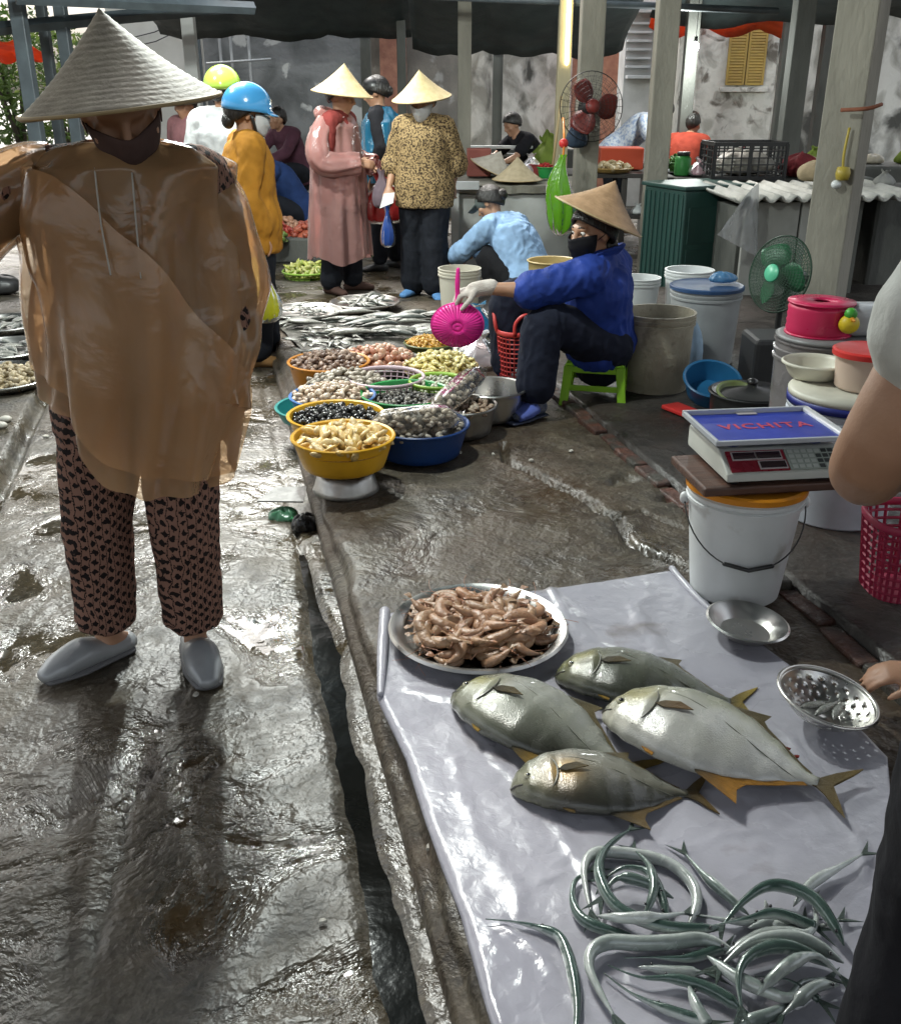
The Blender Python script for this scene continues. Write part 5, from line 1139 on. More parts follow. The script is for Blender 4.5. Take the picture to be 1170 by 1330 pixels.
# ---- red lattice shopping basket
c = at(676, 525, PZ); rb_ = thing('shopping_basket', 'red plastic lattice basket with loop handles before the seller', 'basket', (c.x - .005, c.y + .20, PZ), R(8))
def lattice_basket(parent, a, b, ta, tb, h, mat, nv=30, nh=15, rad=.0032):
    def P_(q, f): return V(((a + (ta - a) * f) * math.copysign(abs(math.cos(q)) ** .7, math.cos(q)), (b + (tb - b) * f) * math.copysign(abs(math.sin(q)) ** .7, math.sin(q)), h * f))
    gg = G()
    for j in range(nv):
        q = 2 * math.pi * j / nv; gg.tube([P_(q, f) for f in (0, .33, .66, 1)], [(rad * 1.3, rad * .7)] * 4, n=4)
    o = gg.obj('upright_strips', mat, parent, smooth=False); o['kind'] = 'stuff'; gg = G()
    for i in range(nh):
        f = i / (nh - 1); gg.rings([[P_(q, f) + V((0, 0, rad * 1.2 * math.sin(p))) + V((math.cos(q), math.sin(q), 0)) * rad * .8 * math.cos(p) for p in (0, 1.57, 3.14, 4.71)] for q in [2 * math.pi * j / 44 for j in range(44)]], False, False, loop=True)
    o = gg.obj('hoop_strips', mat, parent, smooth=False); o['kind'] = 'stuff'
    gg = G(); gg.rings([[P_(q, 1) + V((0, 0, .013 * math.sin(p))) + V((math.cos(q), math.sin(q), 0)) * .006 * math.cos(p) for p in [2 * math.pi * i / 8 for i in range(8)]] for q in [2 * math.pi * j / 44 for j in range(44)]], False, False, loop=True); gg.obj('rim', mat, parent)
    gg = G(); gg.add([P_(2 * math.pi * j / 44, 0.01) for j in range(44)], [tuple(range(44))]); gg.obj('bottom', mat, parent)
    for s in (-1, 1): G().tube([V((-.05, s * tb, h)), V((-.045, s * tb, h + .06)), V((0, s * tb, h + .095)), V((.045, s * tb, h + .06)), V((.05, s * tb, h))], [.009] * 5, n=8, sub=4).obj('loop_handle', mat, parent)
REDL = plast('red lattice plastic', (.55, .05, .045)); lattice_basket(rb_, .085, .12, .115, .15, .32, REDL)
G().tube([V((-.115, -.05, .32)), V((-.125, -.05, .36)), V((-.125, -.0, .41)), V((-.12, .05, .36)), V((-.115, .05, .32))], [.009] * 5, n=8, sub=4).obj('loop_handle', REDL, rb_)
def bag_lump(name, label, loc, r, mat, seed=0, tie=True, sc_=(1, 1, 1), amp=.05, cat='bag', voxs=.012):
    gg = G(); rows = []; n = 40
    prof = [(0.02, 0), (.75, .03), (.98, .25), (1.0, .55), (.82, .9), (.5, 1.2), (.22, 1.42), (.3, 1.62), (.42, 1.75)] if tie else [(.02, 0), (.8, .02), (1, .25), (.95, .6), (.7, .85), (.35, .98), (.02, 1.0)]
    for (f, z) in prof:
        row = []
        for j in range(n):
            q = 2 * math.pi * j / n; cq, sq = math.cos(q), math.sin(q); w = 1 + amp * 2.6 * mnoise.noise(V((cq * 1.3 + seed, sq * 1.3, z * 1.6))) + amp * 2.4 * (.4 - abs(mnoise.noise(V((cq * 3.4, sq * 3.4 + seed, z * 1.1))) * 2)) + amp * 1.2 * mnoise.noise(V((cq * 8, sq * 8 - seed, z * 4)))
            row.append(V((r * f * w * math.cos(q) * sc_[0], r * f * w * math.sin(q) * sc_[1], r * z * sc_[2] * (1 + amp * 2.6 * mnoise.noise(V((cq * 1.5, sq * 1.5, seed + 3)))))))
        rows.append(row)
    o = gg.rings(rows, True, not tie).obj(name, mat, loc=loc, subsurf=1); return tag(o, label, cat)
bag_lump('plastic_bag', 'crumpled white plastic bag inside the red basket', (c.x, c.y + .19, PZ + .02), .075, film('white bag film', (.62, .62, .64), clear=.25, rough=.2), 3, False, (1, 1.2, 1.9))
c = at(622, 480, PZ); bag_lump('plastic_bag', 'cloudy clear plastic bag with a pink tinge beside the red basket', (c.x, c.y + .06, PZ), .13, film('cloudy film', (.60, .56, .58), clear=.35, rough=.2, tint=(1, .9, .92)), 5, True, (1.1, 1, .85))
c = at(610, 436, PZ); bag_lump('plastic_bag', 'blue plastic bag standing behind the cloudy bag', (c.x + .04, c.y + .05, PZ), .12, film('blue bag film', (.03, .20, .36), clear=.2, rough=.2, tint=(.5, .75, 1)), 8, True, (1.15, .9, .9))
# ---- green stool
st = thing('plastic_stool', 'low lime green plastic stool under the seller', 'stool', (o9.x + .075, o9.y + .02, PZ), R(-12)); SG = plast('bright lime plastic', (.30, .62, .03))
G().box((0, 0, .195), (.27, .23, .014)).obj('seat', SG, st, bevel=.006)
for sx in (-1, 1):
    for sy in (-1, 1):
        gg = G(); gg.rings([[V((sx * x0, sy * y0, z)) + V((dx, dy, 0)) for dx, dy in ((-w, -w), (w, -w), (w, w), (-w, w))] for (x0, y0, z, w) in ((.120, .10, .19, .022), (.128, .108, .1, .020), (.138, .118, .0, .020))]).obj('leg', SG, st, smooth=False, bevel=.004)
for (cx, cy, dx, dy) in ((0, -.112, .26, .010), (0, .112, .26, .010), (-.132, 0, .010, .22), (.132, 0, .010, .22)):
    boxobj('apron', (cx, cy, .172), (dx, dy, .03), SG, st); boxobj('stretcher', (cx * 1.04, cy * 1.04, .085), (dx, dy, .028), SG, st)
# ---- litter: bag scraps at the kerb
c = at(385, 680, 0); bag_lump('plastic_bag', 'small black plastic bag dropped in the gutter', (c.x + .035, c.y - .02, -.02), .055, M('black bag film', (.008, .008, .009), rough=.25, bump=.6, bscale=30), 3, False, (1, 1, 1.2), .09)
c = at(372, 668, 0); bag_lump('plastic_bag', 'small pale green plastic bag dropped beside the black one', (c.x - .01, c.y - .01, -.02), .05, film('green bag film', (.16, .42, .25), clear=.25, rough=.2), 6, False, (1.2, 1, 1.0), .09)
gg = G(); q = [V((-.1, -.02, .0)), V((.07, -.055, .01)), V((.09, .05, .02)), V((-.03, .06, .015))]; gg.rings([q, [p + V((0, 0, .006)) for p in q]])
o = gg.obj('foam_piece', M('grey foil card', (.22, .22, .21), (.14, .14, .13), rough=.5, scale=30, lo=.45, hi=.55), loc=(c.x - .01, c.y + .02, .055), rot=(.1, .05, .2), smooth=False); tag(o, 'flat grey scrap of card lying on the green bag', 'litter')

# ================================================================== THE FISH SHEET IN FRONT
SZ = PZ + .014
corners = [at(492, 800, SZ), at(875, 742, SZ), at(1160, 1000, SZ), at(1090, 1420, SZ), at(690, 1520, SZ)]
# outline of the sheet in world coordinates, filled by a fine grid that is trimmed along it
tl, tr, rm, br, bl_ = corners
def left_edge(t):   # the long edge hanging at the kerb
    pts = [at(493, 800, SZ), at(490, 905, SZ), at(528, 985, SZ), at(556, 1075, SZ), at(600, 1190, SZ), at(632, 1310, SZ), at(668, 1420, SZ)]
    f = t * (len(pts) - 1); i = min(int(f), len(pts) - 2); return pts[i].lerp(pts[i + 1], f - i)
def right_edge(t):
    pts = [at(878, 742, SZ), at(935, 800, SZ), at(1020, 862, SZ), at(1095, 925, SZ), at(1152, 985, SZ), at(1165, 1120, SZ), at(1130, 1330, SZ)]
    f = t * (len(pts) - 1); i = min(int(f), len(pts) - 2); return pts[i].lerp(pts[i + 1], f - i)
nu, nv = 150, 190; X = np.empty((nu, nv)); Y = np.empty((nu, nv))
for j in range(nv):
    t = j / (nv - 1); a, b = left_edge(t), right_edge(t)
    for i in range(nu):
        u = i / (nu - 1); p = a.lerp(b, u); X[i, j], Y[i, j] = p.x, p.y
U, T_ = np.meshgrid(np.linspace(0, 1, nu), np.linspace(0, 1, nv), indexing='ij')
def ridge(d, w): return np.exp(-(d / w) ** 2)
Zs = SZ + .005 * (fbm(X * 5, Y * 5, 2, 4) + .4) + .0016 * fbm(X * 24, Y * 24, 8, 3)
wx_, wy_ = X + .04 * fbm(X * 4, Y * 4, 30, 3), Y + .04 * fbm(X * 4 + 7, Y * 4, 31, 3)
for line, h, w in (([(.05, 1.95), (.22, 1.6), (.30, 1.2)], .010, .012), ([(.28, 2.72), (.42, 2.3), (.40, 2.05)], .012, .02), ([(-.1, 2.1), (.1, 2.05), (.2, 2.2)], .006, .012), ([(.58, 2.66), (.52, 2.4), (.62, 2.2)], .012, .025), ([(.0, 1.85), (.05, 1.6), (.13, 1.4)], .009, .013), ([(.75, 2.0), (.85, 1.75), (.80, 1.5)], .011, .016), ([(.03, 1.48), (.3, 1.5), (.7, 1.47)], .003, .006), ([(.3, 1.62), (.45, 1.55), (.62, 1.6)], .006, .012), ([(.1, 1.35), (.2, 1.2)], .008, .012)):
    Zs = Zs + .5 * h * (.55 + 1.2 * np.clip(fbm(X * 6, Y * 6, 44, 2) + .3, 0, 1)) * ridge(poly_dist(wx_ + .03 * fbm(X * 11, Y * 11, 50, 3), wy_ + .03 * fbm(X * 11, Y * 11, 51, 3), line), w)
Zs = Zs + .006 * np.clip((.05 - U) / .05, 0, 1) * vnoise(T_ * 14, U * 6, 3) - .010 * np.clip((.012 - U) / .012, 0, 1)
crk = np.clip(fbm(X * 3.2, Y * 3.2, 60, 2) - .12, 0, 1) * 3
Zs = Zs + .0035 * crk * (.5 - np.abs(fbm(X * 16 + 2 * fbm(X * 5, Y * 5, 62, 2), Y * 16, 61, 3)) * 1.6)
VINYL = M('lilac white vinyl', (.39, .385, .43), (.335, .33, .375), rough=.16, rough2=.34, scale=3.0, bump=.16, bscale=26, spec=.5, dist=.4, col3=(.24, .22, .225), scale3=5, lo3=.62, hi3=.74)
o = link('vinyl_sheet', gridmesh('vinyl_sheet', X, Y, Zs), VINYL); b = o.modifiers.new('t', 'SOLIDIFY'); b.thickness = .002; tag(o, 'wrinkled lilac white vinyl sheet spread under the fish', 'sheet')
def roll_(pts, r): return G().tube(pts, r, n=12, sub=4, round_ends=True)
roll_([at(500, 802, SZ) + V((0, 0, .018)), at(497, 850, SZ) + V((0, 0, .016)), at(494, 905, SZ) + V((0, 0, .008))], [.016, .015, .008]).obj('rolled_edge', VINYL, o)
roll_([at(872, 742, SZ) + V((0, 0, .01)), at(900, 775, SZ) + V((0, 0, .010)), at(928, 800, SZ) + V((0, 0, .006))], [.010, .010, .006]).obj('rolled_edge', VINYL, o)
def sheet_z(x, y):
    d = (X - x) ** 2 + (Y - y) ** 2; i = np.argmin(d); return float(Zs.flat[i])

# ---- shrimp tray
tc_ = at(621, 818, SZ + .03); tray_c = V((tc_.x, tc_.y, SZ + .008))
pr = [(0, 0), (.19, 0), (.205, .012), (.222, .030), (.236, .034), (.240, .031), (.243, .034), (.238, .041), (.222, .037), (.203, .018), (.188, .006), (0, .006)]
o = G().lathe(pr, 72).obj('steel_tray', STEEL, loc=tray_c, weld=True, angle=40); tag(o, 'round rimmed steel tray full of pink shrimp on the sheet', 'tray')
SHR = M('raw shrimp flesh', (1, 1, 1), (.80, .72, .66), rough=.28, rough2=.42, attr=True, scale=45, bump=.25, bscale=130, sss=.10, spec=.5)
def shrimp_mesh(seed):
    rnd = random.Random(seed); gg = G(); curl = rnd.uniform(1.4, 3.5); L = .125 * rnd.uniform(.9, 1.12); N_ = 30; rows = []; p = V((0, 0, 0)); a = rnd.uniform(-.3, .2); C = []; tint = rnd.uniform(.82, 1.12); red = rnd.uniform(0, .05)
    pts = []; ang = a
    for i in range(N_ + 1):
        t = i / N_; pts.append((p.copy(), ang)); step = L / N_; ang += curl / N_ * (.25 + 1.5 * min(1, max(0, (t - .15) / .5)) if t < .85 else .2); p = p + V((math.cos(ang), math.sin(ang), 0)) * step
    for i, (q, an) in enumerate(pts):
        t = i / N_; r = lerp_tab([(0, .002), (.04, .007), (.14, .0135), (.3, .0165), (.42, .0155), (.6, .0135), (.8, .0095), (.93, .005), (1, .003)], t)
        seg = 1 + .10 * (((t - .36) * 11) % 1.0 if .36 < t < .93 else 0); nrm = V((-math.sin(an), math.cos(an), 0)); r *= seg
        rows.append([q + nrm * (r * 1.05 * math.cos(b_)) + V((0, 0, r * .78 * math.sin(b_) + .010)) for b_ in [2 * math.pi * j / 10 for j in range(10)]])
    def cf(u, v):
        band = .88 if (u > .36 and ((u - .36) * 11) % 1 > .72) else 1.0; hd_ = 1.0 if u > .35 else .9
        return ((.40 + red) * tint * band * hd_, .255 * tint * band * hd_, .150 * tint * band * hd_)
    gg.rings(rows, col=cf)
    q, an = pts[-1]; d = V((math.cos(an), math.sin(an), 0)); nrm = V((-d.y, d.x, 0))
    for sgn in (-1, -.35, .35, 1):                                             # tail fan
        e = q + d * .018 + nrm * sgn * .007; gg.add([q + nrm * .003 * sgn + V((0, 0, .012)), e + nrm * .004 + V((0, 0, .009)), e + d * .004 + V((0, 0, .007)), e - nrm * .004 + V((0, 0, .009)), q + d * .012 + nrm * sgn * .006 + V((0, 0, .014))], [(0, 1, 4), (1, 2, 4), (2, 3, 4), (3, 0, 4)], col=(.34 * tint, .19, .11))
    for i in range(6, 26, 2):                                                  # legs and swimmerets on the inside of the curl
        q, an = pts[i]; nrm = V((-math.sin(an), math.cos(an), 0)); ln = .013 if i < 13 else .009
        b0 = q + nrm * .009 + V((0, 0, .010)); gg.tube([b0, b0 + nrm * ln * .6 + V((.003, 0, .003)), b0 + nrm * ln + V((.001, .0, -.004))], [.0014, .0011, .0006], n=4, col=(.48, .25, .16))
    q, an = pts[0]; d = V((-math.cos(an), -math.sin(an), 0)); s_ = V((-d.y, d.x, 0))
    gg.tube([q + V((0, 0, .011)), q + d * .018 + V((0, 0, .013))], [.0028, .0006], n=5, col=(.5, .25, .15))
    for sg in (-1, 1):
        gg.ball(q - d * .006 + s_ * .004 * sg + V((0, 0, .014)), .0026, 6, 5, col=(.01, .01, .01))
        gg.tube([q + V((0, 0, .01)), q + d * .03 + s_ * sg * .02 + V((0, 0, .014)), q + d * .045 + s_ * sg * .05 + V((0, 0, .008))], .0006, n=4, sub=3, col=(.45, .2, .12))
    me = gg.mesh('shrimp'); a_ = me.color_attributes.new('Col', 'FLOAT_COLOR', 'POINT'); buf = np.ones((len(gg.v), 4), np.float32); buf[:, :3] = np.array(gg.c, np.float32); a_.data.foreach_set('color', buf.ravel())
    bm = bmesh.new(); bm.from_mesh(me); bmesh.ops.recalc_face_normals(bm, faces=bm.faces); bm.to_mesh(me); bm.free(); me.polygons.foreach_set('use_smooth', [True] * len(me.polygons)); me.materials.append(SHR)
    c = sum((V(v.co) for v in me.vertices), V()) / len(me.vertices); me.transform(Matrix.Translation((-c.x, -c.y, 0)))
    return me
SM = [shrimp_mesh(i) for i in range(10)]; rnd = random.Random(21); ns = 118
for i in range(ns):
    f = math.sqrt((i % 59 + .5) / 59) * .84 if i < 59 else (math.sqrt(((i - 59) + .5) / 59) * .70); a = i * 2.39996 + rnd.uniform(-.3, .3); rr = .205 * f; lay = 0 if i < 59 else 1
    z = tray_c.z + .008 + (.010 if not lay else .028 * (1 - (f / .9) ** 2) + .016) + rnd.uniform(0, .008)
    o = bpy.data.objects.new('shrimp', SM[i % 10]); COL.objects.link(o); sc_ = rnd.uniform(.92, 1.22); o.scale = (sc_, sc_ * rnd.choice((1, -1)) , sc_)
    o.location = (tray_c.x + rr * math.cos(a), tray_c.y + rr * math.sin(a), z); o.rotation_euler = (rnd.gauss(0, .30), rnd.gauss(0, .22), rnd.uniform(0, 6.28)); tag(o, 'raw curled pink shrimp heaped in the round steel tray', 'shrimp', 'shrimp heaped in the tray')

# ---- pompano lying on their sides
TOP = [(0, .004), (.010, .050), (.035, .098), (.09, .150), (.18, .198), (.32, .232), (.46, .232), (.58, .205), (.70, .145), (.79, .078), (.85, .036), (.90, .028)]
BOT = [(0, .004), (.010, .042), (.035, .082), (.09, .132), (.18, .188), (.32, .232), (.46, .238), (.58, .208), (.69, .148), (.79, .076), (.85, .034), (.90, .026)]
THK = [(0, .006), (.012, .030), (.04, .052), (.10, .080), (.20, .100), (.33, .106), (.45, .098), (.58, .074), (.70, .046), (.80, .024), (.86, .015), (.90, .012)]
FINM = M('fin membrane', (1, 1, 1), (.7, .65, .5), rough=.4, attr=True, scale=10, stretch=(6, 60, 6), bump=.5, bscale=26, thin=.2)
PSKIN = M('pompano skin', (1, 1, 1), (.80, .80, .76), rough=.17, rough2=.34, attr=True, scale=9, bump=.16, bscale=300, spec=.65, metal=.12, coat=.3)
def flat_fin(pts, th, colf, z0=0.0, drop=None):
    """thin solid plate from an outline given in the fish's own plane, thicker at the root"""
    gg = G(); n = len(pts); c = sum((V(p) for p in pts), V()) / n
    up = []; dn = []; cs = []
    for p in pts:
        p = V(p); up.append(p + V((0, 0, th))); dn.append(p - V((0, 0, th))); cs.append(colf(p))
    gg.add(up + [c + V((0, 0, th * 1.8))], [(i, (i + 1) % n, n) for i in range(n)], col=cs + [colf(c)])
    gg.add(dn + [c - V((0, 0, th * 1.2))], [((i + 1) % n, i, n) for i in range(n)], col=cs + [colf(c)])
    gg.add(up + dn, [(i, n + i, n + (i + 1) % n, (i + 1) % n) for i in range(n)], col=cs + cs)
    return gg
def strip_fin(base, tip, th, colf):
    gg = G(); n = len(base); mid = [a.lerp(b, .5) for a, b in zip(base, tip)]
    for sg, tb_, tt_ in ((1, th * 1.6, th * .5), (-1, th * 1.6, th * .5)):
        vs_ = [p + V((0, 0, sg * tb_)) for p in base] + [p + V((0, 0, sg * th * (1.15 if i % 2 else .6))) for i, p in enumerate(mid)] + [p + V((0, 0, sg * tt_)) for p in tip]
        fs = [(r_ * n + i, r_ * n + i + 1, (r_ + 1) * n + i + 1, (r_ + 1) * n + i) for r_ in (0, 1) for i in range(n - 1)]
        gg.add(vs_, fs, col=[colf(p) for p in base + mid + tip])
    k = 3 * n; e = [2 * n + i for i in range(n)]
    for i in range(n - 1): gg.f.append((e[i], e[i + 1], k + e[i + 1], k + e[i])); gg.m.append(0)
    return gg
def pompano(label, head, tail, back, L=None, palette=None, seed=1, fat=.86, deep=1.0, tilt=0.0, lift=0.0):
    """head/tail = points on the sheet (tail = fork tips); back = +1 when the back is to the left of head->tail"""
    head, tail = V(head), V(tail); d = tail - head; d.z = 0; L = d.length; d.normalize()
    t = thing('pompano_fish', label, 'fish', (head.x, head.y, sheet_z(*(head.lerp(tail, .4)).xy) - .002 + lift), 0, 'large pompano on the vinyl sheet'); t.rotation_euler = (tilt * back, 0, math.atan2(d.y, d.x)); s_ = back
    P_ = palette; rnd = random.Random(seed); n = 36; rows = []; N_ = 64; K = .90
    def th(x): return lerp_tab(THK, x) * fat * L
    def zc(x): return max(th(x) * .86, .004 + .0 * x) + .002
    cols = []
    def skin(x, y, up):     # y -1 belly .. +1 back
        n1 = mnoise.noise(V((x * 9 + seed, y * 3, seed))); n2 = mnoise.noise(V((x * 30, y * 10, seed + 4)))
        k = max(0, min(1, .5 + y * .62 + .18 * n1)); c = V(P_['belly']).lerp(V(P_['side']), min(1, k * 1.8)); c = c.lerp(V(P_['back']), max(0, (k - .55) * 2.2))
        hd_ = max(0, 1 - x / .26); c = c.lerp(V(P_['head']), min(.85, hd_ * 1.25 * (.75 + .5 * n1)))
        yl = math.exp(-((x - P_['yx']) / .10) ** 2 - ((y - P_['yy']) / .42) ** 2); c = c.lerp(V(P_['yel']), min(.85, yl * (.85 + .7 * n1)))
        dk = math.exp(-((x - .62) / .22) ** 2) * max(0, -y * 1.2 + .1 + .3 * n2); c = c.lerp(V(P_['dark']), min(.9, dk * P_.get('dk', 0)))  # shade on the lower flank, painted into the skin colour
        return tuple(c * (1 + .16 * n2))
    for i in range(N_ + 1):
        x = (i / N_) ** 1.25 * .90; a_, b_, h_ = lerp_tab(TOP, x) * L * deep, lerp_tab(BOT, x) * L * deep, th(x); row = []
        gill = 1 - .07 * math.exp(-((x - .232) / .010) ** 2) + .035 * math.exp(-((x - .205) / .018) ** 2)
        for j in range(n):
            q = 2 * math.pi * j / n; cy, sy = math.cos(q), math.sin(q); y = (a_ if cy > 0 else b_) * cy; z = h_ * math.copysign(abs(sy) ** .92, sy) * (gill if sy > 0 and abs(cy) < .85 else 1)
            m_ = 1.0
            if x < .05 and abs(y + .012 * L) < .007 * L and sy > -.2: m_ = .86
            row.append(V((x * L + (1 - m_) * .03 * L, y * s_ * m_, zc(x) + z))); cols.append(skin(x, cy, sy > 0))
        rows.append(row)
    gg = G().rings(rows); gg.c = cols; gg.obj('body', PSKIN, t, colors=True)
    def colf(tip, root, x0, x1):
        def f(p):
            k = max(0, min(1, (p.x / L - x0) / (x1 - x0))); return tuple(V(root).lerp(V(tip), k))
        return f
    F = lambda x, y, z=None: V((x * L, y * L * s_ * deep, (zc(min(x, .9)) if z is None else z)))
    zt = .008
    flat_fin([F(.865, .028), F(.90, .030), F(.945, .075, zt * 1.3), F(1.0, .135, zt), F(1.035, .165, zt), F(1.01, .105, zt), F(.955, .035, zt), F(.935, .004, zt), F(.955, -.035, zt), F(1.0, -.10, zt), F(1.03, -.155, zt), F(.985, -.115, zt), F(.935, -.065, zt * 1.3), F(.90, -.030), F(.865, -.026)], .0018, colf(P_['tail'], P_['dark'], .88, 1.0)).obj('tail_fin', FINM, t, colors=True, smooth=False)
    strip_fin([F(x, lerp_tab(TOP, x) * .93) for x in (.43, .48, .53, .57, .62, .68, .74, .80, .85)], [F(.445, .240), F(.545, .262), F(.640, .285), F(.625, .232), F(.650, .200), F(.705, .160), F(.765, .115), F(.822, .070), F(.868, .042)], .0016, colf(P_['fin'], P_['dark'], .44, .60)).obj('dorsal_fin', FINM, t, colors=True, smooth=False)
    strip_fin([F(x, -lerp_tab(BOT, x) * .93) for x in (.47, .51, .55, .59, .64, .69, .75, .80, .85)], [F(.485, -.246), F(.575, -.278), F(.668, -.312), F(.648, -.240), F(.668, -.190), F(.715, -.155), F(.770, -.112), F(.822, -.068), F(.868, -.040)], .0016, colf(P_['anal'], P_['dark'], .50, .61)).obj('anal_fin', FINM, t, colors=True, smooth=False)
    def surf(x, y, f=1.0):           # a point on the upward flank, y in body lengths (+ towards the back)
        h_ = (lerp_tab(TOP, x) if y > 0 else lerp_tab(BOT, x)) * deep; sy = math.sqrt(max(.02, 1 - min(.98, (y / h_) ** 2)))
        return V((x * L, y * L * s_, zc(x) + th(x) * sy ** .92 * f))
    up_ = lambda x, y, k=.003: surf(x, y) + V((0, 0, k))
    flat_fin([up_(.235, -.030), up_(.27, -.004, .005), up_(.33, .004, .008), up_(.39, -.012, .007), up_(.345, -.032, .006), up_(.275, -.046, .004)], .0013, colf(P_['pec'], P_['dark'], .24, .36)).obj('pectoral_fin', FINM, t, colors=True, smooth=False)
    flat_fin([F(.24, -.20), F(.28, -.235), F(.31, -.245), F(.31, -.22)], .0015, colf(P_['anal'], P_['anal'], 0, 1)).obj('pelvic_fin', FINM, t, colors=True, smooth=False)
    ep = surf(.088, -.022, .955)
    e = G().ball(ep, (.0215 * L, .0215 * L, .013 * L), 18, 12).obj('eye', M('fish eye', (.42, .41, .30), (.28, .27, .16), rough=.08, scale=60, coat=1), t)
    G().ball(ep + V((0, -.002 * L * s_, .0055 * L)), (.0135 * L, .0135 * L, .0095 * L), 14, 10).obj('pupil', M('fish pupil', (.006, .007, .008), rough=.05, coat=1), e)
    G().tube([surf(.006, -.020), surf(.022, -.036), surf(.048, -.052), surf(.062, -.058)], [.0030, .0034, .0026, .0012], n=6, sub=3).obj('mouth', M('fish mouth', (.06, .055, .045), rough=.3), t)
    G().tube([surf(.195, .095), surf(.226, .035), surf(.236, -.035), surf(.222, -.105), surf(.185, -.155)], [.0010, .0024, .0028, .0022, .0008], n=6, sub=5).obj('gill_shadow', M('gill shadow line', (.10, .10, .075), rough=.3), t)  # dark line drawn as the shadow of the gill cover
    G().tube([surf(x, .075 - .10 * x + .035 * math.sin(x * 6), 1.0) - V((0, 0, .0006)) for x in (.25, .33, .42, .52, .62, .72, .82)], [.0008] + [.0013] * 5 + [.0008], n=5, sub=4).obj('lateral_line', M('lateral line', (.14, .14, .11), rough=.3), t)
    return t
base = dict(belly=(.40, .41, .38), side=(.30, .31, .28), back=(.155, .165, .135), head=(.16, .165, .105), yel=(.22, .21, .06), dark=(.035, .036, .028), tail=(.30, .20, .04), fin=(.16, .13, .06), anal=(.38, .24, .04), pec=(.16, .12, .05), yx=.12, yy=.2, dk=.8)
def pal(**kw): d = dict(base); d.update(kw); return d
pompano('grey pompano nearest the shrimp tray, tail under the pale one', at(590, 908, SZ), at(838, 1012, SZ), 1, palette=pal(side=(.27, .28, .24), belly=(.17, .18, .14), back=(.31, .32, .29), dk=.9), seed=2)  # first three: lit backs and shaded bellies are painted into the palette
pompano('dark olive pompano at the back with yellow forked tail', at(720, 882, SZ), at(975, 918, SZ), 1, palette=pal(side=(.105, .115, .085), belly=(.055, .06, .045), back=(.20, .21, .18), dk=1.0, tail=(.44, .32, .03)), seed=3)
pompano('pompano with golden flank and belly painted in dark shade at the front', at(662, 1030, SZ), at(918, 1036, SZ), 1, palette=pal(side=(.19, .185, .15), belly=(.045, .043, .034), yel=(.42, .25, .06), yx=.26, yy=-.1, dk=1.6, back=(.24, .245, .22), tail=(.20, .13, .04), anal=(.18, .12, .04)), seed=4)
pompano('palest pompano on the right lying over the other tails', at(782, 940, SZ), at(1095, 1042, SZ), 1, palette=pal(side=(.46, .46, .43), belly=(.50, .50, .48), back=(.33, .34, .25), head=(.42, .41, .33), yel=(.36, .33, .14), dk=.1, dark=(.10, .08, .045), tail=(.20, .14, .04), anal=(.50, .24, .03), pec=(.22, .13, .05)), seed=5, lift=.022, tilt=.03)

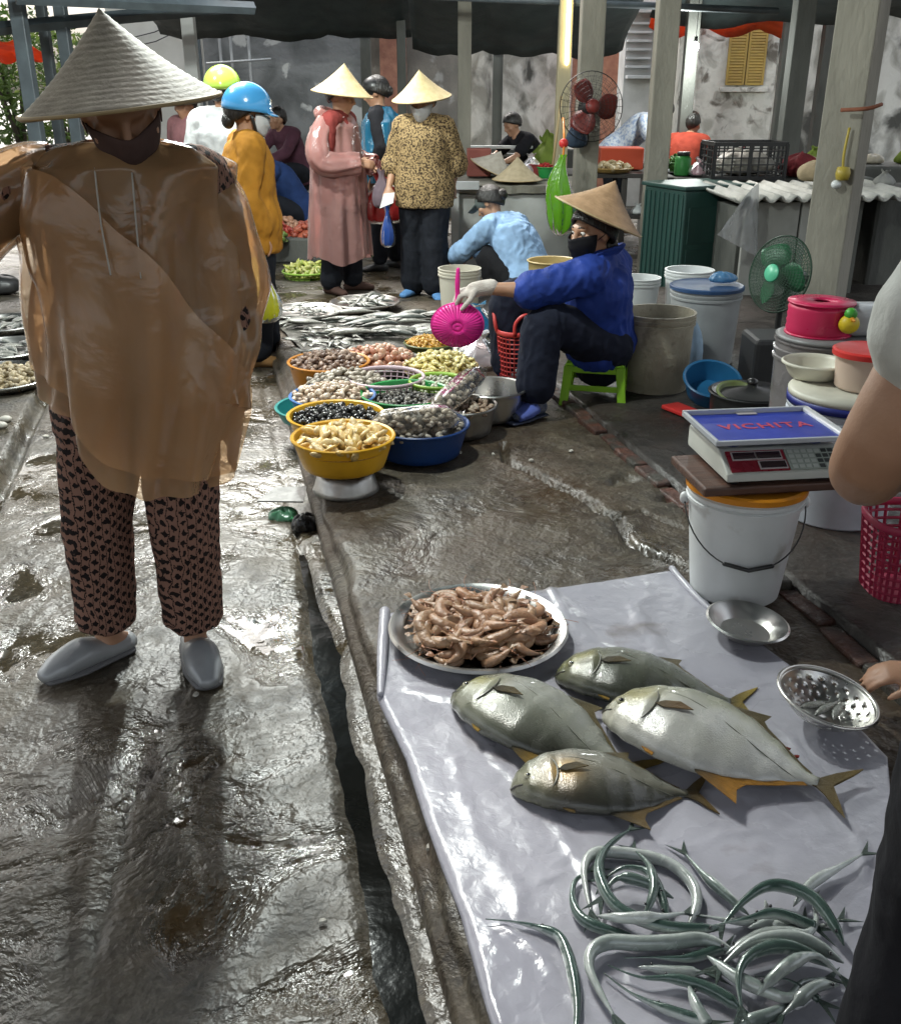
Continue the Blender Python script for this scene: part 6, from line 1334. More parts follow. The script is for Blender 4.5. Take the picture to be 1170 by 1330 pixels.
# ---- slim garfish tangle
NEEDLE = M('garfish skin', (1, 1, 1), (.86, .88, .86), rough=.14, rough2=.28, attr=True, scale=18, bump=.08, bscale=140, spec=.7, metal=.15, coat=.4)
def nz(zx, zy): return (600 + zx / 2.053, 1060 + zy / 2.053)
def garfish(label, zp, r, roll=0.0, lift=0.0, group='garfish tangled on the sheet', beak=True, pale=0.0, zs=None):
    pts = [at(*nz(*p), SZ) for p in zp]; m = len(pts)
    for i, p in enumerate(pts): p.z = sheet_z(p.x, p.y) + r * .92 + lift * (math.sin(math.pi * (.15 + .7 * i / (m - 1)))) + (zs[i] if zs else 0)
    c0 = pts[0].copy(); c0.z = sheet_z(c0.x, c0.y); t = thing('garfish', label, 'fish', c0, 0, group)
    pts = [p - c0 for p in pts]; P2, _ = smooth_path(pts, [(1, 1)] * m, 9); L_ = [0]
    for a, b in zip(P2, P2[1:]): L_.append(L_[-1] + (b - a).length)
    tot = L_[-1]; rows = []; prev = None; n = 14; N_ = len(P2); bk = .045 * 1 if beak else .0
    for i, p in enumerate(P2):
        tg = (P2[min(i + 1, N_ - 1)] - P2[max(i - 1, 0)]).normalized(); s_ = tg.cross(V((0, 0, 1))).normalized(); u = s_.cross(tg); d = L_[i]
        if beak: f = lerp_tab([(0, .10), (.05, .18), (.085, .42), (.12, .82), (.2, 1), (max(.21, tot - .12), 1), (max(.22, tot - .03), .5), (max(.23, tot), .3)], d)
        else: f = lerp_tab([(0, .12), (.012, .40), (.035, .80), (.08, 1), (max(.09, tot - .16), 1), (max(.10, tot - .05), .48), (max(.11, tot), .2)], d)
        rows.append([p + (s_ * math.cos(q) * r * .86 + u * math.sin(q) * r) * f for q in [2 * math.pi * j / n for j in range(n)]])
    def cf(uu, v):
        a = math.sin(2 * math.pi * v - roll); k = mnoise.noise(V((uu * 30, v * 9, r * 99)))
        w = V((.46, .49, .47)); g1 = V((.055, .095, .080)); g2 = V((.17, .225, .20))
        c = w if a < .05 + .12 * k else (g2 if a < .42 + .15 * k else g1)
        return tuple(c.lerp(w, pale) * (1 + .2 * k))
    gg = G().rings(rows, col=cf); gg.obj('body', NEEDLE, t, colors=True)
    e, tg = P2[-1], (P2[-1] - P2[-3]).normalized(); s_ = tg.cross(V((0, 0, 1))).normalized(); 
    flat = G()
    for sg in (-1, 1): flat.add([e - tg * .004 + V((0, 0, r * .22)), e + s_ * sg * r * .30, e + tg * .045 + s_ * sg * .022 + V((0, 0, -r * .3)), e + tg * .016 + V((0, 0, -r * .1)), e - tg * .004 - V((0, 0, r * .22))], [(0, 1, 2), (0, 2, 3), (4, 2, 1), (4, 3, 2)], col=(.07, .11, .10))
    flat.obj('tail_fin', FINM, t, colors=True, smooth=False)
    hd_ = P2[min(range(N_), key=lambda i: abs(L_[i] - (.10 if beak else .02)))]; i0 = min(range(N_), key=lambda i: abs(L_[i] - (.10 if beak else .02))); tg = (P2[i0 + 1] - P2[i0 - 1 if i0 else 0]).normalized(); s_ = tg.cross(V((0, 0, 1))).normalized()
    ey = G().ball(hd_ + (s_ * .55 * -1 + V((0, 0, .62))) * r * (.62 if beak else .9), r * .24, 10, 8).obj('eye', M('fish pupil', (0, 0, 0)), t)
    return t
garfish('lone slim garfish with long beak on the left of the tangle', [(62, 292), (140, 302), (205, 316), (255, 338), (280, 385), (296, 450), (305, 530), (300, 620)], .0125, .4)
gl = [
 ([(600, 312), (622, 262), (614, 208), (565, 158), (500, 132), (420, 120), (352, 124), (324, 165), (330, 225), (342, 275)], .0155, 2.6, .006, False, .7),
 ([(688, 326), (560, 334), (460, 312), (400, 276), (368, 222), (364, 160), (392, 108), (444, 62)], .0155, -.2, .022, False, .0),
 ([(1012, 378), (985, 335), (930, 272), (862, 238), (800, 236), (742, 272), (692, 322)], .0165, .2, .030, False, .0),
 ([(470, 344), (380, 326), (320, 296), (294, 250), (300, 196), (340, 170)], .0150, .3, .004, False, .0),
 ([(545, 315), (528, 250), (492, 190), (432, 174), (385, 188)], .0150, .0, .020, False, .0),
 ([(480, 306), (505, 250), (495, 185), (458, 122)], .0140, .2, .034, False, .1),
 ([(762, 285), (702, 238), (642, 182), (594, 120)], .0145, 1.4, .010, False, .2),
 ([(880, 260), (905, 228), (940, 198), (1000, 162), (1062, 128)], .0145, 2.2, .010, False, .6),
 ([(725, 388), (640, 358), (560, 366), (470, 372), (390, 370), (344, 394), (338, 440), (366, 500), (402, 560)], .0180, 1.6, .012, False, .55),
 ([(1010, 428), (920, 388), (840, 378), (760, 388), (690, 432)], .0190, 1.5, .030, False, .6),
 ([(985, 446), (900, 414), (830, 408), (762, 430), (730, 475), (738, 550)], .0175, .1, .036, False, .05),
 ([(388, 420), (470, 456), (560, 462), (640, 482), (700, 512), (764, 556)], .0155, -.3, .008, True, .0),
 ([(376, 436), (450, 490), (540, 532), (640, 566)], .0150, .5, .0, True, .0),
 ([(468, 418), (560, 428), (645, 434)], .0130, 1.4, .0, False, .4),
 ([(572, 280), (640, 286), (720, 302), (802, 292)], .0150, 2.0, .004, True, .6),
 ([(700, 395), (790, 352), (862, 346), (912, 350), (938, 312), (930, 258)], .0165, 1.9, .016, False, .6),
 ([(805, 240), (822, 300), (868, 326), (905, 300)], .0150, 2.0, .004, False, .7),
 ([(650, 400), (720, 462), (800, 504), (862, 522), (900, 482), (965, 462)], .0165, 1.2, .018, False, .3),
 ([(776, 460), (860, 482), (945, 522)], .0140, -.4, .026, True, .0),
 ([(600, 470), (618, 530), (650, 580)], .0150, 1.0, .010, False, .3),
 ([(880, 520), (800, 560), (700, 590)], .0160, 1.0, .006, False, .3),
 ([(1000, 480), (930, 500), (850, 560)], .0160, 1.6, .020, False, .5),
 ([(560, 250), (480, 225), (410, 215), (372, 250)], .015, .6, .03, False, .1), ([(360, 300), (430, 322), (520, 318), (590, 290)], .015, 1.9, .03, False, .5), ([(640, 330), (740, 330), (830, 312), (930, 330)], .015, .2, .034, True, .0), ([(760, 320), (850, 300), (950, 320), (1000, 300)], .016, 1.8, .008, False, .5), ([(430, 400), (500, 398), (600, 400), (690, 372)], .015, .2, .004, True, .0), ([(780, 520), (850, 470), (930, 440), (1000, 470)], .0165, 1.3, .045, False, .35)]
GLAB = ['white garfish arching round the top left of the tangle', 'green garfish whose tail sticks up highest at the top left', 'green garfish arching over the right side of the tangle', 'green garfish curled along the far left of the tangle', 'short green garfish looped inside the top left ring', 'green garfish with its tail standing up inside the left ring',
    'garfish whose dark tail points up at the middle of the tangle', 'pale garfish stretching to the top right corner of the tangle', 'longest white garfish, bent like a hook at the lower left', 'broad white garfish arching across the lower right', 'dark green garfish bent in a hook at the lower right', 'green garfish lying straight below the white hook', 'lowest green garfish with its beak to the left',
    'short pale garfish under the white hook', 'pale garfish with beak to the left across the middle', 'pale garfish curving up at the right middle', 'small white garfish curled in a U near the right', 'garfish running from the middle to the lower right', 'dark garfish inside the lower right hook', 'short garfish dipping to the bottom middle', 'garfish at the very bottom of the tangle', 'pale garfish at the lower right corner by the black clothes',
    'thin garfish crossing inside the top left ring', 'thin pale garfish along the bottom of the left ring', 'thin green garfish lying across the right middle', 'pale garfish under the right hand arch', 'thin green garfish beside the white hook', 'silver garfish at the lower right of the tangle']
for i, (zp, r, roll, lift, beak, pale) in enumerate(gl):
    garfish(GLAB[i], zp, r * .80, roll, lift, beak=beak, pale=pale)
for (px, py) in ((1012, 968), (1022, 974), (1035, 985)):
    p = at(px, py, SZ); z = sheet_z(p.x, p.y); gg = G(); ring = [V((.010 * math.cos(q) * random.uniform(.6, 1.3), .007 * math.sin(q), .001)) for q in [2 * math.pi * j / 9 for j in range(9)]]; gg.rings([ring, [q * .6 + V((0, 0, .002)) for q in ring]])
    tag(gg.obj('blood_drop', M('fish blood', (.16, .02, .015), rough=.1), loc=(p.x, p.y, z + .0015)), 'small dark red spot of fish blood on the sheet', 'stain', 'blood spots by the pale pompano')

# ---- steel dish and strainer
c = at(968, 815, SZ + .03); o = G().lathe([(0, 0), (.062, 0), (.07, .004), (.085, .02), (.104, .036), (.110, .036), (.112, .039), (.106, .042), (.101, .039), (.083, .024), (.066, .007), (0, .005)], 56).obj('steel_dish', STEEL, loc=(c.x, c.y, SZ + .012), rot=(R(2), R(5), 0), weld=True, angle=40); tag(o, 'small empty steel dish at the sheet edge beside the pail', 'dish')
c = at(1073, 912, SZ + .06); sn = thing('strainer', 'perforated steel strainer bowl held by a hand on the right', 'strainer', (c.x - .01, c.y, SZ + .022), 0, rot=(R(6), R(9), .2))
gg = G(); nq = 48; prf = [(.045, 0), (.072, .012), (.095, .032), (.112, .055)]
rows = []; n2 = 40
def sp_(f, q): 
    f *= 3; i = min(int(f), 2); w = f - i; r = prf[i][0] * (1 - w) + prf[i + 1][0] * w; z = prf[i][1] * (1 - w) + prf[i + 1][1] * w; return V((r * math.cos(q), r * math.sin(q), z))
fr = np.linspace(0, 1, 15)
idx = {}
for i, f in enumerate(fr):
    for j in range(n2 * 2): gg.v.append(sp_(f, 2 * math.pi * j / (n2 * 2))); gg.c.append((1, 1, 1))
for i in range(14):
    for j in range(n2 * 2):
        if i % 3 == 1 and (j + (i // 3) * 2) % 4 == 0 and 1 <= i <= 11: continue      # the holes
        gg.f.append((i * n2 * 2 + j, i * n2 * 2 + (j + 1) % (n2 * 2), (i + 1) * n2 * 2 + (j + 1) % (n2 * 2), (i + 1) * n2 * 2 + j)); gg.m.append(0)
o = gg.obj('wall', STEEL, sn); b = o.modifiers.new('t', 'SOLIDIFY'); b.thickness = .0018
G().lathe([(0, 0), (.046, 0), (.046, .003), (0, .003)], 32).obj('bottom', STEEL, sn, weld=True); G().lathe([(.110, .054), (.117, .054), (.120, .058), (.116, .062), (.110, .060), (.110, .054)], 48).obj('rim', STEEL, sn, weld=True)
for i in range(3): put_fish(1, c + V((-.02 + .02 * i, -.01 * i, -.012)), .11, .3 + .4 * i, .1, 'small fish lying in the steel strainer', 'fish in the strainer')

# ================================================================== PAILS, SCALE AND CLUTTER ON THE RIGHT
def pail(name, label, loc, rt, rb, h, mat, lid=None, handle=False, cat='pail', rot=None, rims=2, hmat=None, group=None, hrot=0.0):
    t = thing(name, label, cat, loc, 0, group, rot=rot); pr = [(0, 0), (rb - .006, 0), (rb, .006)]; 
    for i in range(1, 9): pr.append((rb + (rt - rb) * i / 8, h * .86 * i / 8))
    for k in range(rims): z = h * (.86 + .055 * k); pr += [(rt + .007, z), (rt + .008, z + .010), (rt + .001, z + .013)]
    pr += [(rt + .002, h - .008), (rt + .008, h - .006), (rt + .008, h), (rt - .003, h), (rt - .006, h * .86), (rb - .006, .01), (0, .01)]
    G().lathe(pr, 52).obj('shell', mat, t, weld=True, angle=35)
    if lid: G().lathe([(rt - .012, h - .004), (rt + .006, h - .012), (rt + .012, h - .010), (rt + .013, h + .006), (rt + .004, h + .011), (rt - .015, h + .006), (0, h + .005)], 52).obj('lid', lid, t, weld=True, angle=35)
    if handle:
        pts = []
        for i in range(25):
            a = math.pi * i / 24; dz = -.42 * h * math.sin(a) * 1.0; pts.append(Matrix.Rotation(hrot, 3, 'Z') @ V(((rt + .012) * math.cos(a), -(rt + .016) * math.sin(a) * (1.0 - .06 * math.sin(a)), h * .84 + dz)))
        G().tube(pts, .0022, n=6).obj('wire_handle', WIRE, t)
        G().tube([pts[9] + V((0, -.002, 0)), pts[12] + V((0, -.003, 0)), pts[15] + V((0, -.002, 0))], .0065, n=8, round_ends=True).obj('grip', BLACK, t)
        for s in (0, 24): G().ball(pts[s], (.014, .014, .018), 10, 8).obj('handle_boss', mat, t)
    return t
c0 = at(963, 766, PZ); pc = V((.845, 2.66, PZ + .02)); rt = .158
pail('paint_pail', 'white pail with orange lid and wire handle under the scale', (pc.x, pc.y, PZ + .014), rt, .128, .345, WHITEP, lid=plast('orange lid plastic', (.70, .26, .015)), handle=True, hrot=R(-6))
zt = PZ + .014 + .345 + .012
bd = boxobj('wooden_board', (0, 0, .014), (.42, .27, .026), WOOD, loc=(pc.x + .03, pc.y + .01, zt), rot=(0, 0, R(8)), bevel=.006); tag(bd, 'wet brown wooden board lying on the pail under the scale', 'board')
bd2 = boxobj('wooden_board', (0, 0, .010), (.12, .26, .02), WOOD, loc=(pc.x - .10, pc.y + .06, zt - .0), rot=(0, 0, R(38)), bevel=.006)
bpy.data.objects.remove(bd2)
# electronic scale
sz = zt + .028; S_ = thing('electronic_scale', 'white electronic price scale with blue tray and red display panel', 'scale', (pc.x + .055, pc.y + .05, sz), R(7))
SW = plast('off white casing', (.56, .57, .52)); gg = G()
def ring_s(z, x0, x1, y0, y1): return [V((x0, y0, z)), V((x1, y0, z)), V((x1, y1, z)), V((x0, y1, z))]
# casing: flat back body, sloped front panel
prof_y = [(-.165, .010), (-.160, .030), (-.085, .072), (-.075, .075), (.15, .075), (.155, .07), (.155, .02), (.15, .010)]
rows = [[V((x, y, z)) for (y, z) in prof_y] for x in (-.172, -.168, -.165, .165, .168, .172)]
for k_, row in enumerate(rows):
    if k_ in (0, 5):
        for p in row: p.y *= .985; p.z = .011 + (p.z - .011) * .96
gg.rings(rows); gg.obj('casing', SW, S_, smooth=False, bevel=.005)
for sx in (-1, 1):
    for y in (-.14, .13): G().lathe([(0, 0), (.015, 0), (.017, .012), (0, .012)], 14).obj('foot', BLACK, S_, loc=(sx * .145, y, 0), weld=True)
sl = math.atan2(.042, .075); pm = Matrix.Rotation(sl, 4, 'X')
def panel(name, x, w, yv, d, mat, off, parent=S_, th=.003):
    cy, cz = -.1225, .051; m = Matrix.Translation((x, cy, cz)) @ Matrix.Rotation(sl, 4, 'X')
    g_ = G().box((0, yv, off + .0), (w, d, th)); o_ = g_.obj(name, mat, parent, smooth=False); o_.data.transform(m); return o_
panel('display_panel', -.075, .165, 0, .074, plast('dark red display film', (.26, .02, .035), rough=.25), .0032)
DARKW = M('dark display window', (.035, .02, .022), rough=.12, coat=.6); FR = M('pale display frame', (.42, .38, .38), rough=.4)
for (x, yv, w, d) in ((-.110, .017, .062, .022), (-.040, .017, .068, .022), (-.036, -.017, .072, .022)):
    panel('display_frame', x, w + .008, yv, d + .008, FR, .0052); panel('display_window', x, w, yv, d, DARKW, .0068)
panel('keypad_panel', .085, .150, 0, .074, M('grey green keypad film', (.30, .33, .29), rough=.4), .0032)
KEY = [M('grey key', (.42, .44, .40), rough=.5), M('dark key', (.05, .055, .05), rough=.5)]
for r_ in range(4):
    for c_ in range(7): panel('key', .025 + c_ * .0195, .0145, .027 - r_ * .018, .012, KEY[1 if c_ > 3 and (r_ + c_) % 4 else 0], .0052, th=.002)
for sx in (-1, 1):
    for y in (-.04, .10): G().lathe([(0, .074), (.024, .074), (.02, .082), (.018, .092), (0, .092)], 18).obj('tray_post', plast('navy plastic post', (.02, .03, .16)), S_, loc=(sx * .12, y, 0), weld=True)
tr_ = G(); rows = []
tray = thing('x', 'x', 'x'); bpy.data.objects.remove(tray)
tp = G().box((0, .03, .096), (.37, .27, .006)).obj('tray', plast('royal blue tray', (.012, .035, .33), rough=.3), S_, smooth=False, bevel=.002)
RIMF = M('clear film rim', (.45, .47, .50), rough=.15, coat=.5)
for (cx, cy, dx, dy, h_) in ((0, -.105, .385, .010, .008), (-.187, .03, .010, .27, .010), (0, .165, .385, .010, .012)): boxobj('tray_rim', (cx, cy, .098 + h_ / 2), (dx, dy, h_ + .006), RIMF, tp, bevel=.002)
boxobj('tray_rim', (.190, .03, .104), (.022, .285, .016), M('bright tray lip', (.75, .76, .78), rough=.12, metal=.3), tp, bevel=.005)
boxobj('tape_piece', (.0, .150, .1015), (.06, .02, .002), FR, tp, bevel=0)
tx = bpy.data.curves.new('brand_lettering', 'FONT'); tx.body = 'VICHITA'; tx.size = .062; tx.align_x = 'CENTER'; tx.align_y = 'CENTER'; tx.extrude = .0004; tx.space_character = 1.18; tx.offset = .0012
to = bpy.data.objects.new('tmp_text', tx); COL.objects.link(to); dg = bpy.context.evaluated_depsgraph_get(); tme = bpy.data.meshes.new_from_object(to.evaluated_get(dg)); bpy.data.objects.remove(to)
lo_ = link('lettering', tme, M('red print', (.42, .03, .07), rough=.4), tp, loc=(.01, .035, .0998), smooth=False); lo_.scale = (1.0, 1.0, 1.0)
# tall white drums behind with blue band, red lidded tub
c = V((1.335, 3.22, .128)); d1 = pail('plastic_drum', 'big white drum with blue banded lid behind the scale', (c.x, c.y, .128), .195, .175, .42, plast('bluish white drum', (.52, .55, .60)), lid=None)
G().lathe([(.198, .40), (.205, .40), (.206, .425), (.198, .426), (.198, .40)], 48).obj('blue_band', plast('navy band', (.02, .03, .22)), d1, weld=True); G().lathe([(0, .455), (.17, .455), (.198, .448), (.204, .44), (.204, .426), (.16, .424), (0, .424)], 48).obj('lid', plast('ivory lid', (.62, .60, .50)), d1, weld=True)
pail('food_tub', 'beige tub with bright red lid on the blue banded drum', (c.x + .02, c.y - .03, .128 + .458), .098, .09, .12, M('milky beige tub', (.52, .40, .32), rough=.3, sss=.1), lid=REDP, rims=1, cat='tub')
basin('plastic_bowl', 'ivory bowl half hidden behind the red lidded tub', (c.x - .10, c.y + .10, .128 + .458), .10, .05, plast('ivory lid', (0, 0, 0)), .08, cat='bowl')
c2 = V((1.37, 3.62, .128)); pail('plastic_drum', 'clear plastic drum behind the blue banded drum', (c2.x, c2.y, .128), .17, .16, .52, film('cloudy tub film', (.45, .42, .42), clear=.4, rough=.2), cat='drum')
tag(G().lathe([(0, 0), (.17, 0), (.175, .012), (.16, .018), (0, .018)], 40).obj('drum_lid', plast('grey plastic', (.2, .2, .2)), loc=(c2.x, c2.y, .128 + .521), weld=True), 'grey lid on the clear drum', 'lid')
rt_ = thing('ribbon_roll', 'shiny crimson roll of plastic ribbon on the clear drum', 'roll', (c2.x - .03, c2.y, .128 + .54))
G().lathe([(.06, 0), (.11, 0)] + [(.112 + .003 * (i % 2), .01 + .012 * i) for i in range(8)] + [(.11, .11), (.06, .11), (.06, 0)], 40).obj('wound_ribbon', plast('crimson ribbon', (.55, .02, .09), rough=.22), rt_, weld=True)
for zz in (-.0, .112): G().lathe([(.03, zz), (.118, zz), (.118, zz + .006), (.03, zz + .006), (.03, zz)], 36).obj('flange', plast('crimson ribbon', (0, 0, 0)), rt_, weld=True)
toy = thing('toy_duck', 'small yellow toy with green cap on the ribbon roll edge', 'toy', (c2.x + .03, c2.y - .125, .128 + .60)); G().ball((0, 0, 0), (.036, .034, .034), 18, 12).obj('body', plast('toy yellow', (.70, .52, .02)), toy); G().ball((0, -.004, .036), (.022, .022, .022), 14, 10).obj('cap', plast('toy green', (.06, .35, .04)), toy); G().tube([(0, -.02, .022), (0, -.045, .020)], [.009, .004], n=8, round_ends=True).obj('beak', ORB, toy); G().tube([(0, .03, 0), (0, .06, 0)], [.012, .01], n=8).obj('tail', plast('toy yellow', (0, 0, 0)), toy)
tag(G().box((0, 0, .055), (.16, .12, .11)).obj('plastic_box', M('milky grey box', (.40, .41, .43), rough=.3, sss=.1), loc=(c2.x + .13, c2.y - .02, .128 + .541), bevel=.025, smooth=True), 'milky grey plastic box right of the ribbon roll', 'box')
# dirty pail, blue lidded pail, white pails
DIRTY = M('dirty cream pail', (.38, .345, .26), (.25, .22, .155), rough=.55, scale=5, lo=.35, hi=.65, bump=.3, bscale=35, col3=(.10, .085, .06), scale3=8, lo3=.58, hi3=.7)
c = at(856, 522, PZ); pail('old_pail', 'dirty cream pail without lid beside the seller', (c.x, c.y + .18, PZ), .172, .16, .40, DIRTY)
c = at(930, 500, PZ); pail('blue_lid_pail', 'grey pail with flat dark blue lid behind the dirty pail', (c.x + .0, c.y + .38, .128), .18, .165, .40, plast('greyish pail', (.30, .31, .31)), lid=plast('dull blue lid', (.03, .07, .16)))
c = V((1.46, 6.2, .0)); pail('white_pail', 'clean white empty pail near the green cabinet', (c.x, c.y, .128), .142, .12, .34, WHITEP)
c = aty(838, 352, 6.15); pail('white_pail', 'white pail half hidden behind the seller back', (c.x - .03, 6.15, .10), .12, .10, .33, WHITEP)
pail('white_pail', 'cream pail behind the crouching pale blue shirt', (aty(597, 330, 6.9).x, 6.9, .0), .14, .12, .36, M('cream pail plastic', (.55, .52, .43), rough=.4))
c = aty(720, 330, 6.6); basin('plastic_basin', 'tan basin rim beside the hanging green bag', (c.x, 6.7, .10), .16, .34, plast('tan plastic', (.5, .38, .16)), .13)
bag_lump('cloth_bundle', 'pale blue cloth bundle behind the dirty pail', (1.16, 5.0, .12), .10, fabric('pale blue cloth', (.35, .48, .6)), 2, False, (1.2, 1, 3.2), .08, cat='cloth')
c = at(945, 402, .3); bag_lump('plastic_bag', 'small blue bag behind the blue lidded pail', (1.43, 5.32, .545), .05, film('sky bag film', (.15, .36, .62), clear=.15, rough=.3), 4, False, (1.5, .8, 1.1), .07)
basin('plastic_basin', 'tilted deep blue basin in front of the black pot', at(912, 508, .2).xyz + V((.03, .0, -.02)), .125, .10, plast('cerulean plastic', (.02, .14, .30)), .10, rot=(R(25), 0, 0))
bk = thing('black_pot', 'black cooking pot with a black lid behind the scale', 'pot', (1.28, 4.12, .128)); G().lathe(basin_profile(.17, .17, .16), 40).obj('pot_body', BLACK, bk, weld=True, angle=50); G().lathe([(0, .205), (.02, .205), (.03, .198), (.12, .19), (.165, .178), (.165, .172), (0, .172)], 40).obj('pot_lid', BLACK, bk, weld=True, angle=50); G().ball((0, 0, .215), (.025, .025, .016), 12, 8).obj('lid_knob', BLACK, bk)
tag(boxobj('black_crate', (0, 0, .16), (.30, .26, .32), M('black crate plastic', (.015, .015, .016), rough=.5), loc=(1.52, 4.55, .128), bevel=.02), 'black plastic bin between the black pot and the floor fan', 'bin')
tag(G().lathe(basin_profile(.075, .03, .06), 30).obj('olive_dish', plast('olive dish', (.18, .22, .08)), loc=(at(955, 512, .3).x, at(955, 512, .3).y, .285), rot=(.3, 0, 0), weld=True), 'small olive dish behind the blue scale tray', 'dish')
tag(boxobj('red_tray', (0, 0, .01), (.10, .16, .02), REDP, loc=at(884, 536, .13) + V((0, 0, .005)), rot=(0, 0, .5), bevel=.006), 'flat red plastic tray lying left of the scale', 'tray')
pb_ = at(1150, 785, .13); pbk = thing('lattice_basket', 'pink red lattice basket at the right edge behind the elbow', 'basket', (pb_.x + .08, pb_.y + .10, .128)); lattice_basket(pbk, .10, .10, .125, .125, .23, plast('raspberry plastic', (.48, .04, .10)), 30, 10, .004)
# floor fan
FGREEN = M('green fan plastic', (.03, .16, .07), rough=.4); FMESH = M('dark green fan wire', (.035, .085, .05), rough=.4)
ff = thing('floor_fan', 'green floor fan tilted against the grey panels', 'fan', (1.80, 5.55, .128), 0); fc = V((0, 0, .42)); fm = Matrix.Rotation(R(-58), 4, 'Z') @ Matrix.Rotation(R(78), 4, 'X')
def fan_guard(parent, r, depth, mat, n_r=9, n_w=44, c=V(), m=Matrix.Identity(4), wire=.0016, front=True):
    for sgn in ((1, -1) if front else (1,)):
        gg = G()
        for j in range(n_w):
            q = 2 * math.pi * j / n_w; gg.tube([c + (m @ V((r * f * math.cos(q), r * f * math.sin(q), sgn * depth * (1 - f ** 3)))) for f in (.18, .5, .8, 1)], wire, n=3)
        for i in range(n_r):
            f = .2 + .8 * i / (n_r - 1); rr = r * f; z = sgn * depth * (1 - f ** 3); w = wire if i < n_r - 1 else wire * 3.4
            gg.rings([[c + (m @ V(((rr + w * math.cos(p)) * math.cos(q), (rr + w * math.cos(p)) * math.sin(q), z + w * math.sin(p)))) for p in (0, 2.1, 4.2)] for q in [2 * math.pi * j / 40 for j in range(40)]], False, False, loop=True)
        o = gg.obj('guard', mat, parent); o['kind'] = 'stuff'
def fan_blades(parent, r, mat, c, m, n=3):
    for k in range(n):
        rows = []
        for i in range(9):
            f = i / 8; rad = r * (.16 + .74 * f); wd = (.25 + .5 * math.sin(math.pi * min(1, .25 + f * .7)))
            rows.append([c + (m @ V((rad * math.cos(2 * math.pi * k / n + wd * u), rad * math.sin(2 * math.pi * k / n + wd * u), .03 * u * 1.2))) for u in (-1, -.5, 0, .5, 1)])
        b_ = G().rings(rows, False, False, closed=False).obj('blade', mat, parent); s = b_.modifiers.new('t', 'SOLIDIFY'); s.thickness = .003
fan_guard(ff, .205, .065, FMESH, 12, 60, fc, fm, .0017); fan_blades(ff, .19, FGREEN, fc, fm)
G().lathe([(0, .074), (.045, .072), (.05, .064), (.0, .06)], 24, M=Matrix.Translation(fc) @ fm).obj('hub_badge', M('mint badge', (.10, .48, .28), rough=.35), ff); G().tube([fc + fm @ V((0, 0, -.05)), fc + fm @ V((0, 0, -.17))], [.065, .05], n=16, round_ends=True).obj('motor', BLACK, ff)
G().tube([fc + fm @ V((0, 0, -.12)), V((.06, .09, .22)), V((.06, .09, .03))], [.02, .018, .018], n=10, sub=3).obj('post', BLACK, ff); G().lathe([(0, 0), (.15, 0), (.15, .02), (.05, .035), (0, .035)], 30, c=(.06, .09, 0)).obj('base', BLACK, ff, weld=True)
# pillar fan with red blades
hf = thing('pillar_fan', 'black caged fan with red blades mounted on the concrete pillar', 'fan', aty(768, 138, 8.62)); m2 = Matrix.Rotation(R(12), 4, 'Z') @ Matrix.Rotation(R(84), 4, 'X')
fan_guard(hf, .262, .07, WIRE, 7, 30, V(), m2, .0013); fan_blades(hf, .24, M('dark red blade', (.16, .025, .02), rough=.4, thin=.2), V(), m2, 3)
G().lathe([(0, .06), (.05, .055), (.06, .03), (0, .02)], 20, M=m2).obj('hub', M('red hub', (.2, .03, .025), rough=.4), hf); G().tube([m2 @ V((0, 0, -.03)), m2 @ V((0, 0, -.16))], [.075, .06], n=16, round_ends=True).obj('motor', BLACK, hf); G().tube([m2 @ V((0, 0, -.12)), V((0.0, .22, -.25)), V((0, .30, -.30))], .022, n=8, sub=3).obj('bracket', BLACK, hf)
bag_lump('hanging_bag', 'dark blue cloth bag hanging below the pillar fan', aty(748, 192, 8.75), .12, fabric('dark slate cloth', (.03, .045, .07)), 3, True, (.75, .6, 1.15), .05)

# ================================================================== STALLS FARTHER BACK
TILE = M('grimy white render', (.50, .51, .49), (.38, .39, .37), rough=.6, scale=3, bump=.15, bscale=20, col3=(.22, .22, .2), scale3=2.2, lo3=.6, hi3=.75)
c = aty(668, 300, 9.2); ct = thing('counter', 'white rendered counter with rough stone top behind the seller', 'counter', (c.x, 9.2, 0))
boxobj('front', (0, .4, .31), (1.02, .8, .62), TILE, ct, bevel=.01)
tpm = G(); n = 22
rows = [[V((-.55 + 1.12 * i / n, y + .02 * vnoise(i * 1.3, y * 5, 3), z + .012 * float(vnoise(i * .9, y, 5)))) for (y, z) in ((-.06, .63), (-.07, .70), (.82, .72), (.82, .64))] for i in range(n + 1)]; tpm.rings(rows).obj('stone_top', CONC, ct, smooth=False, bevel=.006)
boxobj('corner_post', (-.53, -.03, .36), (.07, .07, .72), TILE, ct); boxobj('corner_cap', (-.44, -.085, .70), (.24, .05, .07), WHITEP, ct)
o = thing('resting_hat', 'conical straw hat lying on the white counter', 'hat', (aty(672, 220, 9.3).x, 9.32, .735)); conical_hat(o, V((0, 0, 0)), V((0, -.02, 1)), .22, .19, M('dull straw', (.42, .35, .22), (.34, .28, .17), rough=.6, scale=26), 3)
o = thing('resting_hat', 'second straw hat tilted behind the first on the counter', 'hat', (aty(640, 222, 9.6).x, 9.62, .80)); conical_hat(o, V((0, 0, 0)), V((.45, -.1, 1)), .22, .17, M('greyish straw', (.40, .37, .31), (.32, .29, .24), rough=.6, scale=26), 6)
bag_lump('plastic_bag', 'cloudy plastic bag beside the hats on the counter', (aty(690, 205, 9.75).x, 9.75, .73), .11, film('cloudy film', (0, 0, 0)), 9, True); bag_lump('sack', 'dull grey sack behind the tilted hat', (aty(650, 205, 9.9).x, 9.9, .73), .10, fabric('grey sacking', (.28, .28, .26)), 4, False, (1.4, 1, 1.0), cat='sack')
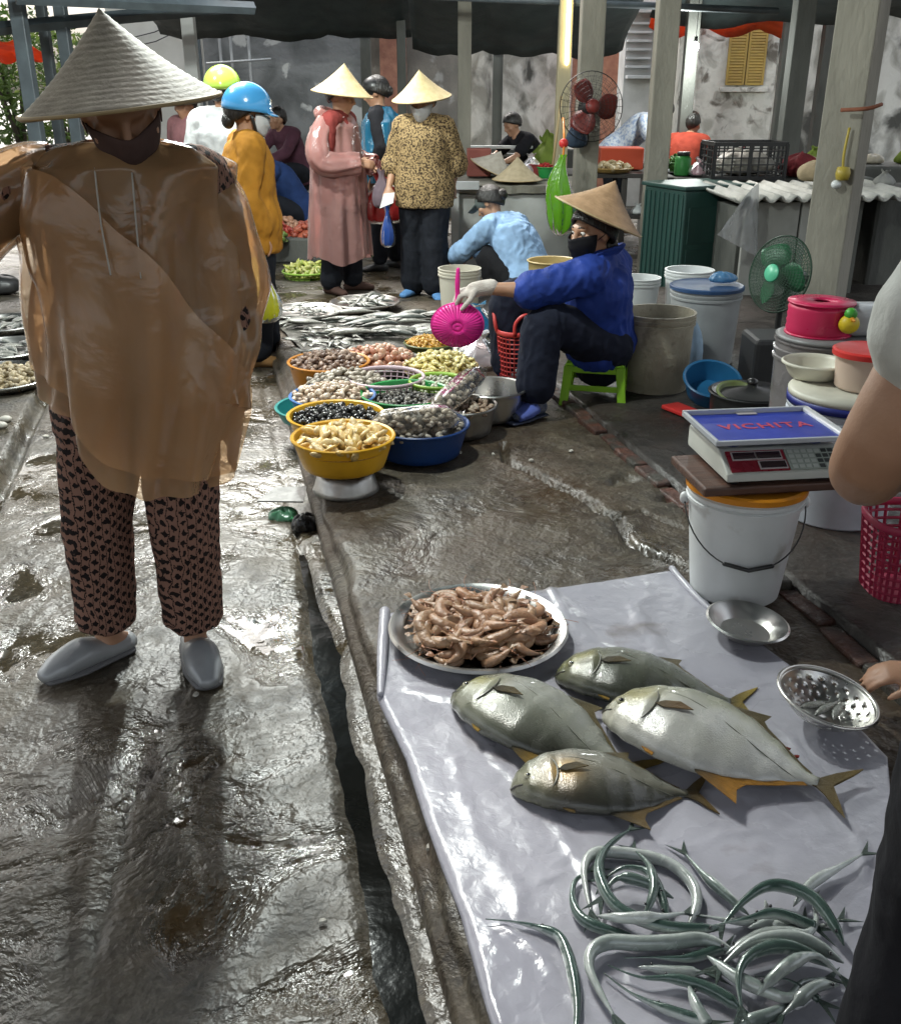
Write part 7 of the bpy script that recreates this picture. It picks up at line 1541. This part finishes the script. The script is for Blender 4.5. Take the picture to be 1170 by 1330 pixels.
basin('plastic_bowl', 'small bright green bowl on the counter', (aty(709, 220, 9.5).x, 9.5, .73), .075, .09, GREENB, .06, cat='bowl'); pile('chillies', 'red chillies in the green bowl', (aty(709, 205, 9.5).x, 9.5, .82), .07, .03, .014, 40, [(.5, .03, .02), (.4, .02, .02)], 'leaf', MEAT, 2, cat='produce')
basin('plastic_bowl', 'dark red bowl behind the green bowl', (aty(698, 215, 9.7).x, 9.72, .73), .09, .10, plast('dark red plastic', (.25, .03, .03)), .08, cat='bowl')
tag(boxobj('red_carton', (0, 0, .12), (.22, .2, .24), M('dull red carton', (.22, .06, .045), rough=.7), loc=(aty(622, 210, 9.7).x, 9.75, .73), bevel=.01), 'dull red carton beside the thin pillar', 'carton')
for i in range(2): tag(boxobj('steel_pipe', (0, 0, 0), (.9, .05, .035), WHITEP, loc=(aty(640, 185, 12.0 + i * .3).x, 12.0 + i * .3, .86 - .1 * i), bevel=.01), ['upper', 'lower'][i] + ' pale bar across the stall behind the counter', 'bar')
tag(boxobj('far_table', (0, 0, .4), (1.6, .7, .8), CONC_D, loc=(aty(660, 200, 12.9).x, 13.1, 0), bevel=.02), 'dark stall block where the person in black leans', 'stall')
# hanging green bag
gb = thing('hanging_bag', 'bright green plastic bag hanging by an orange cord', 'bag', (aty(728, 280, 8.0).x, 8.0, .42))
gg = G(); rows = []
for (r_, z) in ((.02, 0), (.09, .04), (.115, .18), (.10, .34), (.06, .47), (.022, .56), (.03, .60)):
    rows.append([V((.02 * math.sin(z * 11) + r_ * (1 + .9 * mnoise.noise(V((math.cos(q) * 2.2, math.sin(q) * 2.2, z * 3)))) * math.cos(q), .7 * r_ * (1 + .8 * mnoise.noise(V((math.cos(q) * 3, math.sin(q) * 3, z * 4 + 5)))) * math.sin(q), z)) for q in [2 * math.pi * j / 32 for j in range(32)]])
gg.rings(rows, True, False).obj('bag_film', film('lime bag film', (.16, .40, .02), clear=.18, rough=.2, tint=(.7, 1, .4)), gb, subsurf=1)
G().tube([(0, 0, .56), (.004, .0, .70), (.01, .2, .85)], .008, n=6, sub=3).obj('cord', plast('orange cord', (.7, .22, .03)), gb); G().ball((0, 0, .68), (.035, .025, .035), 10, 8).obj('knot', REDP, gb)
bag_lump('green_bundle', 'bundle of green plants behind the person in black', (aty(712, 180, 12.0).x, 12.0, .6), .22, fabric('grass green', (.16, .22, .04)), 7, True, (1, .8, 1), .12, cat='bundle')
tag(G().tube([aty(716, 230, 9.55), aty(726, 150, 9.6), aty(729, 125, 9.75)], .012, n=6).obj('bamboo_stick', M('bamboo stick', (.42, .32, .16), rough=.5)), 'thin bamboo stick leaning against the cream pillar', 'stick')
# table with goods behind the fan
tb = thing('market_table', 'dark market table with produce behind the pillar fan', 'table', (aty(806, 210, 10.2).x, 10.2, 0)); boxobj('table_top', (0, 0, .72), (1.25, .7, .04), M('dark table wood', (.05, .045, .04), rough=.5), tb)
for sx in (-.55, 0, .55):
    for sy in (-.3, .3): boxobj('leg', (sx, sy, .35), (.05, .05, .70), M('dark table wood', (0, 0, 0)), tb)
boxobj('lower_shelf', (0, 0, .34), (1.2, .62, .03), M('dark table wood', (0, 0, 0)), tb)
tx0 = tb.location.x
tag(boxobj('red_crate', (0, 0, .11), (.42, .3, .2), M('red crate plastic', (.50, .07, .03), rough=.45), loc=(tx0 + .0, 10.3, .742), bevel=.012), 'orange red crate on the table behind the fan', 'crate')
basin('woven_tray', 'woven tray of cream roots before the red crate', (tx0 - .12, 9.98, .742), .2, .04, plast('bamboo', (0, 0, 0)), .17, cat='tray'); pile('cream_roots', 'cream roots and buns on the woven tray', (tx0 - .12, 9.98, .785), .18, .03, .03, 45, [(.5, .42, .26), (.42, .34, .2)], 'other', MEAT, 5, cat='produce')
ws_ = thing('spring_scale', 'white dial kitchen scale on the table beside the pillar', 'scale', (tx0 + .32, 10.0, .742)); G().lathe([(0, 0), (.12, 0), (.11, .03), (.05, .06), (.035, .2), (0, .2)], 24).obj('stand', WHITEP, ws_, weld=True); G().lathe([(0, .2), (.1, .22), (.11, .225), (0, .21)], 24).obj('pan', STEEL, ws_, weld=True)
for i in range(7):
    bag_lump('shelf_bag', ['pale', 'grey', 'cream', 'white', 'dim', 'small', 'tied'][i] + ' bag on the lower shelf of the dark table', (tx0 - .5 + i * .165, 10.0 + .1 * (i % 2), .356), .07, [fabric('grey sacking', (0, 0, 0)), WHITEP, plast('cream bag', (.5, .45, .35))][i % 3], i, i % 2 == 0, (1, 1, .8))
pile('green_herbs', 'bunch of green herbs at the end of the dark table', (tx0 + .52, 10.1, .76), .12, .12, .03, 60, [(.05, .14, .03), (.08, .2, .04)], 'leaf', MEAT, 9, cat='produce')
# green metal cabinet with crate
GCAB = M('dark green cabinet paint', (.020, .062, .052), (.012, .04, .034), rough=.45, scale=4, stretch=(1, 1, .3), bump=.1, col3=(.05, .05, .045), scale3=9, lo3=.66, hi3=.72)
cabx = aty(903, 280, 7.9).x; cab = thing('metal_cabinet', 'dark green metal cabinet with ribbed side behind the white pail', 'cabinet', (cabx, 7.9, .0), R(24))
boxobj('carcass', (0, 0, .40), (.60, .52, .80), GCAB, cab, bevel=.012); boxobj('top_lid', (0, 0, .815), (.64, .56, .03), GCAB, cab, bevel=.008)
for i in range(9): boxobj('rib', (-.303, -.23 + i * .058, .40), (.012, .018, .74), GCAB, cab, bevel=.003)
for z in (.25, .55): boxobj('front_panel', (0, -.263, z), (.52, .008, .26), GCAB, cab, bevel=.004)
def crate(parent, w, d, h, mat, nx=7, nz_=4):
    for (cx, cy, dx, dy) in ((0, -d / 2, w, .012), (0, d / 2, w, .012), (-w / 2, 0, .012, d), (w / 2, 0, .012, d)):
        along_x = dx > dy; L_ = dx if along_x else dy; m_ = nx if along_x else max(3, nx // 2)
        for i in range(m_ + 1):
            o_ = -L_ / 2 + L_ * i / m_; wide = .03 if i in (0, m_) or i == m_ // 2 else .010; boxobj('upright', (cx + (o_ if along_x else 0), cy + (0 if along_x else o_), h / 2), (wide if along_x else .013, .013 if along_x else wide, h), mat, parent, bevel=0)
        for j in range(nz_ + 1): boxobj('side_bar', (cx, cy, h * j / nz_), (dx + .012 if along_x else .016, .016 if along_x else dy + .012, .030 if j in (0, nz_) else .009), mat, parent, bevel=0)
    boxobj('floor_panel', (0, 0, .004), (w, d, .008), mat, parent, bevel=0)
crx = aty(965, 200, 8.35).x; cr = thing('plastic_crate', 'black plastic crate with open grid sides on the stall', 'crate', (crx, 8.35, .835), R(3)); crate(cr, .56, .36, .25, M('black crate plastic', (0, 0, 0)), 8, 5)
bag_lump('crate_goods', 'pale bags packed inside the black crate', (crx, 8.36, .85), .15, M('pale crate goods', (.40, .38, .33), (.25, .23, .2), rough=.5, scale=20), 4, False, (1.6, 1, 1.2), .1, cat='bags')
tag(boxobj('stall_shelf', (0, 0, .41), (1.6, .6, .82), CONC_D, loc=(crx + .3, 8.72, 0), bevel=.02), 'dark stall block carrying the black crate', 'stall')
jar = thing('glass_jar', 'green filled jar with dark lid beside the red shirt', 'jar', (aty(889, 205, 8.55).x, 8.6, .825)); G().lathe([(0, 0), (.062, 0), (.066, .01), (.066, .13), (.05, .15), (0, .15)], 24).obj('contents', plast('jar green', (.08, .42, .10)), jar, weld=True); G().lathe([(0, .15), (.052, .15), (.052, .18), (0, .18)], 24).obj('lid', BLACK, jar, weld=True)
bag_lump('plastic_bag', 'pale pink plastic bag left of the black crate', (aty(911, 200, 8.45).x, 8.5, .825), .085, film('pale pink film', (.6, .42, .46), clear=.2, rough=.3), 6, True, (1, 1, .95))
tag(boxobj('stall_shelf', (0, 0, .41), (.62, .5, .82), CONC_D, loc=(aty(893, 205, 8.75).x, 8.75, 0), bevel=.02), 'low dark stall block under the green jar', 'stall')
# grey panelled counter with corrugated top on the right
gp = thing('panel_counter', 'grey panelled counter with corrugated sheet on top behind the fan', 'counter', (aty(1035, 300, 7.2).x, 7.2, 0), R(6)); PANEL = M('grey fibre cement', (.30, .30, .28), (.22, .22, .2), rough=.7, scale=3, bump=.15, bscale=20)
for i in range(2): boxobj('panel', (-.20 + i * .405, 0, .38), (.39, .03, .76), PANEL, gp)
boxobj('end_panel', (.43, .02, .38), (.05, .06, .76), CONC_D, gp); boxobj('core', (0, .3, .36), (.82, .5, .72), CONC_D, gp)
S_, T_ = np.meshgrid(np.linspace(-.52, .85, 120), np.linspace(-.12, .75, 10), indexing='ij'); o = link('corrugated_sheet', gridmesh('corrugated_sheet', S_, T_, .80 + .02 * np.sin(S_ * 55) + .03 * T_), M('pale cement sheet', (.42, .42, .39), (.3, .3, .27), rough=.75, scale=5, bump=.2), gp); b = o.modifiers.new('t', 'SOLIDIFY'); b.thickness = .012
U_, W2 = np.meshgrid(np.linspace(0, 1, 30), np.linspace(0, 1, 24), indexing='ij'); pa, pb, pc2, pd = aty(985, 236, 7.02), aty(972, 250, 6.98), aty(932, 305, 6.75), aty(992, 338, 6.85)
Xq = pa.x * (1 - U_) * (1 - W2) + pb.x * U_ * (1 - W2) + pd.x * (1 - U_) * W2 + pc2.x * U_ * W2; Zq = pa.z * (1 - U_) * (1 - W2) + pb.z * U_ * (1 - W2) + pd.z * (1 - U_) * W2 + pc2.z * U_ * W2; Yq = 7.0 - .22 * W2 * U_ + .03 * np.sin(9 * U_ + 3 * W2) * W2 + .02 * fbm(U_ * 6, W2 * 6, 3, 3)
o = link('plastic_film', gridmesh('plastic_film', Xq, Yq, Zq), film('clear sheet film', (.5, .52, .53), clear=.66, rough=.12)); tag(o, 'clear plastic film hanging off the corner of the grey counter', 'film')
bag_lump('sack', 'round brown sack on the corrugated sheet', (aty(1064, 200, 7.6).x, 7.6, .86), .13, fabric('tan sacking', (.30, .24, .15)), 5, False, (1.1, 1, 1.1), .05, cat='sack')
bag_lump('cloth_bundle', 'dark red cloth bundle behind the round sack', (aty(1048, 190, 8.4).x, 8.5, .82), .14, fabric('dark red cloth', (.20, .03, .035)), 7, False, (1.2, 1, 1.3), .08, cat='cloth')
yc = thing('yellow_tie', 'yellow cord and plug tied round the big pale pillar', 'cord', (aty(1092, 225, 6.15).x, 6.12, aty(1092, 225, 6.12).z)); G().tube([(.0, 0, .25), (-.01, -.0, .1), (0, -.005, 0)], .008, n=6, sub=3).obj('cord', plast('dull yellow', (.42, .32, .05)), yc); G().lathe([(0, -.04), (.035, -.035), (.042, .0), (.035, .035), (0, .04)], 16).obj('spool', plast('dull yellow', (0, 0, 0)), yc); G().ball((-.03, -.0, -.06), (.03, .03, .025), 10, 8).obj('white_knot', WHITEP, yc)
rp = aty(1118, 140, 6.1); tag(G().tube([rp + V((-.11, -.0, -.01)), rp + V((0, -.10, 0)), rp + V((.1, -.03, .02))], .012, n=6, sub=3).obj('rope_band', fabric('rusty rope', (.26, .10, .06))), 'rust red rope tied round the big pale pillar', 'rope')
# ---- produce on the ground, far left of the shoppers
zg = .0
c = at(378, 338, 0); basin('plastic_basin', 'bright red basin on the ground behind the orange blouse', (c.x, c.y + .1, .0), .20, .14, REDP, .17)
c = at(398, 362, 0); slotb = thing('sieve_basket', 'lime green basket of pale leaves before the red basin', 'basket', (c.x, c.y + .05, 0)); slotted(slotb, .20, .06, .17, LGREEN, 24, 2); pile('pale_leaves', 'pale yellow green leaves in the lime basket', (c.x, c.y + .05, .05), .185, .06, .035, 70, [(.42, .46, .10), (.52, .54, .2), (.30, .40, .06)], 'leaf', MEAT, 3, cat='produce')
c = at(372, 318, 0); basin('steel_bowl', 'steel bowl behind the bright red basin', (c.x, c.y + .3, 0), .16, .12, STEEL_OLD, .13, cat='bowl')
tag(boxobj('stall_board', (0, 0, .11), (.9, 1.3, .22), CONC_D, loc=(aty(388, 280, 10).x, 10.0, 0), bevel=.02), 'low board under the red and tan produce', 'stall')
rnd = random.Random(8); bx = aty(388, 280, 9.8).x
for i, (dx, dy, cols, lab) in enumerate([(-.18, -.35, [(.45, .08, .05), (.35, .05, .04)], 'red peppers'), (.12, -.35, [(.5, .14, .08), (.42, .1, .06)], 'rust red roots'), (-.15, .0, [(.52, .30, .20), (.45, .25, .15)], 'tan roots'), (.18, .05, [(.55, .38, .28), (.5, .3, .22)], 'pinkish tubers'), (-.2, -.62, [(.12, .2, .04), (.2, .28, .08)], 'green leaves')]):
    pile('produce_heap', lab + ' heaped on the low board at the far left', (bx + dx, 9.9 + dy, .225), .17, .10, .028, 70, cols, 'other', MEAT, 30 + i, cat='produce')
tag(boxobj('green_box', (0, 0, .12), (.2, .2, .24), plast('bottle green box', (.02, .18, .10)), loc=(bx - .12, 10.35, .22), bevel=.02), 'small green box behind the heaped produce', 'box')
for i in range(6):
    c = V((aty(300 + i * 9, 250, 11.6).x, 11.6 + .1 * (i % 2), .0))
for i, (px, py, r_, m_, lab) in enumerate(((500, 330, .15, REDP, 'red bag on the ground between the raincoat and the leopard blouse'),)):
    c = at(px, py, 0); bag_lump('plastic_bag', lab, (c.x, c.y, 0), r_, film('deep red bag film', (.35, .03, .03), clear=.1, rough=.2), 3, True, (1, .8, 1))
# bags held in hands
def held(p, J, s, off): return p.matrix_world @ (J[s] + V(off))
bpy.context.view_layer.update()
h4 = held(p4, J4, 'wrL', (0, -.09, -.02)); bag_lump('carrier_bag', 'dark red plastic bag hanging from the pink raincoat hand', (h4.x, h4.y, h4.z - .40), .17, film('deep red bag film', (.35, .03, .03), clear=.1, rough=.2), 6, True, (1.1, .55, 1.28), .05)
h4 = held(p4, J4, 'wrR', (.03, -.11, -.02)); bag_lump('carrier_bag', 'small patterned purse bag in front of the pink raincoat', (h4.x + .06, h4.y, h4.z - .30), .10, fabric('purple grey print', (.16, .12, .14)), 8, True, (.8, .5, 1.6), .05)
h2 = held(p2, J2, 'wrL', (0, -.09, -.05)); h2 = V((aty(333, 335, 5.55).x, 5.55, aty(333, 335, 5.55).z)); bag_lump('carrier_bag', 'lime yellow plastic bag hanging beside the orange blouse', (h2.x, h2.y, h2.z - .36), .125, film('lime yellow film', (.60, .60, .03), clear=.10, rough=.2, tint=(1, 1, .4)), 4, True, (.95, .7, 1.65), .06)
h5 = held(p5, J5, 'wrR', (0, -.08, -.09)); gg = G(); q = [V((-.05, -.03, -.05)), V((.05, -.04, -.01)), V((.06, -.01, .06)), V((-.02, 0, .05))]; gg.rings([q, [p + V((0, .006, 0)) for p in q]]); tag(gg.obj('paper_note', M('white paper', (.65, .65, .62), rough=.7), loc=h5, smooth=False), 'folded white paper in the leopard blouse hand', 'paper')
bag_lump('carrier_bag', 'narrow royal blue bag hanging from the leopard blouse hand', (h5.x - .0, h5.y + .05, h5.z - .34), .085, film('royal blue film', (.03, .10, .42), clear=.1, rough=.2), 2, True, (.7, .6, 2.0), .05)
# ---- left stall trays
lt = V((-2.75, 5.75, .03))
for i, (px, py, r_, lab, fl) in enumerate(((10, 487, .30, 'wide steel tray of tan shellfish on the left stall', 0), (20, 450, .27, 'steel tray of pale fish behind the shellfish tray on the left', 1), (14, 418, .27, 'third steel tray farther back on the left stall', 1))):
    c = at(px, py, .08); basin('steel_tray', lab, (c.x - .06, c.y, .035), r_, .04, STEEL, r_ * .9, cat='tray')
    if fl == 0: pile('tan_shellfish', 'tan shellfish spread over the left stall tray', (c.x - .06, c.y, .065), r_ * .88, .02, .022, 220, [(.40, .33, .2), (.5, .42, .28), (.3, .24, .14)], 'clam', SHELL, 41)
    else:
        rnd = random.Random(i)
        for k in range(16):
            a = rnd.uniform(0, 6.28); f = rnd.random() ** .5 * .7; put_fish(k % 3, (c.x - .06 + r_ * f * math.cos(a), c.y + r_ * f * math.sin(a), .055 + .02 * rnd.random()), rnd.uniform(.14, .2), rnd.uniform(0, 6.28), rnd.gauss(0, .1), ['', 'pale silver fish on the middle left stall tray', 'pale silver fish on the farthest left stall tray'][i], ['', 'fish on the middle left tray', 'fish on the farthest left tray'][i])
c = at(6, 375, .1); bag_lump('plastic_bag', 'dark bag on the left stall behind the trays', (c.x - .1, c.y + .2, .03), .14, BLACK, 3, False, (1, 1, 1))
for (px, py) in ((8, 548), (2, 556)):
    c = at(px, py, .03); tag(G().ball((0, 0, 0), (.03, .025, .016), 12, 8).obj('shell_scrap', M('pale shell scrap', (.5, .48, .42), rough=.5), loc=(c.x, c.y, .045)), 'stray pale shell on the left slab', 'shell', 'stray shells on the left slab')
hfar = V((aty(243, 150, 9.5).x, 9.5, 0)); J16 = stand(1.45); f16 = V((0, -1, -.2)); u16 = V((0, -.1, 1))
p16, J16 = person('person', 'person in dusty pink blouse and conical hat far behind the poncho', hfar, R(-30), J16, 1.0, .012, head=(f16, u16), cloth=[('blouse', fabric('dusty pink cloth', (.36, .17, .18)), shirt(1.0, .02, .18, .9), .005), ('trousers', NAVY, trousers(), .005)]); conical_hat(p16, J16['head'] + V((0, 0, .03)), V((0, -.1, 1)), .20, .17, STRAW, 8); hair_cap(p16, J16['head'], f16, u16, long=True)

# dark blocks added to fill in the shade behind the right hand pillars
for (px, y, w, h, lab) in ((1150, 7.9, 1.5, .80, 'dark block added for shade right of the big pale pillar'), (960, 11.0, 1.9, .75, 'dark far block added for shade below the yellow shutters'), (1090, 10.6, 1.6, .78, 'dark far block added for shade behind the round sack')):
    tag(boxobj('shade_fill_block', (0, 0, h / 2), (w, .7, h), CONC_D, loc=(aty(px, 200, y).x + (.6 if px == 1150 else 0), y, 0), bevel=.03), lab, 'stall')
    rnd = random.Random(px)
    for i in range(5):
        bag_lump('goods_bag', ['grey', 'tan', 'dull red', 'cream', 'dark green'][i] + ' bag standing on the ' + lab.replace('dark ', '', 1), (aty(px, 200, y).x + (.6 if px == 1150 else 0) - w * .4 + i * w * .2, y - .05, h), rnd.uniform(.07, .11), [fabric('grey sacking', (0, 0, 0)), fabric('tan sacking', (0, 0, 0)), fabric('dark red cloth', (0, 0, 0)), plast('cream bag', (0, 0, 0)), fabric('grass green', (0, 0, 0))][i], i + px, i % 2 == 0, (1.1, 1, .9), .08)
